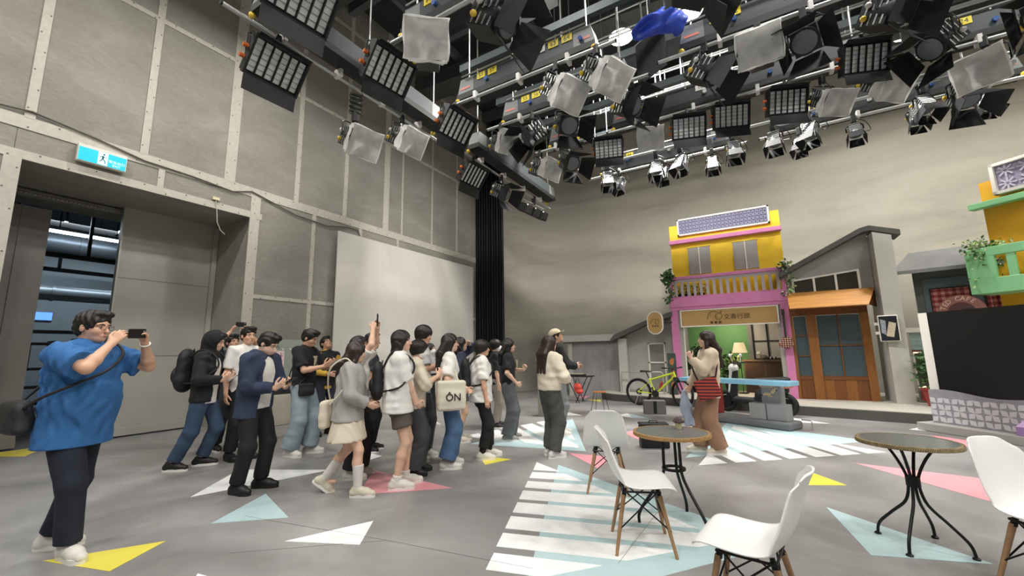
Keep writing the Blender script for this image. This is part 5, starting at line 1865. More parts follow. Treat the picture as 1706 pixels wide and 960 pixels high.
def shell_mesh():
    """moulded side-chair shell, x forward: seat pan sweeping up into a tapered back"""
    prof = [(0.225, 0.405, 0.19), (0.215, 0.425, 0.21), (0.18, 0.440, 0.222), (0.10, 0.438, 0.23), (0.0, 0.428, 0.232), (-0.09, 0.430, 0.231), (-0.150, 0.452, 0.230), (-0.195, 0.492, 0.228), (-0.228, 0.55, 0.223), (-0.255, 0.625, 0.211), (-0.278, 0.70, 0.194), (-0.300, 0.765, 0.180), (-0.318, 0.806, 0.168), (-0.328, 0.824, 0.150)]
    n = 14
    rows = []
    for i, (x, z, w_) in enumerate(prof):
        row = []
        lift = 0.03 if i > 6 else 0.022
        for k in range(n + 1):
            t = -1 + 2 * k / n
            sgn = 1 if t >= 0 else -1
            a = abs(t) ** 1.0
            y = w_ * t
            c = abs(t) ** 3
            if i <= 6:
                row.append(Vector((x - 0.02 * abs(t) ** 4 * (1 if i < 3 else 0), y, z + lift * c)))
            else:
                row.append(Vector((x + 0.055 * abs(t) ** 2.4, y, z - (0.045 * abs(t) ** 7 if i > 11 else 0))))
        rows.append(row)
    vs = [v for r_ in rows for v in r_]
    fs = []
    for i in range(len(prof) - 1):
        for k in range(n):
            a = i * (n + 1) + k
            fs.append((a, a + 1, a + n + 2, a + n + 1))
    me = bpy.data.meshes.new('seat_shell')
    me.from_pydata(vs, [], fs)
    me.polygons.foreach_set('use_smooth', [True] * len(fs))
    me.materials.append(M_SHELL_W)
    return me


SHELL = shell_mesh()


def shell_chair(loc, az, label):
    t = thing('shell_chair', label, 'chair', loc, R(az), 'white shell chairs')
    o = link('seat_shell', SHELL, t)
    md = o.modifiers.new('sub', 'SUBSURF')
    md.levels = md.render_levels = 1
    md = o.modifiers.new('sol', 'SOLIDIFY')
    md.thickness = 0.009
    md.offset = 0
    for sx in (1, -1):
        for sy in (1, -1):
            MB().cyl((sx * 0.20 - 0.02, sy * 0.20, 0), (sx * 0.125 - 0.02, sy * 0.115, 0.375), 0.011, 0.017, 10).build('leg', M_BEECH, t, 40)
    wr = MB()
    for sy in (1, -1):
        wr.cyl((0.19 - 0.03, sy * 0.17, 0.16), (-0.11 - 0.02, sy * 0.11, 0.395), 0.005, n=6)
        wr.cyl((-0.19 + 0.0, sy * 0.17, 0.16), (0.11 - 0.02, sy * 0.11, 0.395), 0.005, n=6)
    for sx in (1, -1):
        wr.cyl((sx * 0.165 - 0.02, 0.17, 0.16), (sx * 0.10 - 0.02, -0.10, 0.395), 0.005, n=6)
        wr.cyl((sx * 0.165 - 0.02, -0.17, 0.16), (sx * 0.10 - 0.02, 0.10, 0.395), 0.005, n=6)
        wr.cyl((sx * 0.13 - 0.02, 0.13, 0.40), (sx * 0.13 - 0.02, -0.13, 0.40), 0.007, n=6)
    for sy in (1, -1):
        wr.cyl((0.13 - 0.02, sy * 0.13, 0.40), (-0.13 - 0.02, sy * 0.13, 0.40), 0.007, n=6)
    wr.build('wire_brace', M_WIRE, t)
    for sx in (1, -1):
        for sy in (1, -1):
            MB().cyl((sx * 0.125 - 0.02, sy * 0.115, 0.365), (sx * 0.11 - 0.02, sy * 0.105, 0.42), 0.018, 0.012, 8).build('mount', M_WIRE, t)
    return t


shell_chair((-1.50, 4.40, 0), 106, 'white shell chair touching the pink floor triangle beside the tan-rimmed bistro table')
shell_chair((-0.87, 3.30, 0), 22, 'white shell chair standing on the painted zebra stripes beside the bistro table')
shell_chair((-0.17, 2.58, 0), 172, 'white shell chair turned towards the zebra stripes, alone on bare grey floor')
shell_chair((1.33, 3.66, 0), -52, 'white shell chair next to the glass table with four curved legs')

M_RATTAN = mat('rattan_weave', 'a98655', 0.6, var=0.4, scale=45, stretch=(1, 1, 2))
M_TGLASS = mat('tinted_table_glass', '6f7573', 0.22, var=0.05, scale=3)
M_IRON = mat('black_iron', '1f2022', 0.45, 0.5, var=0.05)


def table_top(t, r_, rim):
    MB().lathe([(r_ - 0.01, 0.712), (r_ - 0.01, 0.722)], 48).build('glass_top', M_TGLASS, t, 40)
    prof = [(r_ - 0.014, 0.697), (r_, 0.695), (r_ + 0.006, 0.708), (r_, 0.722), (r_ - 0.006, 0.725), (r_ - 0.014, 0.7235)]
    mb = MB().lathe(prof, 64, caps=False)
    o = mb.build('rim', rim, t, 40)
    wv = MB()
    for k in range(150):
        a = 2 * PI * k / 150
        b = a + 0.05
        wv.cyl((math.cos(a) * (r_ + 0.007), math.sin(a) * (r_ + 0.005), 0.696), (math.cos(b) * (r_ + 0.005), math.sin(b) * (r_ + 0.005), 0.722), 0.0042, n=5)
    wv.build('rim_weave', rim, t)['kind'] = 'stuff'
    fr_ = MB()
    for a in (0, 90):
        d = Vector((math.cos(R(a)), math.sin(R(a)), 0)) * (r_ - 0.02)
        fr_.bar(Vector((0, 0, 0.70)) - d, Vector((0, 0, 0.70)) + d, 0.02, 0.012)
    fr_.build('under_frame', M_IRON, t)


t1 = thing('bistro_table', 'round glass bistro table with a tan woven rim and three straight-post legs', 'table', (-0.73, 3.81, 0))
table_top(t1, 0.30, M_RATTAN)
for a in (-35, 85, 205):
    d = Vector((math.cos(R(a)), math.sin(R(a)), 0))
    MB().tube(smooth_path_b([d * 0.075 + Vector((0, 0, 0.695)), d * 0.078 + Vector((0, 0, 0.5)), d * 0.085 + Vector((0, 0, 0.40)), d * 0.14 + Vector((0, 0, 0.30)), d * 0.27 + Vector((0, 0, 0.13)), d * 0.305 + Vector((0, 0, 0.06)), d * 0.305 + Vector((0, 0, 0.0))]), 0.0125, 8).build('leg', M_IRON, t1, 60)
for z in (0.655, 0.42):
    MB().lathe([(0.06, z), (0.095, z), (0.095, z + 0.015), (0.06, z + 0.015), (0.06, z)], 24, caps=False).build('ring', M_IRON, t1, 40)
t2 = thing('bistro_table', 'round glass table with a dark woven rim on four curved iron legs', 'table', (0.84, 4.20, 0))
table_top(t2, 0.287, mat('grey_weave', '8a7a58', 0.6, var=0.45, scale=45))
for a in (-20, 62, 150, 242):
    d = Vector((math.cos(R(a)), math.sin(R(a)), 0))
    MB().tube(smooth_path_b([d * 0.15 + Vector((0, 0, 0.70)), d * 0.085 + Vector((0, 0, 0.60)), d * 0.035 + Vector((0, 0, 0.48)), d * 0.03 + Vector((0, 0, 0.40)), d * 0.06 + Vector((0, 0, 0.29)), d * 0.15 + Vector((0, 0, 0.19)), d * 0.235 + Vector((0, 0, 0.09)), d * 0.255 + Vector((0, 0, 0.01))]), 0.010, 8).build('leg', M_IRON, t2, 60)
    MB().lathe([(0.02, 0), (0.022, 0.01), (0.012, 0.018)], 10, Matrix.Translation(d * 0.255)).build('foot', M_IRON, t2, 40)
MB().cyl((0, 0, 0.405), (0, 0, 0.47), 0.042, n=16).build('collar', M_IRON, t2, 40)
pc = thing('succulent_pot', 'little glass cup with a dark purple rosette on the bistro table', 'plant', (-0.69, 3.95, 0.724))
MB().lathe([(0.022, 0), (0.030, 0.045), (0.03, 0.055)], 14).build('cup', mat('cup_cream', 'c5b892', 0.25, var=0.1), pc, 40)
rs = MB()
for k in range(46):
    a = k * 2.4
    rr_ = 0.006 + 0.0007 * k
    d = Vector((math.cos(a), math.sin(a), 0.9 - 0.016 * k))
    c = Vector((math.cos(a) * rr_, math.sin(a) * rr_, 0.058 + 0.03 * (1 - k / 46)))
    rs.ball(c + d * 0.006, (0.009, 0.009, 0.011), 6, 4)
rs.build('rosette', mat('rosette_purple', '5a4750', 0.5, var=0.4, scale=60), pc, 60)['kind'] = 'stuff'
bk = thing('storage_case', 'flat black case standing on the floor behind the bistro table', 'case', (-1.50, 6.53, 0), R(25))
B('case_body', (-0.2, -0.1, 0), (0.2, 0.1, 0.31), M_BLACK, bk, bevel=0.015)
B('case_lid', (-0.205, -0.105, 0.31), (0.205, 0.105, 0.345), M_BLACK, bk, bevel=0.01)
MB().tube([(-0.06, 0, 0.345), (-0.05, 0, 0.375), (0.05, 0, 0.375), (0.06, 0, 0.345)], 0.008, 6).build('handle', M_IRON, bk)

# ------------------------------------------------------------------ bicycle
bi = thing('bicycle', 'lime green mountain bike parked before the grey hut', 'bicycle', (-2.36, 11.20, 0), R(-6))
M_TYRE = mat('tyre_black', '161616', 0.8, var=0.15, scale=60)
M_LIME = mat('lime_frame', 'c8dc3c', 0.35, var=0.03)
WR = 0.345
RWC, FWC = Vector((-0.54, 0, WR)), Vector((0.56, 0, WR))
for nm, c, st_ in (('rear_wheel', RWC, 0), ('front_wheel', FWC, 28)):
    ax_ = Vector((math.sin(R(st_)), math.cos(R(st_)), 0))
    hx = Vector((math.cos(R(st_)), -math.sin(R(st_)), 0))

    def wp(a, r_, off=0.0):
        return c + hx * math.cos(a) * r_ + Vector((0, 0, 1)) * math.sin(a) * r_ + ax_ * off
    wh = MB().tube([wp(2 * PI * k / 36, WR - 0.028) for k in range(36)], 0.028, 8, True).build(nm, M_TYRE, bi, 60)
    MB().tube([wp(2 * PI * k / 36, WR - 0.062) for k in range(36)], 0.010, 6, True).build('rim', M_BLACK, wh, 60)
    sp_ = MB()
    for k in range(24):
        a = 2 * PI * k / 24
        sp_.cyl(wp(a + 0.3, 0.02, 0.025 if k % 2 else -0.025), wp(a, WR - 0.065), 0.0015, n=4)
    sp_.build('spokes', mat('spoke_steel', '9a9a9a', 0.3, 0.8, var=0), wh)['kind'] = 'stuff'
    MB().cyl(c - ax_ * 0.05, c + ax_ * 0.05, 0.022, n=10).cyl(c + ax_ * 0.03, c + ax_ * 0.034, 0.08, n=20).build('hub', M_BLACK, wh, 40)
BBK, ST, HT, HB = Vector((-0.09, 0, 0.31)), Vector((-0.25, 0, 0.69)), Vector((0.37, 0, 0.86)), Vector((0.42, 0, 0.74))
fm_ = MB()
fm_.tube([HT, HB], 0.027, 10).tube([HB - Vector((0.01, 0, -0.02)), BBK], [0.032, 0.024], 10).tube([ST + Vector((0.02, 0, -0.04)), HT - Vector((0, 0, 0.03))], [0.02, 0.026], 10).tube([BBK, ST], 0.019, 10)
for sg in (1, -1):
    fm_.tube([BBK + Vector((0, sg * 0.03, 0)), RWC + Vector((0, sg * 0.06, 0))], 0.012, 8).tube([ST + Vector((0.02, 0, -0.08)), RWC + Vector((0, sg * 0.06, 0))], 0.010, 8)
fm_.build('frame', M_LIME, bi, 50)
fk = MB()
ax_ = Vector((math.sin(R(28)), math.cos(R(28)), 0))
for sg in (1, -1):
    fk.tube([HB + ax_ * sg * 0.06 + Vector((0.01, 0, -0.03)), FWC + ax_ * sg * 0.06], [0.02, 0.016], 8)
fk.tube([HB + ax_ * 0.07 + Vector((0.01, 0, -0.03)), HB - ax_ * 0.07 + Vector((0.01, 0, -0.03))], 0.022, 8)
fk.build('fork', M_BLACK, bi, 50)
MB().tube([ST, ST + Vector((-0.06, 0, 0.16))], 0.015, 8).build('seat_post', M_BLACK, bi)
sd_ = Sdf(0.008)
sd_.cone((-0.42, 0, 0.87), (-0.28, 0, 0.87), 0.055, 0.035, 0.03, 2.0, (0, 0, 1)).cone((-0.28, 0, 0.87), (-0.17, 0, 0.868), 0.032, 0.02, 0.03, 1.5, (0, 0, 1))
np_mesh('saddle', [sd_.run()], M_BLACK, bi)
st0 = HT + Vector((-0.02, 0, 0.06))
MB().tube([HT, st0, st0 + Vector((0.05, -0.02, 0.03))], 0.016, 8).build('stem', M_BLACK, bi)
hbc = st0 + Vector((0.05, -0.02, 0.03))
MB().tube([hbc + ax_ * 0.33 + Vector((-0.04, 0, 0.02)), hbc + ax_ * 0.1, hbc - ax_ * 0.1, hbc - ax_ * 0.33 + Vector((-0.04, 0, 0.02))], 0.014, 8).build('handlebar', M_BLACK, bi)
for sg in (1, -1):
    MB().cyl(hbc + ax_ * sg * 0.22 + Vector((-0.03, 0, 0.012)), hbc + ax_ * sg * 0.34 + Vector((-0.04, 0, 0.02)), 0.019, n=8).build('grip', M_TYRE, bi)
    MB().tube([BBK + Vector((0, sg * 0.05, 0)), BBK + Vector((0.08 * sg, sg * 0.08, -0.15 * sg))], 0.011, 6).build('crank', M_BLACK, bi)
    MB().cbox(BBK + Vector((0.08 * sg, sg * 0.12, -0.15 * sg)), (0.09, 0.08, 0.02)).build('pedal', M_BLACK, bi)
MB().cyl(BBK + Vector((0, -0.05, 0)), BBK + Vector((0, -0.06, 0)), 0.09, n=24).build('chainring', M_BLACK, bi)
MB().cyl((0.02, 0, 0.46), (0.09, 0, 0.60), 0.032, n=12).build('bottle', mat('bottle_red', 'a8342c', 0.4), bi, 40)
MB().tube([(-0.50, 0.08, 0.33), (-0.60, 0.16, 0.01)], 0.008, 6).tube([(-0.50, -0.08, 0.33), (-0.60, -0.16, 0.01)], 0.008, 6).tube([(-0.62, 0.18, 0.012), (-0.62, -0.18, 0.012)], 0.01, 6).build('stand', mat('rail_silver', 'b3b2ac'), bi)
cbk = thing('stage_block', 'grey painted crate with a dark vertical band below the bicycle', 'crate', (-2.22, 9.90, 0), R(20))
B('crate_body', (-0.23, -0.14, 0), (0.23, 0.14, 0.29), mat('crate_grey', '6a6864', 0.7, var=0.08), cbk, bevel=0.006)
B('dark_band', (-0.035, -0.146, 0.02), (0.035, -0.135, 0.285), M_BLACK, cbk)

# ------------------------------------------------------------------ blue-topped counter on grey blocks
CA = R(-26)
ct_ = thing('counter', 'long sky-blue counter top carried by grey stacked blocks on a slab', 'counter', (-0.62, 9.25, 0), CA)
B('counter_top', (-1.0, -0.16, 0.752), (1.12, 0.24, 0.832), mat('sky_blue', '8cc4e0', 0.4, var=0.03), ct_, bevel=0.01)
B('slab', (-1.02, -0.12, 0), (1.06, 0.36, 0.14), mat('slab_grey', '6f7072', 0.65, var=0.05), ct_, bevel=0.04)
M_BLOCK = mat('block_grey', '8f8f90', 0.7, var=0.04)
B('block', (0.36, -0.06, 0.14), (0.64, 0.14, 0.42), M_BLOCK, ct_, bevel=0.008)
B('block', (0.65, -0.03, 0.14), (0.98, 0.20, 0.42), M_BLOCK, ct_, bevel=0.008)
tb = B('block', (0.50, 0.145, 0.14), (0.82, 0.35, 0.71), M_BLOCK, ct_, bevel=0.008)
B('top_spacer', (0.55, 0.0, 0.71), (0.8, 0.25, 0.757), mat('spacer_wood', 'a9937a', 0.7), ct_)
cat_ = MB()
for (x, z, rx, rz) in ((-0.04, 0.0, 0.055, 0.022), (0.035, 0.03, 0.028, 0.022), (0.06, 0.055, 0.022, 0.018), (-0.09, -0.015, 0.03, 0.010), (0.0, -0.03, 0.035, 0.010), (0.075, 0.08, 0.008, 0.014), (0.045, 0.08, 0.008, 0.014)):
    cat_.ball((0.66 + x * 1.25, 0.141, 0.58 + z * 1.25), (rx * 1.25, 0.004, rz * 1.25), 9, 5)
cat_.build('animal_decal', mat('decal_cream', 'd8c79a', 0.6, var=0.2, scale=50), tb, 60)
dk = MB()
for (x, z, r_) in ((-0.115, -0.02, 0.016), (0.09, 0.055, 0.012), (0.05, 0.088, 0.01)):
    dk.ball((0.66 + x * 1.25, 0.14, 0.58 + z * 1.25), (r_ * 1.2, 0.005, r_), 7, 4)
dk.build('decal_spots', M_BLACK, tb)
MB().tube([(1.06, 0.30, 0.16), (1.2, 0.30, 0.16), (1.22, 0.30, 0.13), (1.22, 0.30, 0.0)], 0.012, 6).build('pipe_end', MATS['rail_silver'], ct_)
rc = thing('red_cabinet', 'dark red cabinet with white lettering under the blue counter', 'cabinet', (-0.95, 9.62, 0.14), CA)
B('cabinet_body', (-0.14, -0.12, 0), (0.14, 0.1, 0.58), mat('cabinet_red', '8e2a2a', 0.5), rc, bevel=0.008)
text('cabinet_lettering', 'GA', 0.07, facing((0.06, -0.1215, 0.5), (0, -1, 0)), M_WHITEP, rc, 0.002)
# table lamp, cabinet, plush, scooter, plants inside the shop
sc_ = thing('sideboard', 'brown wooden sideboard against the lattice window in the shop', 'cabinet', (0.02, 13.72, PZ))
B('carcass', (-0.52, -0.18, 0), (0.46, 0.2, 0.86), mat('walnut', '5c4936', 0.55, var=0.2, scale=6, stretch=(0.5, 3, 4)), sc_)
B('top_board', (-0.56, -0.22, 0.86), (0.48, 0.22, 0.90), mat('walnut', '5c4936'), sc_)
for x in (-0.48, 0.0):
    d_ = B('door', (x, -0.2, 0.1), (x + 0.42, -0.18, 0.82), mat('walnut_dark', '3b2c20', 0.5), sc_)
    MB().ball((x + 0.37, -0.21, 0.5), 0.014, 8, 5).build('knob', M_IRON, d_)
lp = thing('floor_lamp', 'lit cream pleated lamp on a thin black pole before the green wall', 'lamp', (-0.56, 13.25, PZ))
MB().lathe([(0.13, 0), (0.13, 0.015), (0.02, 0.03)], 20).build('base', M_IRON, lp, 40)
MB().cyl((0, 0, 0.03), (0, 0, 1.22), 0.009, n=8).build('pole', M_IRON, lp)
sh_ = MB()
vs, fs = [], []
nn = 48
for k in range(nn):
    a = 2 * PI * k / nn
    j = 0.004 if k % 2 else 0
    vs += [((0.185 + j) * math.cos(a), (0.185 + j) * math.sin(a), 1.10), ((0.115 + j) * math.cos(a), (0.115 + j) * math.sin(a), 1.38)]
for k in range(nn):
    a, b = 2 * k, 2 * ((k + 1) % nn)
    fs.append((a, b, b + 1, a + 1))
sh_.add(vs, fs).build('shade', mat('lit_shade', 'f6dcae', 0.8, emit=0.55, var=0.03), lp)
bl_ = bpy.data.lights.new('lamp_bulb', 'POINT')
bl_.energy = 22
bl_.color = (1, 0.78, 0.5)
bl_.shadow_soft_size = 0.05
bo = bpy.data.objects.new('lamp_bulb', bl_)
COL.objects.link(bo)
bo.parent = lp
bo.location = (0, 0, 1.22)
pu = thing('plush_toy', 'black and white striped-tail plush lying on the sideboard', 'toy', (0.0, 13.66, PZ + 0.90))
MB().ball((0, 0, 0.07), (0.10, 0.06, 0.07), 10, 6).build('torso', mat('plush_grey', '6a6660', 0.9), pu, 80)
MB().ball((-0.11, -0.01, 0.17), (0.065, 0.055, 0.055), 10, 6).ball((-0.15, -0.02, 0.22), 0.022, 7, 5).ball((-0.08, -0.02, 0.225), 0.022, 7, 5).build('head', mat('plush_white', 'd9d6cf', 0.9), pu, 80)
for k in range(5):
    MB().ball((0.12 + k * 0.04, 0, 0.045), (0.024, 0.033, 0.033), 8, 5).build('tail_ring', mat('plush_white', 'd9d6cf') if k % 2 else M_BLACK, pu, 80)
sc = thing('scooter', 'white and black motor scooter with orange tail parked behind the blue counter', 'scooter', (-0.25, 10.72, 0.0), R(158))
M_SCW = mat('scooter_white', 'd6d6d2', 0.3, var=0.02)
for x in (-0.6, 0.62):
    w_ = MB().tube([(x + 0.19 * math.cos(a), 0, 0.24 + 0.19 * math.sin(a)) for a in np.linspace(0, 2 * PI, 24, endpoint=False)], 0.05, 8, True).build('wheel', M_TYRE, sc, 60)
    MB().cyl((x, -0.04, 0.24), (x, 0.04, 0.24), 0.13, n=16).build('hub', M_IRON, w_, 40)
K = Sdf(0.012)
K.ell((0.40, 0, 0.98), (0.10, 0.13, 0.10)).cone((0.42, 0.09, 0.93), (0.50, 0.07, 0.45), 0.035, 0.03, 0.03).cone((0.42, -0.09, 0.93), (0.50, -0.07, 0.45), 0.035, 0.03, 0.03)
np_mesh('front_shield', [K.run()], M_SCW, sc)
K = Sdf(0.012)
K.cone((0.40, 0, 0.9), (0.46, 0, 0.40), 0.09, 0.10, 0.04).cone((0.42, 0, 0.28), (-0.2, 0, 0.26), 0.09, 0.11, 0.04, 1.2, (0, 0, 1)).cone((-0.15, 0, 0.4), (-0.55, 0, 0.55), 0.14, 0.13, 0.06)
np_mesh('body_shell', [K.run()], M_BLACK, sc)
K = Sdf(0.012)
K.cone((-0.35, 0.06, 0.55), (-0.75, 0.03, 0.66), 0.10, 0.05, 0.04).cone((-0.35, -0.06, 0.55), (-0.75, -0.03, 0.66), 0.10, 0.05, 0.04)
np_mesh('tail_panel', [K.run()], mat('scooter_orange', 'd98a5c', 0.35), sc)
K = Sdf(0.012)
K.cone((-0.1, 0, 0.70), (-0.62, 0, 0.76), 0.13, 0.11, 0.05, 2.0, (0, 0, 1))
np_mesh('seat', [K.run()], M_BLACK, sc)
MB().tube([(0.28, 0.33, 1.10), (0.34, 0.1, 1.08), (0.34, -0.1, 1.08), (0.28, -0.33, 1.10)], 0.016, 8).build('handlebar', M_BLACK, sc)
for sg in (1, -1):
    MB().tube([(0.32, sg * 0.18, 1.09), (0.33, sg * 0.24, 1.22)], 0.007, 5).ball((0.33, sg * 0.25, 1.26), (0.02, 0.07, 0.045), 10, 6).build('mirror', M_SCW, sc, 60)
MB().ball((0.47, 0, 0.95), (0.03, 0.07, 0.05), 10, 6).build('headlamp', mat('lamp_clear', 'e8e8e4', 0.1, var=0), sc, 60)
fp_ = MB().tube([(0.56, 0, 0.42), (0.62, 0, 0.24)], 0.03, 6).build('fork', M_BLACK, sc)
for k, (x, y, hh, nm) in enumerate(((-0.86, 13.4, 1.05, 'leafy dark plant in the shop beside the lit lamp'), (-1.72, 13.2, 1.25, 'tall dark plant on a black stand at the shop entrance'))):
    t = thing('potted_plant', nm, 'plant', (x, y, PZ))
    MB().lathe([(0.12, 0), (0.16, 0.32), (0.17, 0.34)], 14).build('pot', M_BLACK, t, 40)
    leaves('foliage', t, [(random.uniform(-0.2, 0.2), random.uniform(-0.15, 0.15), random.uniform(0.45, hh)) for _ in range(22)], 170, 0.15, [mat('leaf_dark', '23381f', 0.6, var=0.3), M_LEAF, M_FLOWER], 0.06, 0.0, 60 + k)
    MB().cyl((0, 0, 0.3), (0.02, 0, hh), 0.012, n=6).build('stem', M_WOODV, t)
gt = thing('hung_guitar', 'dark guitar with a plaid body hung on the pink post', 'guitar', (0.50, 12.2, 1.5))
K = Sdf(0.008)
K.ell((0, 0, 0.0), (0.16, 0.035, 0.10)).ell((0.02, 0, 0.12), (0.11, 0.03, 0.08), k=0.03)
np_mesh('guitar_body', [K.run()], mat_check('plaid_red', [0, 2], 0.05, ['3a2a28', '8e4a40', 'c9b8a8']), gt)
B('neck', (-0.02, -0.03, 0.15), (0.03, 0.0, 0.72), M_DARKIN, gt)
B('head', (-0.03, -0.03, 0.72), (0.04, 0.0, 0.86), M_DARKIN, gt)
# ------------------------------------------------------------------ small things on the open floor
so = thing('wire_stool', 'low wire stool with an orange wooden seat before the grey flat', 'stool', (-3.37, 9.55, 0))
MB().lathe([(0.14, 0.455), (0.16, 0.458), (0.16, 0.475), (0.14, 0.478)], 20).build('seat', mat('orange_ply', 'c07a44', 0.5), so, 40)
for a in (45, 135, 225, 315):
    d = Vector((math.cos(R(a)), math.sin(R(a)), 0))
    MB().cyl(d * 0.13 + Vector((0, 0, 0.455)), d * 0.235, 0.006, n=6).build('leg', M_WIRE, so)
pd = thing('wooden_pedestal', 'grey green square pedestal with a handle slot on the open floor', 'pedestal', (-4.30, 8.52, 0), R(14))
B('pedestal_body', (-0.11, -0.11, 0), (0.11, 0.11, 0.64), mat('pedestal_grey', '85857a', 0.7, var=0.06), pd, bevel=0.006)
B('handle_slot', (-0.05, -0.114, 0.54), (0.03, -0.108, 0.565), M_BLACK, pd)
ft = thing('folding_table', 'small black folding table before the grey garage flat', 'table', (-4.55, 11.3, 0))
B('table_top', (-0.38, -0.22, 0.70), (0.38, 0.22, 0.725), M_BLACK, ft, bevel=0.006)
for sx in (-1, 1):
    MB().tube([(sx * 0.3, -0.2, 0.70), (sx * -0.05, -0.2, 0.0)], 0.012, 6).build('leg', M_IRON, ft)
    MB().tube([(sx * 0.3, 0.2, 0.70), (sx * -0.05 + 0.02 * sx, 0.2, 0.0)], 0.012, 6).build('leg', M_IRON, ft)
lt_ = thing('cushion_case', 'flat dark case lying on the folding table', 'case', (-4.6, 11.3, 0.726))
B('case_body', (-0.22, -0.15, 0), (0.2, 0.15, 0.05), M_DARKIN, lt_, bevel=0.015)
B('case_trim', (-0.2, -0.13, 0.05), (0.18, 0.13, 0.056), mat('trim_cream', 'cfc8a8', 0.6), lt_)
rb = thing('red_bag', 'bright red and orange bag hanging under the folding table', 'bag', (-4.50, 11.02, 0.30))
K = Sdf(0.01)
K.ell((0, 0, 0.12), (0.12, 0.07, 0.13)).ell((0.05, -0.02, 0.02), (0.11, 0.06, 0.08))
K.fold(0.01, 0.1, 6)
np_mesh('bag_body', [K.run()], mat('bag_red', 'd2483c', 0.5, var=0.2, scale=12), rb)
MB().tube([(-0.06, 0, 0.22), (-0.03, 0, 0.36), (0.03, 0, 0.36), (0.06, 0, 0.22)], 0.008, 5).build('handle', M_BLACK, rb)

sl = thing('added_fill_lamp', 'added flat white fill lamp on the yellow house shop ceiling', 'lamp', (-0.75, 13.2, 2.555))  # unseen lamp, added to brighten the green wall and shop interior
MB().lathe([(0.2, 0.0), (0.22, -0.03), (0.16, -0.05)], 20).build('fill_lamp_body', M_SHELL_W, sl, 40)
MB().cyl((0, 0, -0.051), (0, 0, -0.056), 0.15, n=20).build('diffuser', mat('shop_fill_glow', 'fff2dc', emit=6, var=0), sl)
al = bpy.data.lights.new('shop_fill_light', 'AREA')
al.shape = 'DISK'
al.size = 0.3
al.energy = 15
al.color = (1, 0.93, 0.82)
ao = bpy.data.objects.new('shop_fill_light', al)
COL.objects.link(ao)
ao.parent = sl
ao.location = (0, 0, -0.07)

# ------------------------------------------------------------------ the visitors and the guide
W_TEE = cloth('white_cotton', 'e6e4df')
CREAM = cloth('cream_cotton', 'ddd3c0')
BLK = cloth('black_cotton', '1c1c1f')
CHAR = cloth('charcoal_twill', '46484a')
JEAN = cloth('blue_denim', '33475f')
JEANL = cloth('light_denim', '93a3ad')
JEANM = cloth('mid_denim', '4d6c90')
NAVY = cloth('navy_nylon', '2f3a52')
S_WHITE = mat('shoe_white', 'dedbd3', 0.6, var=0.05)
S_SOLE = mat('sole_white', 'e9e7e0', 0.6, var=0.03)
S_BLACK = mat('shoe_black', '1b1a1b', 0.55, var=0.1)
S_GREY = mat('shoe_grey', '8d8a86', 0.6, var=0.05)
BAGBLK = mat('bag_black', '1d1d1f', 0.65, var=0.12, scale=20, bump=0.1)
HOLD = {'f': (0.8, 0.25, 0.55), 'n': (-0.2, 0.75, 0.6), 'c': 38}
HOLDL = {'f': (0.8, -0.25, 0.55), 'n': (-0.2, -0.75, 0.6), 'c': 38}


def bag(name, J, label, cat, c, size, Mx, m, strap=None, sm=None, flap=None, r=0.012):
    """soft rectangular bag; c centre, size (depth, width, height), Mx columns = depth, width, up directions in the wearer's axes"""
    t = thing(name, label, cat, M=to_world(J))
    c = V(*c)
    dx, dy, dz = size
    K = Sdf(0.008)
    K.rbox(c, (dx / 2, dy / 2, dz / 2), Mx, min(dx, dy, dz) * 0.42)
    K.ell(c - Mx[:, 2] * dz * 0.12, (dx * 0.62, dy * 0.46, dz * 0.36), Mx, 0.03)
    K.fold(0.004, 0.12, 9)
    b = np_mesh('bag_body', [K.run()], m, t)
    if strap:
        MB().tube(smooth_path_b(strap), r, 6).build('strap', sm or m, t, 80)
    if flap:
        MB().cbox((0, 0, 0), flap[1], Matrix([list(Mx[i]) + [(c + Mx @ V(*flap[0]))[i]] for i in range(3)] + [[0, 0, 0, 1]])).build('flap', flap[2], t, None, 0.004)
    return t


# 1 man in blue taking a picture
J = person('heavyset person in a loose blue T-shirt photographing with a raised phone', (-4.55, 1.10), 38, 1.77, fine=True, bw=1.17, belly=0.035,
           feet={'L': (-0.15, 0.11, 14), 'R': (0.13, -0.09, -28)}, head=(-4, -4, 0), LW=(0.31, 0.125, 1.47), RW=(0.25, -0.115, 1.46), LE=(0.1, 0.75, -0.9), RE=(-0.15, -0.8, -0.75),
           LH={'f': (0.15, -0.42, 0.85), 'n': (-0.25, -0.8, -0.1), 'c': 40}, RH={'f': (0.35, 0.42, 0.8), 'n': (-0.2, 0.85, -0.1), 'c': 40}, skin='b', hair=('short', M_HAIR),
           top=dict(m=cloth('blue_jersey', '2f66a0'), loose=0.04, hem=0.19, sleeve=0.80, sl=0.034, flare=0.012, fold=0.011, q=1.22),
           bottom=dict(m=cloth('dark_navy_twill', '1c2130'), style='straight', fold=0.006, len=0.95), shoes=(S_WHITE, S_SOLE, 0.032, mat('lace_white', 'f2f0ea', 0.7, var=0)), glasses=True, seed=11, wristband=('L', mat('band_white', 'f0ece6', 0.5, var=0)))
phone(J, (0.345, 0.005, 1.60), (-1, 0.1, 0), (0, 1, 0.05), 'black phone held sideways by the person in the blue T-shirt')
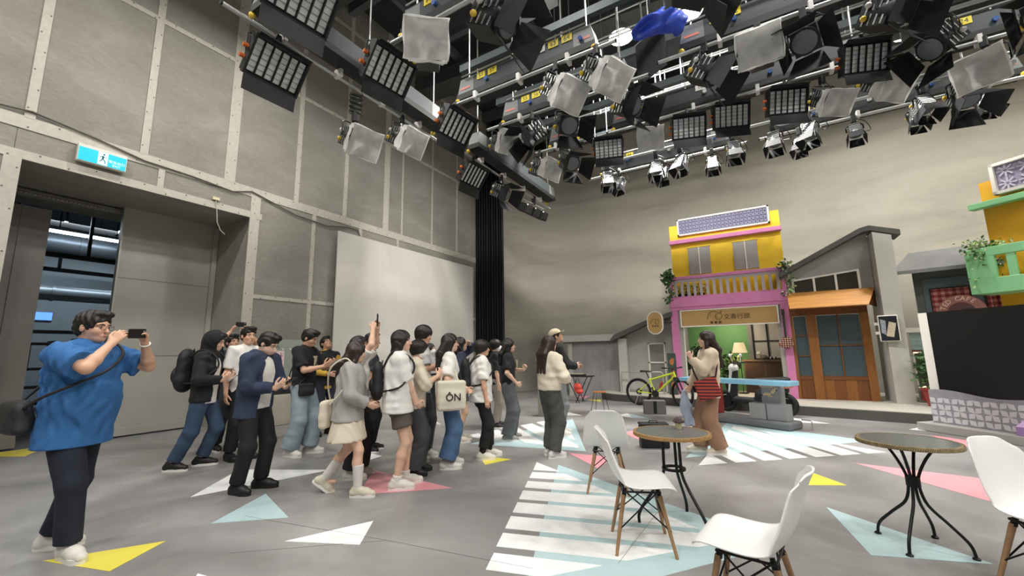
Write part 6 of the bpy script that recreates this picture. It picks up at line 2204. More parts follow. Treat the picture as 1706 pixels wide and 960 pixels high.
bag('sling_bag', J, 'black sling bag on the back hip of the person in the blue T-shirt', 'bag', (-0.26, -0.17, 1.0), (0.11, 0.30, 0.22), np.stack([unit((-0.5, -0.85, 0)), unit((-0.85, 0.5, -0.25)), unit((-0.1, -0.2, 1))], 1), BAGBLK,
    [(-0.16, -0.24, 1.06), (0.0, -0.305, 1.14), (0.14, -0.25, 1.22), (0.245, -0.1, 1.32), (0.20, 0.09, 1.45), (0.03, 0.17, 1.545), (-0.12, 0.13, 1.46), (-0.235, 0.0, 1.25), (-0.30, -0.1, 1.1)], r=0.011)

# 2 hooded student with backpack
J = person('person in a black hoodie with the hood up, jeans and a black backpack', (-6.50, 2.65), 44, 1.77, hipx=0.13, lean=2, feet={'L': (0.10, 0.10, 6), 'R': (-0.12, -0.10, -10)}, head=(0, -16, 0),
           RW=(0.34, -0.10, 1.06), LW=(0.36, 0.08, 1.06), RH=HOLD, LH=HOLDL, skin='a', hair=('short', M_HAIR), inner=dict(m=W_TEE, hem=0.12, loose=0.02),
           top=dict(m=BLK, name='hoodie', loose=0.045, hem=0.10, sleeve=1.92, sl=0.022, open=0.11, fold=0.009), hood_up=BLK, bottom=dict(m=JEAN, style='straight', fold=0.009), shoes=(S_BLACK, S_SOLE, 0.028), seed=12)
phone(J, (0.46, -0.01, 1.13), (-0.6, 0, 0.8), (0.8, 0, 0.6), 'white phone in the hands of the hooded person with the backpack', mat('phone_white', 'd9d9d9', 0.3, var=0))
backpack(J, 'bulky black backpack on the back of the hooded person', BAGBLK, 0.32, 0.48, 0.20, 0.05)

# 3 person behind with raised phone
J = person('person in a navy T-shirt near the hooded one, holding a phone overhead', (-7.24, 3.42), 2, 1.74, head=(0, 10, 0), LW=(0.17, 0.12, 1.75), RW=(0.15, -0.12, 1.75), LE=(0.3, 0.9, -0.5), RE=(0.3, -0.9, -0.5),
           LH={'f': (0.1, -0.35, 0.9), 'n': (0.3, -0.8, 0), 'c': 35}, RH={'f': (0.1, 0.35, 0.9), 'n': (0.3, 0.8, 0), 'c': 35}, top=dict(m=cloth('navy_cotton', '23293a'), loose=0.03, hem=0.12, sleeve=0.75, print=[(0, 0.02, 0.16, 0.05, mat('print_pale', 'b9c0cc', 0.8, var=0.2, scale=60))]),
           bottom=dict(m=cloth('dark_slate_twill', '33373d'), style='straight'), shoes=(S_BLACK, S_SOLE), seed=13)
phone(J, (0.20, 0, 1.91), (-1, 0, 0), (0, 1, 0), 'black phone held sideways above the head of the person in navy')

# 4 white T-shirt, short hair
J = person('person in a plain white T-shirt and black side-striped trousers beside the hooded one', (-6.40, 3.22), 4, 1.82, head=(-6, 0, 0), feet={'L': (0.0, 0.10, 8), 'R': (-0.05, -0.09, -8)}, skin='b', hair=('short', M_HAIR),
           top=dict(m=W_TEE, loose=0.03, hem=0.10, sleeve=0.78, sl=0.02), bottom=dict(m=BLK, style='straight'), shoes=(S_BLACK, S_BLACK), seed=14)

# 5 navy jacket with phone
J = person('masked person in an open navy jacket and black trousers looking down at a phone', (-4.82, 2.55), 24, 1.68, bw=1.05, lean=5, head=(4, -30, 0), feet={'L': (0.05, 0.11, 12), 'R': (-0.05, -0.11, -12)},
           RW=(0.30, -0.09, 1.08), LW=(0.31, 0.07, 1.08), RH=HOLD, LH=HOLDL, RE=(-0.8, -0.6, -0.4), skin='a', hair=('short', M_HAIR), glasses=True, mask=mat('mask_pink', 'dcb8a6', 0.75, var=0.02),
           inner=dict(m=W_TEE, hem=0.06, loose=0.03), top=dict(m=NAVY, name='jacket', loose=0.055, hem=0.16, sleeve=1.9, sl=0.026, open=0.118, hood=True, fold=0.009), bottom=dict(m=BLK, style='straight', fold=0.008, len=0.95), shoes=(S_BLACK, S_BLACK, 0.03, S_BLACK), seed=15)
phone(J, (0.405, -0.01, 1.135), (-0.55, 0, 0.83), (0.83, 0, 0.55), 'dark phone held low by the masked person in the navy jacket')

# 6 black T-shirt, light jeans
J = person('person in a black printed T-shirt and pale blue jeans reading a phone', (-5.86, 3.78), 28, 1.80, head=(0, -22, 0), feet={'L': (0.08, 0.10, 10), 'R': (-0.08, -0.11, -14)}, RW=(0.33, -0.10, 1.18), LW=(0.34, 0.08, 1.18), RH=HOLD, LH=HOLDL, RE=(-0.7, -0.7, -0.5),
           skin='b', hair=('short', M_HAIR), top=dict(m=BLK, loose=0.035, hem=0.14, sleeve=0.82, sl=0.024, print=[(0.03, 0.0, 0.13, 0.13, mat('print_bear', 'd9cdb8', 0.8, var=0.45, scale=30))]),
           bottom=dict(m=JEANL, style='wide', fold=0.006, len=0.95), shoes=(S_WHITE, S_SOLE, 0.03, S_SOLE), seed=16)
phone(J, (0.45, -0.01, 1.30), (-0.55, 0, 0.83), (0.83, 0, 0.55), 'grey phone held by the person in the black T-shirt and pale jeans', mat('phone_grey', '8d9298', 0.3, var=0))
bag('crossbody_bag', J, 'black crossbody pouch at the hip of the person in pale jeans', 'bag', (0.13, -0.16, 0.93), (0.07, 0.20, 0.18), np.stack([unit((0.8, -0.6, 0)), unit((0.6, 0.8, 0)), unit((0, 0, 1))], 1), BAGBLK,
    [(0.05, -0.22, 1.0), (0.15, -0.08, 1.18), (0.17, 0.05, 1.35), (0.03, 0.13, 1.55), (-0.13, 0.03, 1.36), (-0.14, -0.14, 1.12), (0.0, -0.24, 0.99)], r=0.01)

# 7 vest, looking up
J = person('person in a black vest over mustard sleeves, head tilted back, in dark trousers', (-6.95, 4.90), -8, 1.74, head=(6, 30, 0), feet={'L': (0.0, 0.11, 10), 'R': (0.02, -0.11, -10)}, RW=(0.22, -0.05, 1.05), LW=(0.24, 0.1, 1.05), skin='b', hair=('short', M_HAIR), glasses=True,
           inner=dict(m=cloth('mustard_knit', 'c9a13c'), hem=0.14, loose=0.008, sleeve=1.9, name='sweater'), top=dict(m=cloth('black_vest', '1d2027'), name='vest', loose=0.03, hem=0.08, sleeve=0.12, sl=0.012, hood=False), bottom=dict(m=cloth('ink_twill', '1f2330'), style='straight'), shoes=(S_BLACK, S_BLACK), seed=17)

# 8 arms up with phone
J = person('person in a white T-shirt and black trousers reaching a phone high overhead', (-4.22, 3.42), 40, 1.62, female=True, head=(0, 12, 0), LW=(0.20, 0.10, 1.82), RW=(0.17, -0.06, 1.80), LE=(0.6, 0.8, 0), RE=(0.7, -0.7, 0), LH={'f': (0.1, -0.3, 0.95), 'n': (-0.2, -0.9, 0), 'c': 38}, RH={'f': (0.1, 0.3, 0.95), 'n': (-0.2, 0.9, 0), 'c': 38},
           skin='a', hair=('longbang', M_HAIR, 0.16), glasses=True, top=dict(m=W_TEE, loose=0.03, hem=0.10, sleeve=0.75, sl=0.02), bottom=dict(m=BLK, style='wide'), shoes=(S_WHITE, S_SOLE), seed=18)
phone(J, (0.20, 0.015, 1.83), (-1, 0, 0), (0, 0.1, 1), 'dark phone held upright overhead by the person in black trousers')
# 8b behind
J = person('person in a slate T-shirt and black trousers beside the one reaching overhead', (-5.12, 4.36), 45, 1.72, head=(0, 0, 0), hair=('short', M_HAIR), top=dict(m=cloth('slate_cotton', '3a4048'), loose=0.03, sleeve=0.8), bottom=dict(m=BLK, style='straight'), shoes=(S_BLACK, S_SOLE), seed=19)

# 9 grey hoodie walking
J = person('long-haired person in a grey hoodie, cream skirt and white socks, mid-stride', (-3.81, 2.98), 40, 1.55, female=True, lean=3, head=(26, -8, 0), feet={'R': (0.16, -0.13, -12), 'L': (-0.26, 0.11, 4, 0.05, 38)}, RW=(0.24, -0.10, 0.98), LW=(0.26, 0.08, 0.98), RE=(-0.6, -0.8, -0.2), skin='a',
           hair=('long', M_HAIRB, 0.40), top=dict(m=cloth('grey_fleece', 'a5a3a0'), name='hoodie', loose=0.045, hem=0.12, sleeve=1.85, sl=0.028, hood=True, fold=0.009, flare=0.03, q=1.3), bottom=dict(m=cloth('cream_linen', 'd6cbb8'), style='skirt', len=0.33, w=0.275), socks=(cloth('sock_grey', 'd5d1cc'), 0.62), shoes=(mat('shoe_beige', 'cfc6b4', 0.6), S_SOLE, 0.03, S_SOLE), seed=20)
bag('shoulder_bag', J, 'cream canvas bag behind the hip of the person in the grey hoodie', 'bag', (-0.21, 0.02, 0.80), (0.09, 0.26, 0.28), np.stack([unit((-1, 0.2, 0)), unit((0.2, 1, 0)), unit((0, 0, 1))], 1), CREAM,
    [(-0.2, 0.09, 0.90), (-0.21, -0.02, 1.1), (-0.16, -0.13, 1.28), (-0.01, -0.16, 1.37), (0.06, -0.17, 1.25), (-0.02, -0.22, 1.05), (-0.15, -0.14, 0.91)], r=0.009)

# 10 white tee, shorts
J = person('person with a black bob in a white T-shirt, dark shorts and striped white trainers', (-3.50, 3.38), 47, 1.66, female=True, bw=1.08, head=(-4, 0, 0), feet={'R': (0.0, -0.085, -8), 'L': (0.10, 0.085, 6)}, RW=(0.22, -0.07, 0.83), LW=(0.24, 0.02, 0.83), RE=(-0.5, -0.8, 0), RH={'f': (0.7, 0.5, -0.5), 'n': (-0.3, 0.9, 0.2), 'c': 40}, LH={'f': (0.6, -0.5, -0.6), 'n': (-0.3, -0.9, 0.2), 'c': 40}, skin='a',
           hair=('longbang', M_HAIR, 0.19), top=dict(m=W_TEE, loose=0.04, hem=0.13, sleeve=0.85, sl=0.026, fold=0.009, flare=0.025, q=1.32), bottom=dict(m=cloth('brown_grey_twill', '5a524e'), style='straight', len=0.30, name='shorts'), socks=(cloth('sock_white', 'e4e2de'), 0.16), shoes=(S_WHITE, S_SOLE, 0.03, mat('stripe_grey', '6a6a6a', 0.6, var=0)), seed=21)
backpack(J, 'small black backpack worn by the person with the bob and shorts', BAGBLK, 0.24, 0.34, 0.13, 0.045, 0.06)

# 11 tall bowl cut
J = person('tall person with a black bowl cut and a light grey T-shirt', (-4.12, 4.38), 32, 1.79, head=(-10, -12, 0), RW=(0.3, -0.08, 1.2), LW=(0.3, 0.08, 1.2), skin='b', hair=('bowl', M_HAIR), top=dict(m=cloth('pale_grey_cotton', 'b9bcbd'), loose=0.035, sleeve=0.85, sl=0.02), bottom=dict(m=CHAR, style='wide'), shoes=(S_WHITE, S_SOLE), seed=22)
# 12 masked, cream top, phone high
J = person('masked person in a cream top and wide charcoal trousers lifting a phone', (-3.68, 3.84), 42, 1.56, female=True, mask=True, head=(0, -6, 0), RW=(0.29, -0.09, 1.24), LW=(0.31, 0.05, 1.20), RH={'f': (0.4, 0.3, 0.85), 'n': (-0.3, 0.85, 0.3), 'c': 38}, LH=HOLDL, RE=(-0.3, -0.7, -0.8), skin='a', hair=('bowl', M_HAIR),
           top=dict(m=CREAM, loose=0.045, hem=0.10, sleeve=1.2, sl=0.03, fold=0.009), bottom=dict(m=CHAR, style='wide', fold=0.01, len=0.97), shoes=(S_BLACK, S_BLACK, 0.05), seed=23)
phone(J, (0.345, -0.015, 1.235), (-0.8, 0, 0.6), (0.5, 0, 0.85), 'dark phone lifted by the masked person in the cream top')
# 13 masked far, long hair
J = person('masked long-haired person in a striped top and long black skirt', (-5.70, 6.30), 25, 1.60, female=True, mask=True, head=(-8, 0, 0), RW=(0.3, -0.08, 1.12), LW=(0.3, 0.06, 1.12), RH=HOLD, LH=HOLDL, skin='a', hair=('long', M_HAIR, 0.34), top=dict(m=mat_check('black_white_stripe', [2], 0.09, ['1a1a1c', 'd8d6d2']), name='sweater', loose=0.03, sleeve=1.9, sl=0.02), bottom=dict(m=BLK, style='skirt', len=0.72, w=0.22), shoes=(S_WHITE, S_SOLE), seed=24)
phone(J, (0.36, -0.01, 1.16), (-0.6, 0, 0.8), (0.8, 0, 0.6), 'dark phone held by the masked person in the striped top')
# 14 tote
J = person('long-haired person in glasses, a white top and frayed blue jeans with a canvas tote', (-3.52, 4.26), 45, 1.65, female=True, head=(-2, 0, 0), RW=(0.16, -0.20, 0.98), LW=(0.24, 0.0, 0.98), RE=(-0.8, -0.5, 0), RH={'f': (0.7, 0.4, -0.5), 'n': (0, 0.9, 0.3), 'c': 40}, skin='a', hair=('long', M_HAIR, 0.34), glasses=True,
           top=dict(m=W_TEE, loose=0.03, hem=0.06, sleeve=0.85, sl=0.026), bottom=dict(m=JEANM, style='wide', len=0.92, fold=0.006), shoes=(S_WHITE, S_SOLE, 0.03, S_SOLE), seed=25)
TOTE = bag('tote_bag', J, 'off-white canvas tote with black lettering on the shoulder of the person in frayed jeans', 'bag', (0.01, -0.29, 0.90), (0.10, 0.36, 0.36), np.stack([unit((0.1, -1, 0)), unit((1, 0.1, 0)), unit((0, 0.1, 1))], 1), cloth('canvas', 'ddd8c6'),
           [(-0.12, -0.27, 1.05), (-0.07, -0.22, 1.28), (-0.01, -0.13, 1.42), (0.03, -0.18, 1.30), (0.10, -0.28, 1.05)], r=0.012)
text('bag_print', '\u00d4N', 0.12, facing(Vector((0.03, -0.362, 0.88)), Vector((0.1, -1, 0))), mat('ink_black', '141414', 0.7, var=0), TOTE, 0.004)
# 15 navy sleeves, arm raised
J = person('person in a navy jacket touching their forehead with bare legs and white shoes', (-4.33, 5.54), 45, 1.66, female=True, head=(0, 8, 0), RW=(0.06, -0.22, 0.95), LW=(0.17, 0.03, 1.60), LE=(0.6, 0.8, 0.1), LH={'f': (-0.3, -0.7, 0.5), 'n': (-0.5, -0.3, -0.5), 'c': 20}, skin='a', hair=('longbang', M_HAIR, 0.16), top=dict(m=cloth('navy_jersey', '2b3048'), name='jacket', loose=0.03, hem=0.14, sleeve=1.85, sl=0.02), bottom=dict(m=CHAR, style='straight', len=0.3, name='shorts'), shoes=(mat('shoe_cream', 'd8cfbd', 0.6), S_SOLE), socks=(cloth('sock_white', 'e4e2de'), 0.14), seed=26)
# 16 short hair white tee backpack
J = person('short-haired person in a white T-shirt and black cropped trousers with a backpack', (-3.40, 4.82), 42, 1.57, bw=1.08, female=True, head=(-3, 2, 0), feet={'R': (0.0, -0.09, -12), 'L': (0.13, 0.08, 6)}, skin='b', hair=('bowl', M_HAIR), top=dict(m=W_TEE, loose=0.035, hem=0.12, sleeve=0.88, sl=0.024, fold=0.009, flare=0.025, q=1.32), bottom=dict(m=BLK, style='straight', len=0.88), shoes=(S_WHITE, S_SOLE, 0.035, S_SOLE), socks=(BLK, 0.2), seed=27)
backpack(J, 'black backpack worn by the short-haired person in the white T-shirt', BAGBLK, 0.27, 0.40, 0.15, 0.04, 0.02)
# 17 hidden behind
J = person('masked person in a black top and light taupe trousers', (-4.50, 6.85), 38, 1.65, head=(0, 0, 0), mask=True, skin='a', hair=('bowl', M_HAIR), top=dict(m=BLK, loose=0.03, sleeve=1.0), bottom=dict(m=cloth('taupe_twill', '8b8278'), style='straight'), shoes=(S_BLACK, S_SOLE), seed=28)
# 18 black tee woman
J = person('long-haired person in glasses, a black printed T-shirt and wide grey trousers', (-3.70, 6.03), 32, 1.63, female=True, head=(4, 0, 0), RW=(0.14, -0.20, 0.95), LW=(0.28, 0.14, 1.16), RH={'f': (0.6, 0.2, -0.4), 'n': (0, 0.9, 0), 'c': 60}, LE=(-0.3, 0.8, -0.6), LH={'f': (0.5, -0.2, 0.8), 'n': (-0.3, -0.9, 0), 'c': 60}, skin='a', hair=('long', M_HAIR, 0.32), glasses=True,
           top=dict(m=BLK, loose=0.03, hem=0.05, sleeve=0.85, sl=0.024, print=[(0.0, 0.02, 0.17, 0.12, mat('print_photo', 'b9b49a', 0.8, var=0.5, scale=40))]), bottom=dict(m=cloth('grey_twill', '5a5d60'), style='wide', fold=0.009, len=0.97), shoes=(S_GREY, S_SOLE), seed=29)
# 19 cream hoodie from behind
J = person('person with long brown hair in a cream hoodie and dark cargo trousers', (-2.60, 5.34), 62, 1.62, female=True, head=(0, 0, 0), RW=(0.24, -0.10, 1.06), LW=(0.26, 0.06, 1.06), RE=(-0.5, -0.8, -0.3), skin='a', hair=('long', M_HAIRB, 0.40), top=dict(m=CREAM, name='hoodie', loose=0.06, hem=0.0, sleeve=1.9, sl=0.038, hood=True, fold=0.01), bottom=dict(m=cloth('cargo_grey', '484a48'), style='baggy', fold=0.01, len=0.96), shoes=(mat('shoe_silver', 'c9c8c6', 0.5), S_SOLE, 0.035), seed=30)
# 20 cap
J = person('person in a beige cap and black jacket next to the cream hoodie', (-3.12, 6.75), 35, 1.79, head=(-6, 20, 0), RW=(0.3, -0.08, 1.1), LW=(0.32, 0.08, 1.1), skin='b', hair=('short', M_HAIR), cap=cloth('beige_canvas', 'c9bb9d'), inner=dict(m=W_TEE, loose=0.015), top=dict(m=BLK, name='jacket', loose=0.035, hem=0.12, sleeve=1.9, sl=0.024, open=0.05), bottom=dict(m=cloth('grey_denim', '7c8082'), style='straight'), shoes=(S_WHITE, S_SOLE), seed=31)
# 21 guide
J = person('guide with long wavy hair in a beige cardigan and brown wide trousers facing the group', (-0.74, 6.50), 203, 1.65, female=True, hipx=-0.05, lean=-3, head=(-6, 4, 0), feet={'L': (-0.10, 0.09, 8), 'R': (0.10, -0.09, -4)}, LW=(0.20, 0.10, 1.33), RW=(0.20, -0.14, 0.86), LE=(-0.3, 0.6, -0.9), LH={'f': (0.25, -0.2, 0.9), 'n': (-0.3, -0.9, 0.1), 'c': 55}, RH={'f': (0.5, 0.1, -0.85), 'n': (0.1, 0.95, 0), 'c': 60}, skin='a', hair=('longfront', M_HAIRB, 0.38),
           inner=dict(m=cloth('oat_cotton', 'd8cab5'), loose=0.015, hem=0.02), top=dict(m=cloth('beige_knit', 'd2c2aa'), name='cardigan', loose=0.045, hem=0.16, sleeve=1.88, sl=0.03, open=0.07, fold=0.009), bottom=dict(m=cloth('camel_corduroy', '997760'), style='wide', fold=0.01, len=0.97), shoes=(mat('shoe_beige', 'cfc6b4'), S_SOLE), seed=32)
STRIPE = mat_check('red_black_stripe', [2], 0.042, ['b8463a', '4a2026'])
bag('handwoven_bag', J, 'red and black striped woven bag on the hip of the guide', 'bag', (0.05, 0.25, 0.88), (0.05, 0.29, 0.27), np.stack([unit((0.1, 1, 0)), unit((1, -0.1, -0.3)), unit((0.3, 0, 1))], 1), STRIPE,
    [(-0.06, 0.25, 1.02), (-0.12, 0.16, 1.25), (-0.02, -0.02, 1.45), (0.10, -0.10, 1.36), (0.17, 0.06, 1.15), (0.16, 0.24, 0.98)], sm=mat('strap_dark', '3a2423', 0.8), r=0.012)
K = Sdf(0.009)
hw_ = V(0.26, -0.15, 0.80)
K.cone(hw_, hw_ + V(0.0, 0.03, -0.20), 0.035, 0.075, 0.03, 1.7, (0.2, 1, 0)).cone(hw_ + V(0, 0.03, -0.2), hw_ + V(-0.05, 0.06, -0.46), 0.075, 0.07, 0.03, 1.7, (0.2, 1, 0), cb=True)
K.fold(0.012, 0.08, 5, (1, 0.2, 0.1))
o = np_mesh('folded_jacket', [K.run()], cloth('pale_blue_cotton', 'a9b4c9'), None)
o.matrix_world = to_world(J)
tag(o, 'pale blue jacket hanging from the hand of the guide', 'jacket')

# ================================================================== lighting grid
ZP = 5.2
M_PIPE = mat('pipe_aluminium', 'b9bbb9', 0.35, 0.55, var=0.05)
M_TROUGH = mat('trough_grey', '3c4143', 0.55, 0.2, var=0.08)
M_TROUGHD = mat('trough_black', '121314', 0.6, var=0.1)
M_ENDCAP = mat('endcap_grey', '747878', 0.5, 0.2, var=0.05)
M_LBLY = mat('label_yellow', 'd8c52a', 0.5, var=0)
M_LBLW = mat('label_white', 'd6d6d2', 0.5, var=0)
M_LBLR = mat('label_salmon', 'c9776a', 0.5, var=0.05)
M_KNOBY = mat('knob_yellow', 'd9b83a', 0.4, var=0)
M_KNOBO = mat('knob_orange', 'c9682e', 0.4, var=0)
M_KNOBW = mat('knob_white', 'dcdcd8', 0.4, var=0)
M_HOUS = mat('housing_black', '131416', 0.5, 0.1, var=0.12, scale=12)
M_SILV = mat('housing_silver', 'a8abab', 0.35, 0.5, var=0.06)
M_TUBE = mat('tube_grey', 'd0d4d5', 0.35, var=0.10, scale=9)
M_DIFF = mat_sheet('frost_gel', 'f6f6f3', 0.45)
M_FLAP = mat('flap_black', '0e0f11', 0.6, var=0.1)

BATTENS = []


def batten_bar(a, b, labels, where, boxy=True):
    """a lighting bar: wiring trough over a pipe, hung on rods; a, b are pipe ends"""
    a, b = Vector((a[0], a[1], ZP)), Vector((b[0], b[1], ZP))
    d = (b - a)
    L = d.length
    d.normalize()
    yaw = math.atan2(d.y, d.x)
    t = thing('lighting_batten', where, 'batten', tuple(a), yaw)
    MB().cyl((0, 0, 0), (L, 0, 0), 0.026, n=10).build('pipe', M_PIPE, t, 40)
    for x in (0, L):
        MB().cyl((x - 0.01, 0, 0), (x + 0.01, 0, 0), 0.028, n=10).build('pipe_cap', M_BLACK, t, 40)
    x0, x1 = 0.28, L - 0.28
    B('trough', (x0 + 0.30, 0.05, 0.16), (x1 - 0.30, 0.27, 0.42), M_TROUGH, t)
    B('trough_base', (x0, 0.03, 0.08), (x1, 0.29, 0.17), M_TROUGHD, t)
    for s_, xa in ((1, x0), (-1, x1)):
        xx = sorted((xa, xa + s_ * 0.30))
        MB().add([(xa, 0.05, 0.17), (xa + s_ * 0.30, 0.05, 0.17), (xa + s_ * 0.30, 0.05, 0.42), (xa + s_ * 0.06, 0.05, 0.42), (xa, 0.27, 0.17), (xa + s_ * 0.30, 0.27, 0.17), (xa + s_ * 0.30, 0.27, 0.42), (xa + s_ * 0.06, 0.27, 0.42)],
                 [(0, 1, 2, 3), (7, 6, 5, 4), (0, 4, 5, 1), (1, 5, 6, 2), (2, 6, 7, 3), (3, 7, 4, 0)] if s_ > 0 else [(3, 2, 1, 0), (4, 5, 6, 7), (1, 5, 4, 0), (2, 6, 5, 1), (3, 7, 6, 2), (0, 4, 7, 3)]).build('end_cap', M_ENDCAP, t)
        MB().ball((xa + s_ * 0.02, 0.03, 0.06), 0.038, 8, 6).build('end_knob', M_KNOBY, t, 60)
        B('salmon_label', (xx[0] + 0.06, 0.046, 0.24), (xx[1] - 0.06, 0.05, 0.275), M_LBLR, t)
    MB().cyl((x0 + 0.1, 0.02, 0.44), (x1 - 0.1, 0.02, 0.44), 0.012, n=6).build('guard_rail', M_PIPE, t)
    n = max(2, int(L / 0.9))
    for k in range(n):
        x = x0 + (k + 0.5) * (x1 - x0) / n
        B('clamp', (x - 0.025, -0.035, -0.03), (x + 0.025, 0.10, 0.09), M_LBLW, t, bevel=0.008)
        MB().cyl((x + 0.18, 0.05, 0.26), (x + 0.18, 0.0, 0.25), 0.03, n=8).build('socket', M_KNOBW if k % 2 else mat('socket_blue', '3b5c9c', 0.5, var=0), t, 40)
    for k, lb in enumerate(labels):
        x = x0 + 0.45 + (k * 0.20 if len(labels) < 3 or k < 2 else 1.0 + (k - 2) * 0.2)
        if x > x1 - 0.3:
            break
        wht = lb.startswith('w')
        pl = B('number_plate', (x - 0.075, 0.04, 0.31), (x + 0.075, 0.05, 0.41), M_LBLW if wht else M_LBLY, t)
        text('plate_number', lb.strip('w'), 0.09, facing((x, 0.0395, 0.36), (0, -1, 0)), M_BLACK, pl, 0.001)
    for x in (x0 + 0.15, (x0 + x1) / 2, x1 - 0.15):
        MB().cyl((x, 0.16, 0.42), (x, 0.16, 10.2 - ZP), 0.011, n=5).build('hanger_rod', M_PIPE, t)
    return t


W_LEFT = 'batten over the visitors, parallel to the left wall'
batten_bar((-4.68, 5.45), (-4.68, 1.80), ['263', '538'], 'long lighting batten running along the left wall above the visitors')
batten_bar((-4.55, 9.70), (-4.55, 5.72), ['52', '53'], 'lighting batten ending before the black curtain')
ROWS = [((-3.65, 2.0), (-0.9, 2.0), ['71', '72'], 'crosswise lighting batten carrying a single lamp bank, first of its column'),
        ((-3.75, 3.2), (-0.95, 3.2), ['61', '62'], 'crosswise lighting batten carrying the frosted box lamp and a big flapped spot'),
        ((-4.0, 4.63), (-1.2, 4.63), ['51', '57', 'w16', '63', '64'], 'crosswise lighting batten numbered 51 to 64 with two frosted lamps'),
        ((-3.72, 5.5), (-1.0, 5.5), ['55', '56', 'w13'], 'crosswise lighting batten with the white number 13'),
        ((-3.42, 6.70), (-2.25, 6.70), [], 'short crosswise lighting batten near the curtain'),
        ((-2.2, 6.74), (1.9, 6.74), ['10', '40', 'w10'], 'crosswise lighting batten carrying four lamp banks side by side'),
        ((-0.85, 5.33), (2.5, 5.33), ['41', '42', 'w11'], 'crosswise lighting batten with yellow plates 41 and 42'),
        ((-0.75, 3.95), (2.2, 3.95), ['31', '32'], 'crosswise lighting batten with a bright blue cloth draped on it'),
        ((1.3, 6.2), (4.2, 6.2), ['43', '44'], 'crosswise lighting batten above the black screen'),
        ((-3.0, 8.45), (0.1, 8.45), ['20', '21'], 'crosswise lighting batten hung closest to the yellow house'),
        ((0.3, 8.45), (3.9, 8.45), ['22', '23'], 'crosswise lighting batten hung closest to the gabled house'),
        ((1.9, 7.1), (4.6, 7.1), ['24'], 'crosswise lighting batten hung before the ochre house'),
        ((1.0, 4.7), (4.4, 4.7), ['33', '34'], 'crosswise lighting batten over the two bistro tables')]
for a, b, lb, nm in ROWS:
    batten_bar(a, b, lb, nm)


# ---------------------------------------------------------------- lamp prototypes: origin at the pipe, lens towards local -y
def yoke(t, w, drop, y=0.0):
    MB().tube([(-w / 2, y, -drop), (-w / 2, y, -0.17), (-w / 2 + 0.03, y, -0.14), (w / 2 - 0.03, y, -0.14), (w / 2, y, -0.17), (w / 2, y, -drop)], 0.011, 6).build('yoke', M_HOUS, t)
    B('hook_clamp', (-0.035, -0.04, -0.10), (0.035, 0.04, 0.04), M_HOUS, t, bevel=0.01)
    MB().cyl((0, 0, -0.10), (0, 0, -0.15), 0.018, n=8).build('spigot', M_SILV, t)
    pts = smooth_path_b([(0.03, 0.02, -0.03), (0.14, 0.04, -0.10), (0.20, 0.06, -0.26), (0.10, 0.12, -drop)], 4)
    MB().tube(pts, 0.006, 5).build('cable', M_BLACK, t)


def proto_bank(tilt):
    t = thing('bank_lamp', 'bank', 'lamp')
    yoke(t, 0.72, 0.40)
    T = Matrix.Translation((0, 0, -0.40)) @ Matrix.Rotation(R(tilt), 4, 'X')
    mb = MB().box((-0.33, -0.02, -0.24), (0.33, 0.10, 0.24), T)
    mb.add([T @ Vector(v) for v in ((-0.33, 0.10, -0.24), (0.33, 0.10, -0.24), (0.33, 0.10, 0.24), (-0.33, 0.10, 0.24), (-0.24, 0.20, -0.15), (0.24, 0.20, -0.15), (0.24, 0.20, 0.15), (-0.24, 0.20, 0.15))],
           [(4, 5, 6, 7), (0, 1, 5, 4), (1, 2, 6, 5), (2, 3, 7, 6), (3, 0, 4, 7)])
    mb.build('housing', M_HOUS, t)
    for k in range(6):
        x = -0.265 + k * 0.106
        MB().box((x - 0.044, -0.035, -0.20), (x + 0.044, -0.02, 0.20), T).build('tube', M_TUBE, t)
    lv = MB()
    for k in range(7):
        x = -0.318 + k * 0.106
        lv.box((x - 0.006, -0.07, -0.21), (x + 0.006, -0.02, 0.21), T)
    for k in range(7):
        z = -0.21 + k * 0.07
        lv.box((-0.32, -0.042, z - 0.0018), (0.32, -0.034, z + 0.0018), T)
    lv.build('louvre', M_FLAP, t)
    fr_ = MB()
    for (p, q) in (((-0.345, -0.08, -0.255), (0.345, 0.0, -0.225)), ((-0.345, -0.08, 0.225), (0.345, 0.0, 0.255)), ((-0.345, -0.08, -0.225), (-0.32, 0.0, 0.225)), ((0.32, -0.08, -0.225), (0.345, 0.0, 0.225))):
        fr_.box(p, q, T)
    fr_.build('front_frame', M_HOUS, t)
    Tf = T @ Matrix.Translation((0, -0.08, -0.25)) @ Matrix.Rotation(R(-28), 4, 'X')
    MB().box((-0.33, -0.006, -0.20), (0.33, 0.0, 0.0), Tf).build('barn_door', M_FLAP, t)
    Tf = T @ Matrix.Translation((0, -0.08, 0.25)) @ Matrix.Rotation(R(60), 4, 'X')
    MB().box((-0.33, -0.006, 0.0), (0.33, 0.0, 0.08), Tf).build('barn_door', M_FLAP, t)
    for z in (0.05, -0.08):
        MB().cyl(T @ Vector((-0.345, 0.03, z)), T @ Vector((-0.40, 0.03, z)), 0.028, n=8).build('side_knob', M_KNOBO, t, 40)
    return t


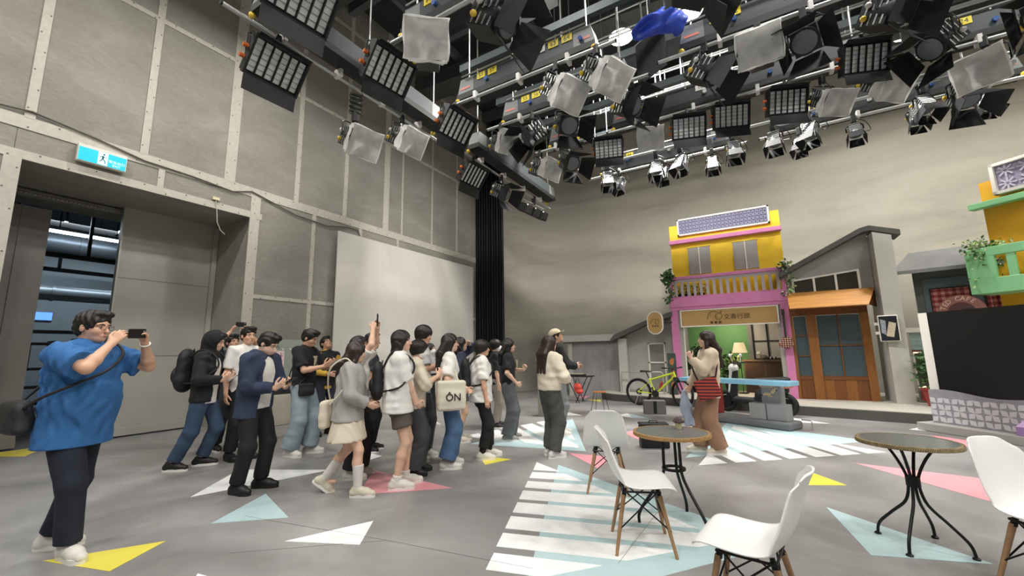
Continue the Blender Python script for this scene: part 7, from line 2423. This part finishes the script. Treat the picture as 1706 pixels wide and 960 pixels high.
def spot_body(t, T, silver=False, s_=1.0):
    mb = MB().cyl(T @ Vector((0, 0.16 * s_, 0)), T @ Vector((0, -0.12 * s_, 0)), 0.125 * s_, 0.14 * s_, 14)
    mb.box((-0.12 * s_, -0.08 * s_, -0.13 * s_), (0.12 * s_, 0.20 * s_, 0.13 * s_), T)
    mb.build('housing', M_SILV if silver else M_HOUS, t, 40)
    fins = MB()
    for k in range(4):
        fins.box((-0.126 * s_, (-0.05 + k * 0.06) * s_, -0.12 * s_), (0.126 * s_, (-0.035 + k * 0.06) * s_, 0.138 * s_), T)
    fins.build('cooling_fins', M_SILV if not silver else M_HOUS, t)
    MB().cyl(T @ Vector((0, -0.121 * s_, 0)), T @ Vector((0, -0.13 * s_, 0)), 0.115 * s_, n=16).build('lens', mat('fresnel_glass', '6f777a', 0.15, var=0.1), t, 40)
    for (x, z, m_) in ((-0.13, -0.06, M_KNOBY), (0.13, -0.05, M_KNOBW), (-0.13, 0.06, M_KNOBW)):
        MB().ball(T @ Vector((x * 1.15 * s_, 0.12 * s_, z * s_)), 0.03 * s_, 8, 6).build('focus_knob', m_, t, 60)


def proto_frost(tilt):
    t = thing('frosted_lamp', 'frost', 'lamp')
    yoke(t, 0.36, 0.36)
    T = Matrix.Translation((0, 0, -0.36)) @ Matrix.Rotation(R(tilt), 4, 'X')
    spot_body(t, T)
    ns, nd = 9, 4
    vs, fs = [], []
    ring = []
    for j in range(nd + 1):
        f = j / nd
        w_, h_ = 0.17 + 0.06 * f, 0.15 + 0.055 * f
        y = -0.13 - 0.24 * f
        pr = []
        for k in range(4):
            c0 = ((-1, -1), (1, -1), (1, 1), (-1, 1))[k]
            c1 = ((1, -1), (1, 1), (-1, 1), (-1, -1))[k]
            for i in range(ns):
                u = i / ns
                wob = 0.008 * math.sin(7 * u + 3 * k + 2.2 * j)
                pr.append(T @ Vector(((c0[0] + (c1[0] - c0[0]) * u) * (w_ + wob), y + wob, (c0[1] + (c1[1] - c0[1]) * u) * (h_ + wob))))
        ring.append(pr)
    n = 4 * ns
    for pr in ring:
        vs += pr
    for j in range(nd):
        for k in range(n):
            fs.append((j * n + k, j * n + (k + 1) % n, (j + 1) * n + (k + 1) % n, (j + 1) * n + k))
    MB().add(vs, fs).build('diffusion_wrap', M_DIFF, t, 60)
    nn = 8
    vs, fs = [], []
    for i in range(nn + 1):
        for j in range(nn + 1):
            u, v_ = -1 + 2 * i / nn, -1 + 2 * j / nn
            vs.append(T @ Vector((u * 0.215, -0.352 + 0.010 * math.sin(3.1 * u + 1.7 * v_ * v_) + 0.007 * math.sin(6 * v_ - 2 * u), v_ * 0.195)))
    for i in range(nn):
        for j in range(nn):
            a = i * (nn + 1) + j
            fs.append((a, a + nn + 1, a + nn + 2, a + 1))
    MB().add(vs, fs).build('diffusion_sheet', mat_sheet('frost_face', 'd9dad7', 0.55) if 'frost_face' not in MATS else MATS['frost_face'], t, 60)
    return t


def proto_flap(tilt):
    t = thing('barn_door_spot', 'flap', 'lamp')
    yoke(t, 0.36, 0.36)
    T = Matrix.Translation((0, 0, -0.36)) @ Matrix.Rotation(R(tilt), 4, 'X')
    spot_body(t, T, False, 1.05)
    for k, ang in enumerate((22, 40, 30, 12)):
        Tk = T @ Matrix.Rotation(R(90 * k), 4, 'Y') @ Matrix.Translation((0, -0.14, 0.15)) @ Matrix.Rotation(R(90 - ang), 4, 'X')
        w0, w1, hh = 0.13, 0.21, 0.27
        MB().add([Tk @ Vector(v) for v in ((-w0, 0, 0), (w0, 0, 0), (w1, 0, hh), (-w1, 0, hh), (-w0, 0.006, 0), (w0, 0.006, 0), (w1, 0.006, hh), (-w1, 0.006, hh))],
                 [(0, 1, 2, 3), (7, 6, 5, 4), (0, 4, 5, 1), (1, 5, 6, 2), (2, 6, 7, 3), (3, 7, 4, 0)]).build('barn_door', M_FLAP, t)
    return t


def proto_small(tilt):
    t = thing('small_spot', 'small', 'lamp')
    yoke(t, 0.22, 0.24)
    T = Matrix.Translation((0, 0, -0.26)) @ Matrix.Rotation(R(tilt), 4, 'X')
    spot_body(t, T, True, 0.62)
    for k, ang in enumerate((8, 14, 8, 14)):
        Tk = T @ Matrix.Rotation(R(90 * k), 4, 'Y') @ Matrix.Translation((0, -0.085, 0.09)) @ Matrix.Rotation(R(90 - ang), 4, 'X')
        MB().add([Tk @ Vector(v) for v in ((-0.085, 0, 0), (0.085, 0, 0), (0.10, 0, 0.16), (-0.10, 0, 0.16), (-0.085, 0.005, 0), (0.085, 0.005, 0), (0.10, 0.005, 0.16), (-0.10, 0.005, 0.16))],
                 [(0, 1, 2, 3), (7, 6, 5, 4), (0, 4, 5, 1), (1, 5, 6, 2), (2, 6, 7, 3), (3, 7, 4, 0)]).build('barn_door', M_FLAP, t)
    return t


def proto_triple(tilt):
    t = thing('cyc_lamp', 'triple', 'lamp')
    MB().cyl((-0.45, 0, -0.16), (0.45, 0, -0.16), 0.016, n=8).build('cross_bar', M_PIPE, t)
    B('hook_clamp', (-0.035, -0.04, -0.17), (0.035, 0.04, 0.04), M_HOUS, t)
    for k in range(3):
        x = -0.34 + k * 0.34
        T = Matrix.Translation((x, 0, -0.36)) @ Matrix.Rotation(R(tilt), 4, 'X')
        h_ = MB().box((-0.15, -0.10, -0.11), (0.15, 0.12, 0.11), T).build('lamp_box', M_HOUS, t, None, 0.02)
        MB().box((-0.13, -0.108, -0.09), (0.13, -0.10, 0.09), T).build('filter', M_FLAP, h_)
        MB().cyl((x, 0, -0.16), (x, 0, -0.28), 0.012, n=6).build('drop_arm', M_SILV, h_)
        MB().ball(T @ Vector((-0.12, -0.11, 0.08)), 0.02, 6, 4).build('knob', M_KNOBW, h_)
    return t


LABELS = {'A': ('bank_lamp', 'black six-tube bank lamp'), 'B': ('frosted_lamp', 'spotlight wrapped in white frosted sheet'), 'C': ('barn_door_spot', 'black spotlight with open barn doors'), 'D': ('small_spot', 'small silver barn-door spotlight'), 'E': ('cyc_lamp', 'three black cyclorama lamps on one bar')}
PROTO = {}
MAKE = {'A': proto_bank, 'B': proto_frost, 'C': proto_flap, 'D': proto_small, 'E': proto_triple}


def lamp(kind, x, y, yaw, tilt, where, drop=0.0, sc=1.0):
    key = (kind, tilt)
    if key not in PROTO:
        o = MAKE[kind](tilt)
        PROTO[key] = o
    else:
        o = copy_tree(PROTO[key])
    o.location = (x, y, ZP - drop)
    o.rotation_euler = (0, 0, R(yaw))
    o.scale = (sc, sc, sc)
    o['label'] = LABELS[kind][1] + ' ' + where
    o['group'] = LABELS[kind][0].replace('_', ' ') + 's on the lighting grid'
    return o


W1 = 'on the left wall batten'
W2 = 'on the batten ending by the black curtain'
lamp('A', -4.68, 2.42, 88, 38, W1, 0, 0.92)
lamp('B', -4.68, 4.44, 86, 30, W1 + ', nearest its far end')
lamp('B', -4.68, 3.56, 80, 30, W1 + ', below a coiled arm', 0.42)
ex = thing('extension_arm', 'black folding extension arm with coiled cable on the left wall batten', 'arm', (-4.68, 3.56, ZP))
for k in range(5):
    MB().bar((-0.06, -0.05, -0.08 - k * 0.065), (0.06, 0.05, -0.12 - k * 0.065), 0.05, 0.02).build('scissor_link', M_HOUS, ex)
MB().tube([(0.09 * math.cos(k * 0.8), 0.09 * math.sin(k * 0.8), -0.06 - k * 0.011) for k in range(34)], 0.006, 5).build('coiled_cable', M_BLACK, ex)
lamp('A', -3.52, 2.0, 84, 38, 'on the batten with one lamp bank only', 0, 0.92)
lamp('A', -3.62, 3.2, 84, 38, 'beside the frosted box lamp', 0, 0.88)
lamp('B', -2.98, 3.2, 40, 18, 'facing the visitors before the big flapped spot', 0, 1.05)
lamp('C', -2.05, 3.2, 96, 30, 'on the batten with the frosted box lamp', 0, 1.15)
lamp('A', -3.72, 4.63, 84, 38, 'at the end of the batten numbered 51 to 64', 0, 0.88)
lamp('B', -2.02, 4.63, 66, 42, 'by the white plate 16')
lamp('B', -1.46, 4.63, 66, 42, 'at the end of the batten with plate 16')
lamp('B', -3.45, 5.5, 64, 22, 'at the end of the batten with the white 13', 0, 0.95)
lamp('C', -2.84, 5.5, -40, 38, 'on the batten with the white 13')
lamp('C', -1.32, 5.5, 60, 30, 'at the end of the batten with the white 13')
lamp('C', -2.25, 5.5, 40, 38, 'amid the batten with the white 13')
lamp('A', -4.55, 6.2, 86, 38, W2, 0, 0.88)
lamp('C', -4.55, 7.24, 80, 30, W2)
lamp('E', -4.55, 8.75, 84, 25, W2)
lamp('B', -3.32, 6.70, 74, 22, 'on the short batten near the curtain', 0, 0.95)
lamp('C', -2.72, 6.70, 50, 38, 'on the short batten near the curtain')
lamp('A', -2.0, 6.74, 18, 18, 'of the row of four, nearest the curtain', 0, 0.72)
lamp('B', -1.32, 6.74, 18, 22, 'between the first two lamp banks', 0, 0.9)
lamp('A', -0.69, 6.74, 18, 18, 'of the row of four, second from the curtain', 0, 0.74)
lamp('A', -0.09, 6.74, 20, 18, 'of the row of four, third from the curtain', 0, 0.74)
lamp('A', 0.62, 6.74, 22, 18, 'of the row of four, farthest from the curtain', 0, 0.76)
lamp('B', 1.05, 6.74, 30, 42, 'beside the last of four lamp banks', 0.1, 0.85)
lamp('B', 1.60, 6.74, 40, 42, 'at the end of the four-bank batten', 0.05, 0.9)
for k, (x, yw) in enumerate(((-2.38, 20), (-1.42, 5), (-0.98, -20), (-0.12, 10), (0.49, -10), (0.99, -30), (2.33, 20))):
    lamp('D', x, 7.85, yw, 62, 'hanging before the painted backdrop' + (' above the yellow house' if x < 0.3 else ' above the gabled house'), 0.06, 1.12)
bd = thing('lighting_batten', 'thin bare pipe carrying the row of small silver spotlights', 'batten', (-3.0, 7.85, ZP))
MB().cyl((0, 0, 0), (6.2, 0, 0), 0.026, n=8).build('pipe', M_PIPE, bd, 40)
for x in (0.4, 2.2, 4.0, 5.8):
    MB().cyl((x, 0, 0.02), (x, 0, 5.0), 0.01, n=5).build('hanger_rod', M_PIPE, bd)
lamp('C', 2.75, 7.85, 10, 60, 'at the end of the bare pipe', 0, 0.95)
lamp('B', 2.75, 7.1, -35, 22, 'on the batten before the ochre house', 0, 1.05)
lamp('C', 3.4, 7.1, 60, 38, 'on the batten before the ochre house')
lamp('C', -0.28, 5.33, 75, 38, 'below the blue cloth bundle')
lamp('B', 0.30, 5.33, -4, 18, 'beside yellow plate 42', 0, 1.0)
lamp('C', 0.75, 5.33, -20, 38, 'past the frosted lamp by plate 42')
lamp('C', 1.45, 5.33, 50, 30, 'at the end of the batten with plate 42')
lamp('A', 1.40, 6.2, 20, 18, 'on the batten above the black screen', 0, 0.74)
lamp('C', 2.05, 6.2, -60, 38, 'next to a bank lamp above the black screen')
lamp('C', 2.85, 6.2, -30, 30, 'amid the batten above the black screen')
lamp('B', 3.45, 6.2, -40, 22, 'on the batten above the black screen')
lamp('C', -0.2, 3.95, 100, 30, 'far from the draped bright blue cloth')
lamp('C', 0.68, 3.95, -30, 38, 'next to the draped bright blue cloth')
lamp('C', 1.3, 4.7, 40, 30, 'over the two bistro tables')
lamp('C', 2.3, 4.7, -60, 38, 'over the two bistro tables')
for k in range(3):
    lamp('D', -2.3 + k * 0.9, 8.45, -20 + 12 * k, 62, 'on the batten closest to the yellow house')
for k in range(4):
    lamp('D', 0.9 + k * 0.75, 8.45, -20 + 12 * k, 62, 'on the batten closest to the gabled house')

# loose things on the grid
for k, (p, r_, nm) in enumerate((((-0.78, 5.05, 5.55), 0.26, 'crumpled blue cloth bundle hanging between two battens'), ((0.95, 4.35, 5.75), 0.30, 'bright blue cloth draped over a lighting batten'))):
    K = Sdf(0.018)
    K.ell((0, 0, 0), (r_ * 1.3, r_ * 0.5, r_ * 0.5)).ell((r_ * 0.8, 0, -r_ * 0.4), (r_ * 0.5, r_ * 0.4, r_ * 0.5))
    K.fold(0.05, 0.16, 8 + k)
    o = np_mesh('blue_cloth', [K.run()], mat('cloth_blue', '2747b8', 0.5, var=0.15), None)
    o.location = p
    tag(o, nm, 'cloth')
pn = thing('led_panel', 'black perforated panel with rows of pale dots above the grid', 'panel', (-1.75, 3.75, 6.2), R(30))
B('panel_body', (-0.35, -0.03, -0.5), (0.35, 0.03, 0.5), M_FLAP, pn)
dt = MB()
for i in range(9):
    for j in range(13):
        dt.cbox((-0.30 + i * 0.075, -0.033, -0.45 + j * 0.075), (0.022, 0.006, 0.035))
dt.build('dots', mat('dot_pale', 'b9c0c9', 0.5, var=0), pn)['kind'] = 'stuff'
for k, (y, wd) in enumerate(((2.45, 0.6), (7.32, 0.5), (8.95, 0.65))):
    cw_ = thing('catwalk', ('pale-railed steel catwalk above the grid over the bistro tables', 'pale-railed steel catwalk above the grid over the guide', 'pale-railed steel catwalk above the grid before the backdrop')[k], 'catwalk', (-4.3, y, 7.0))
    B('walkway', (0, 0, 0), (10.5, wd, 0.06), M_TROUGH, cw_)
    for yy in (0.0, wd):
        for zz in (0.5, 1.0):
            MB().cyl((0, yy, zz), (10.5, yy, zz), 0.016, n=6).build('hand_rail', M_PIPE, cw_)
        for j in range(8):
            MB().cyl((0.1 + j * 1.4, yy, 0), (0.1 + j * 1.4, yy, 1.0), 0.014, n=6).build('rail_post', M_PIPE, cw_)
    for j in range(4):
        MB().cyl((0.4 + j * 2.9, wd / 2, 0.06), (0.4 + j * 2.9, wd / 2, 3.3), 0.018, n=6).build('hanger_rod', M_STEEL, cw_)
sg_ = thing('steel_grid', 'dark steel beam grid above the lighting battens', 'grid', (0, 0, 6.45))
for k in range(6):
    y = 3.0 + k * 1.19
    MB().bar((-4.2, y, 0), (5.2, y, 0), 0.09, 0.13).build('grid_beam', mat('grid_dark', '444b4d', 0.5, 0.3), sg_)
for k, (x, y, hh) in enumerate(((-1.05, 6.0, 0.9), (0.25, 6.1, 0.8), (1.6, 5.87, 1.0), (2.3, 7.62, 0.8), (0.9, 7.5, 0.7), (-2.0, 4.1, 0.7), (2.9, 5.4, 0.9))):
    f = thing('black_flag', 'black cloth flag panel hanging ' + ('above the row of four bank lamps', 'between the frosted lamp and the row of bank lamps', 'near the lamps over the bistro tables', 'near the batten before the ochre house', 'above the small silver spotlights', 'above the big flapped spot', 'above the black screen')[k], 'flag', (x, y, 5.55), R(25 * (k % 4) - 30), 'black flags on the grid')
    B('flag_cloth', (-0.28, -0.006, -0.05), (0.28, 0.006, hh - 0.25), M_FLAP, f)
    MB().cyl((-0.3, 0, hh - 0.24), (0.3, 0, hh - 0.24), 0.012, n=6).build('flag_bar', M_PIPE, f)
    MB().cyl((0, 0, hh - 0.24), (0, 0, hh + 0.6), 0.01, n=5).build('flag_rod', M_PIPE, f)

# work-light housings (their bulbs are set at the top)
for k, (x, y) in enumerate(LAMPS + LAMPS_MORE):
    near = {0: 'shining beside the yellow plates 63 and 64', 1: 'shining above the blue cloth bundle', 2: 'shining above the gabled house'}.get(k, 'spread over the rest of the studio roof')
    t = thing('work_light', 'round high-bay work lamp ' + near, 'lamp', (x, y, LAMP_Z), 0, 'work lamps under the roof')
    MB().lathe([(0.27, 0.0), (0.25, 0.10), (0.12, 0.22), (0.08, 0.34)], 20).build('reflector', M_SILV, t, 40)
    MB().cyl((0, 0, -0.012), (0, 0, -0.002), 0.25, n=20).build('diffuser', mat('lamp_glow', 'fff6e6', emit=30, var=0), t)
    MB().cyl((0, 0, 0.34), (0, 0, 2.04), 0.012, n=6).build('suspension', M_STEEL, t)
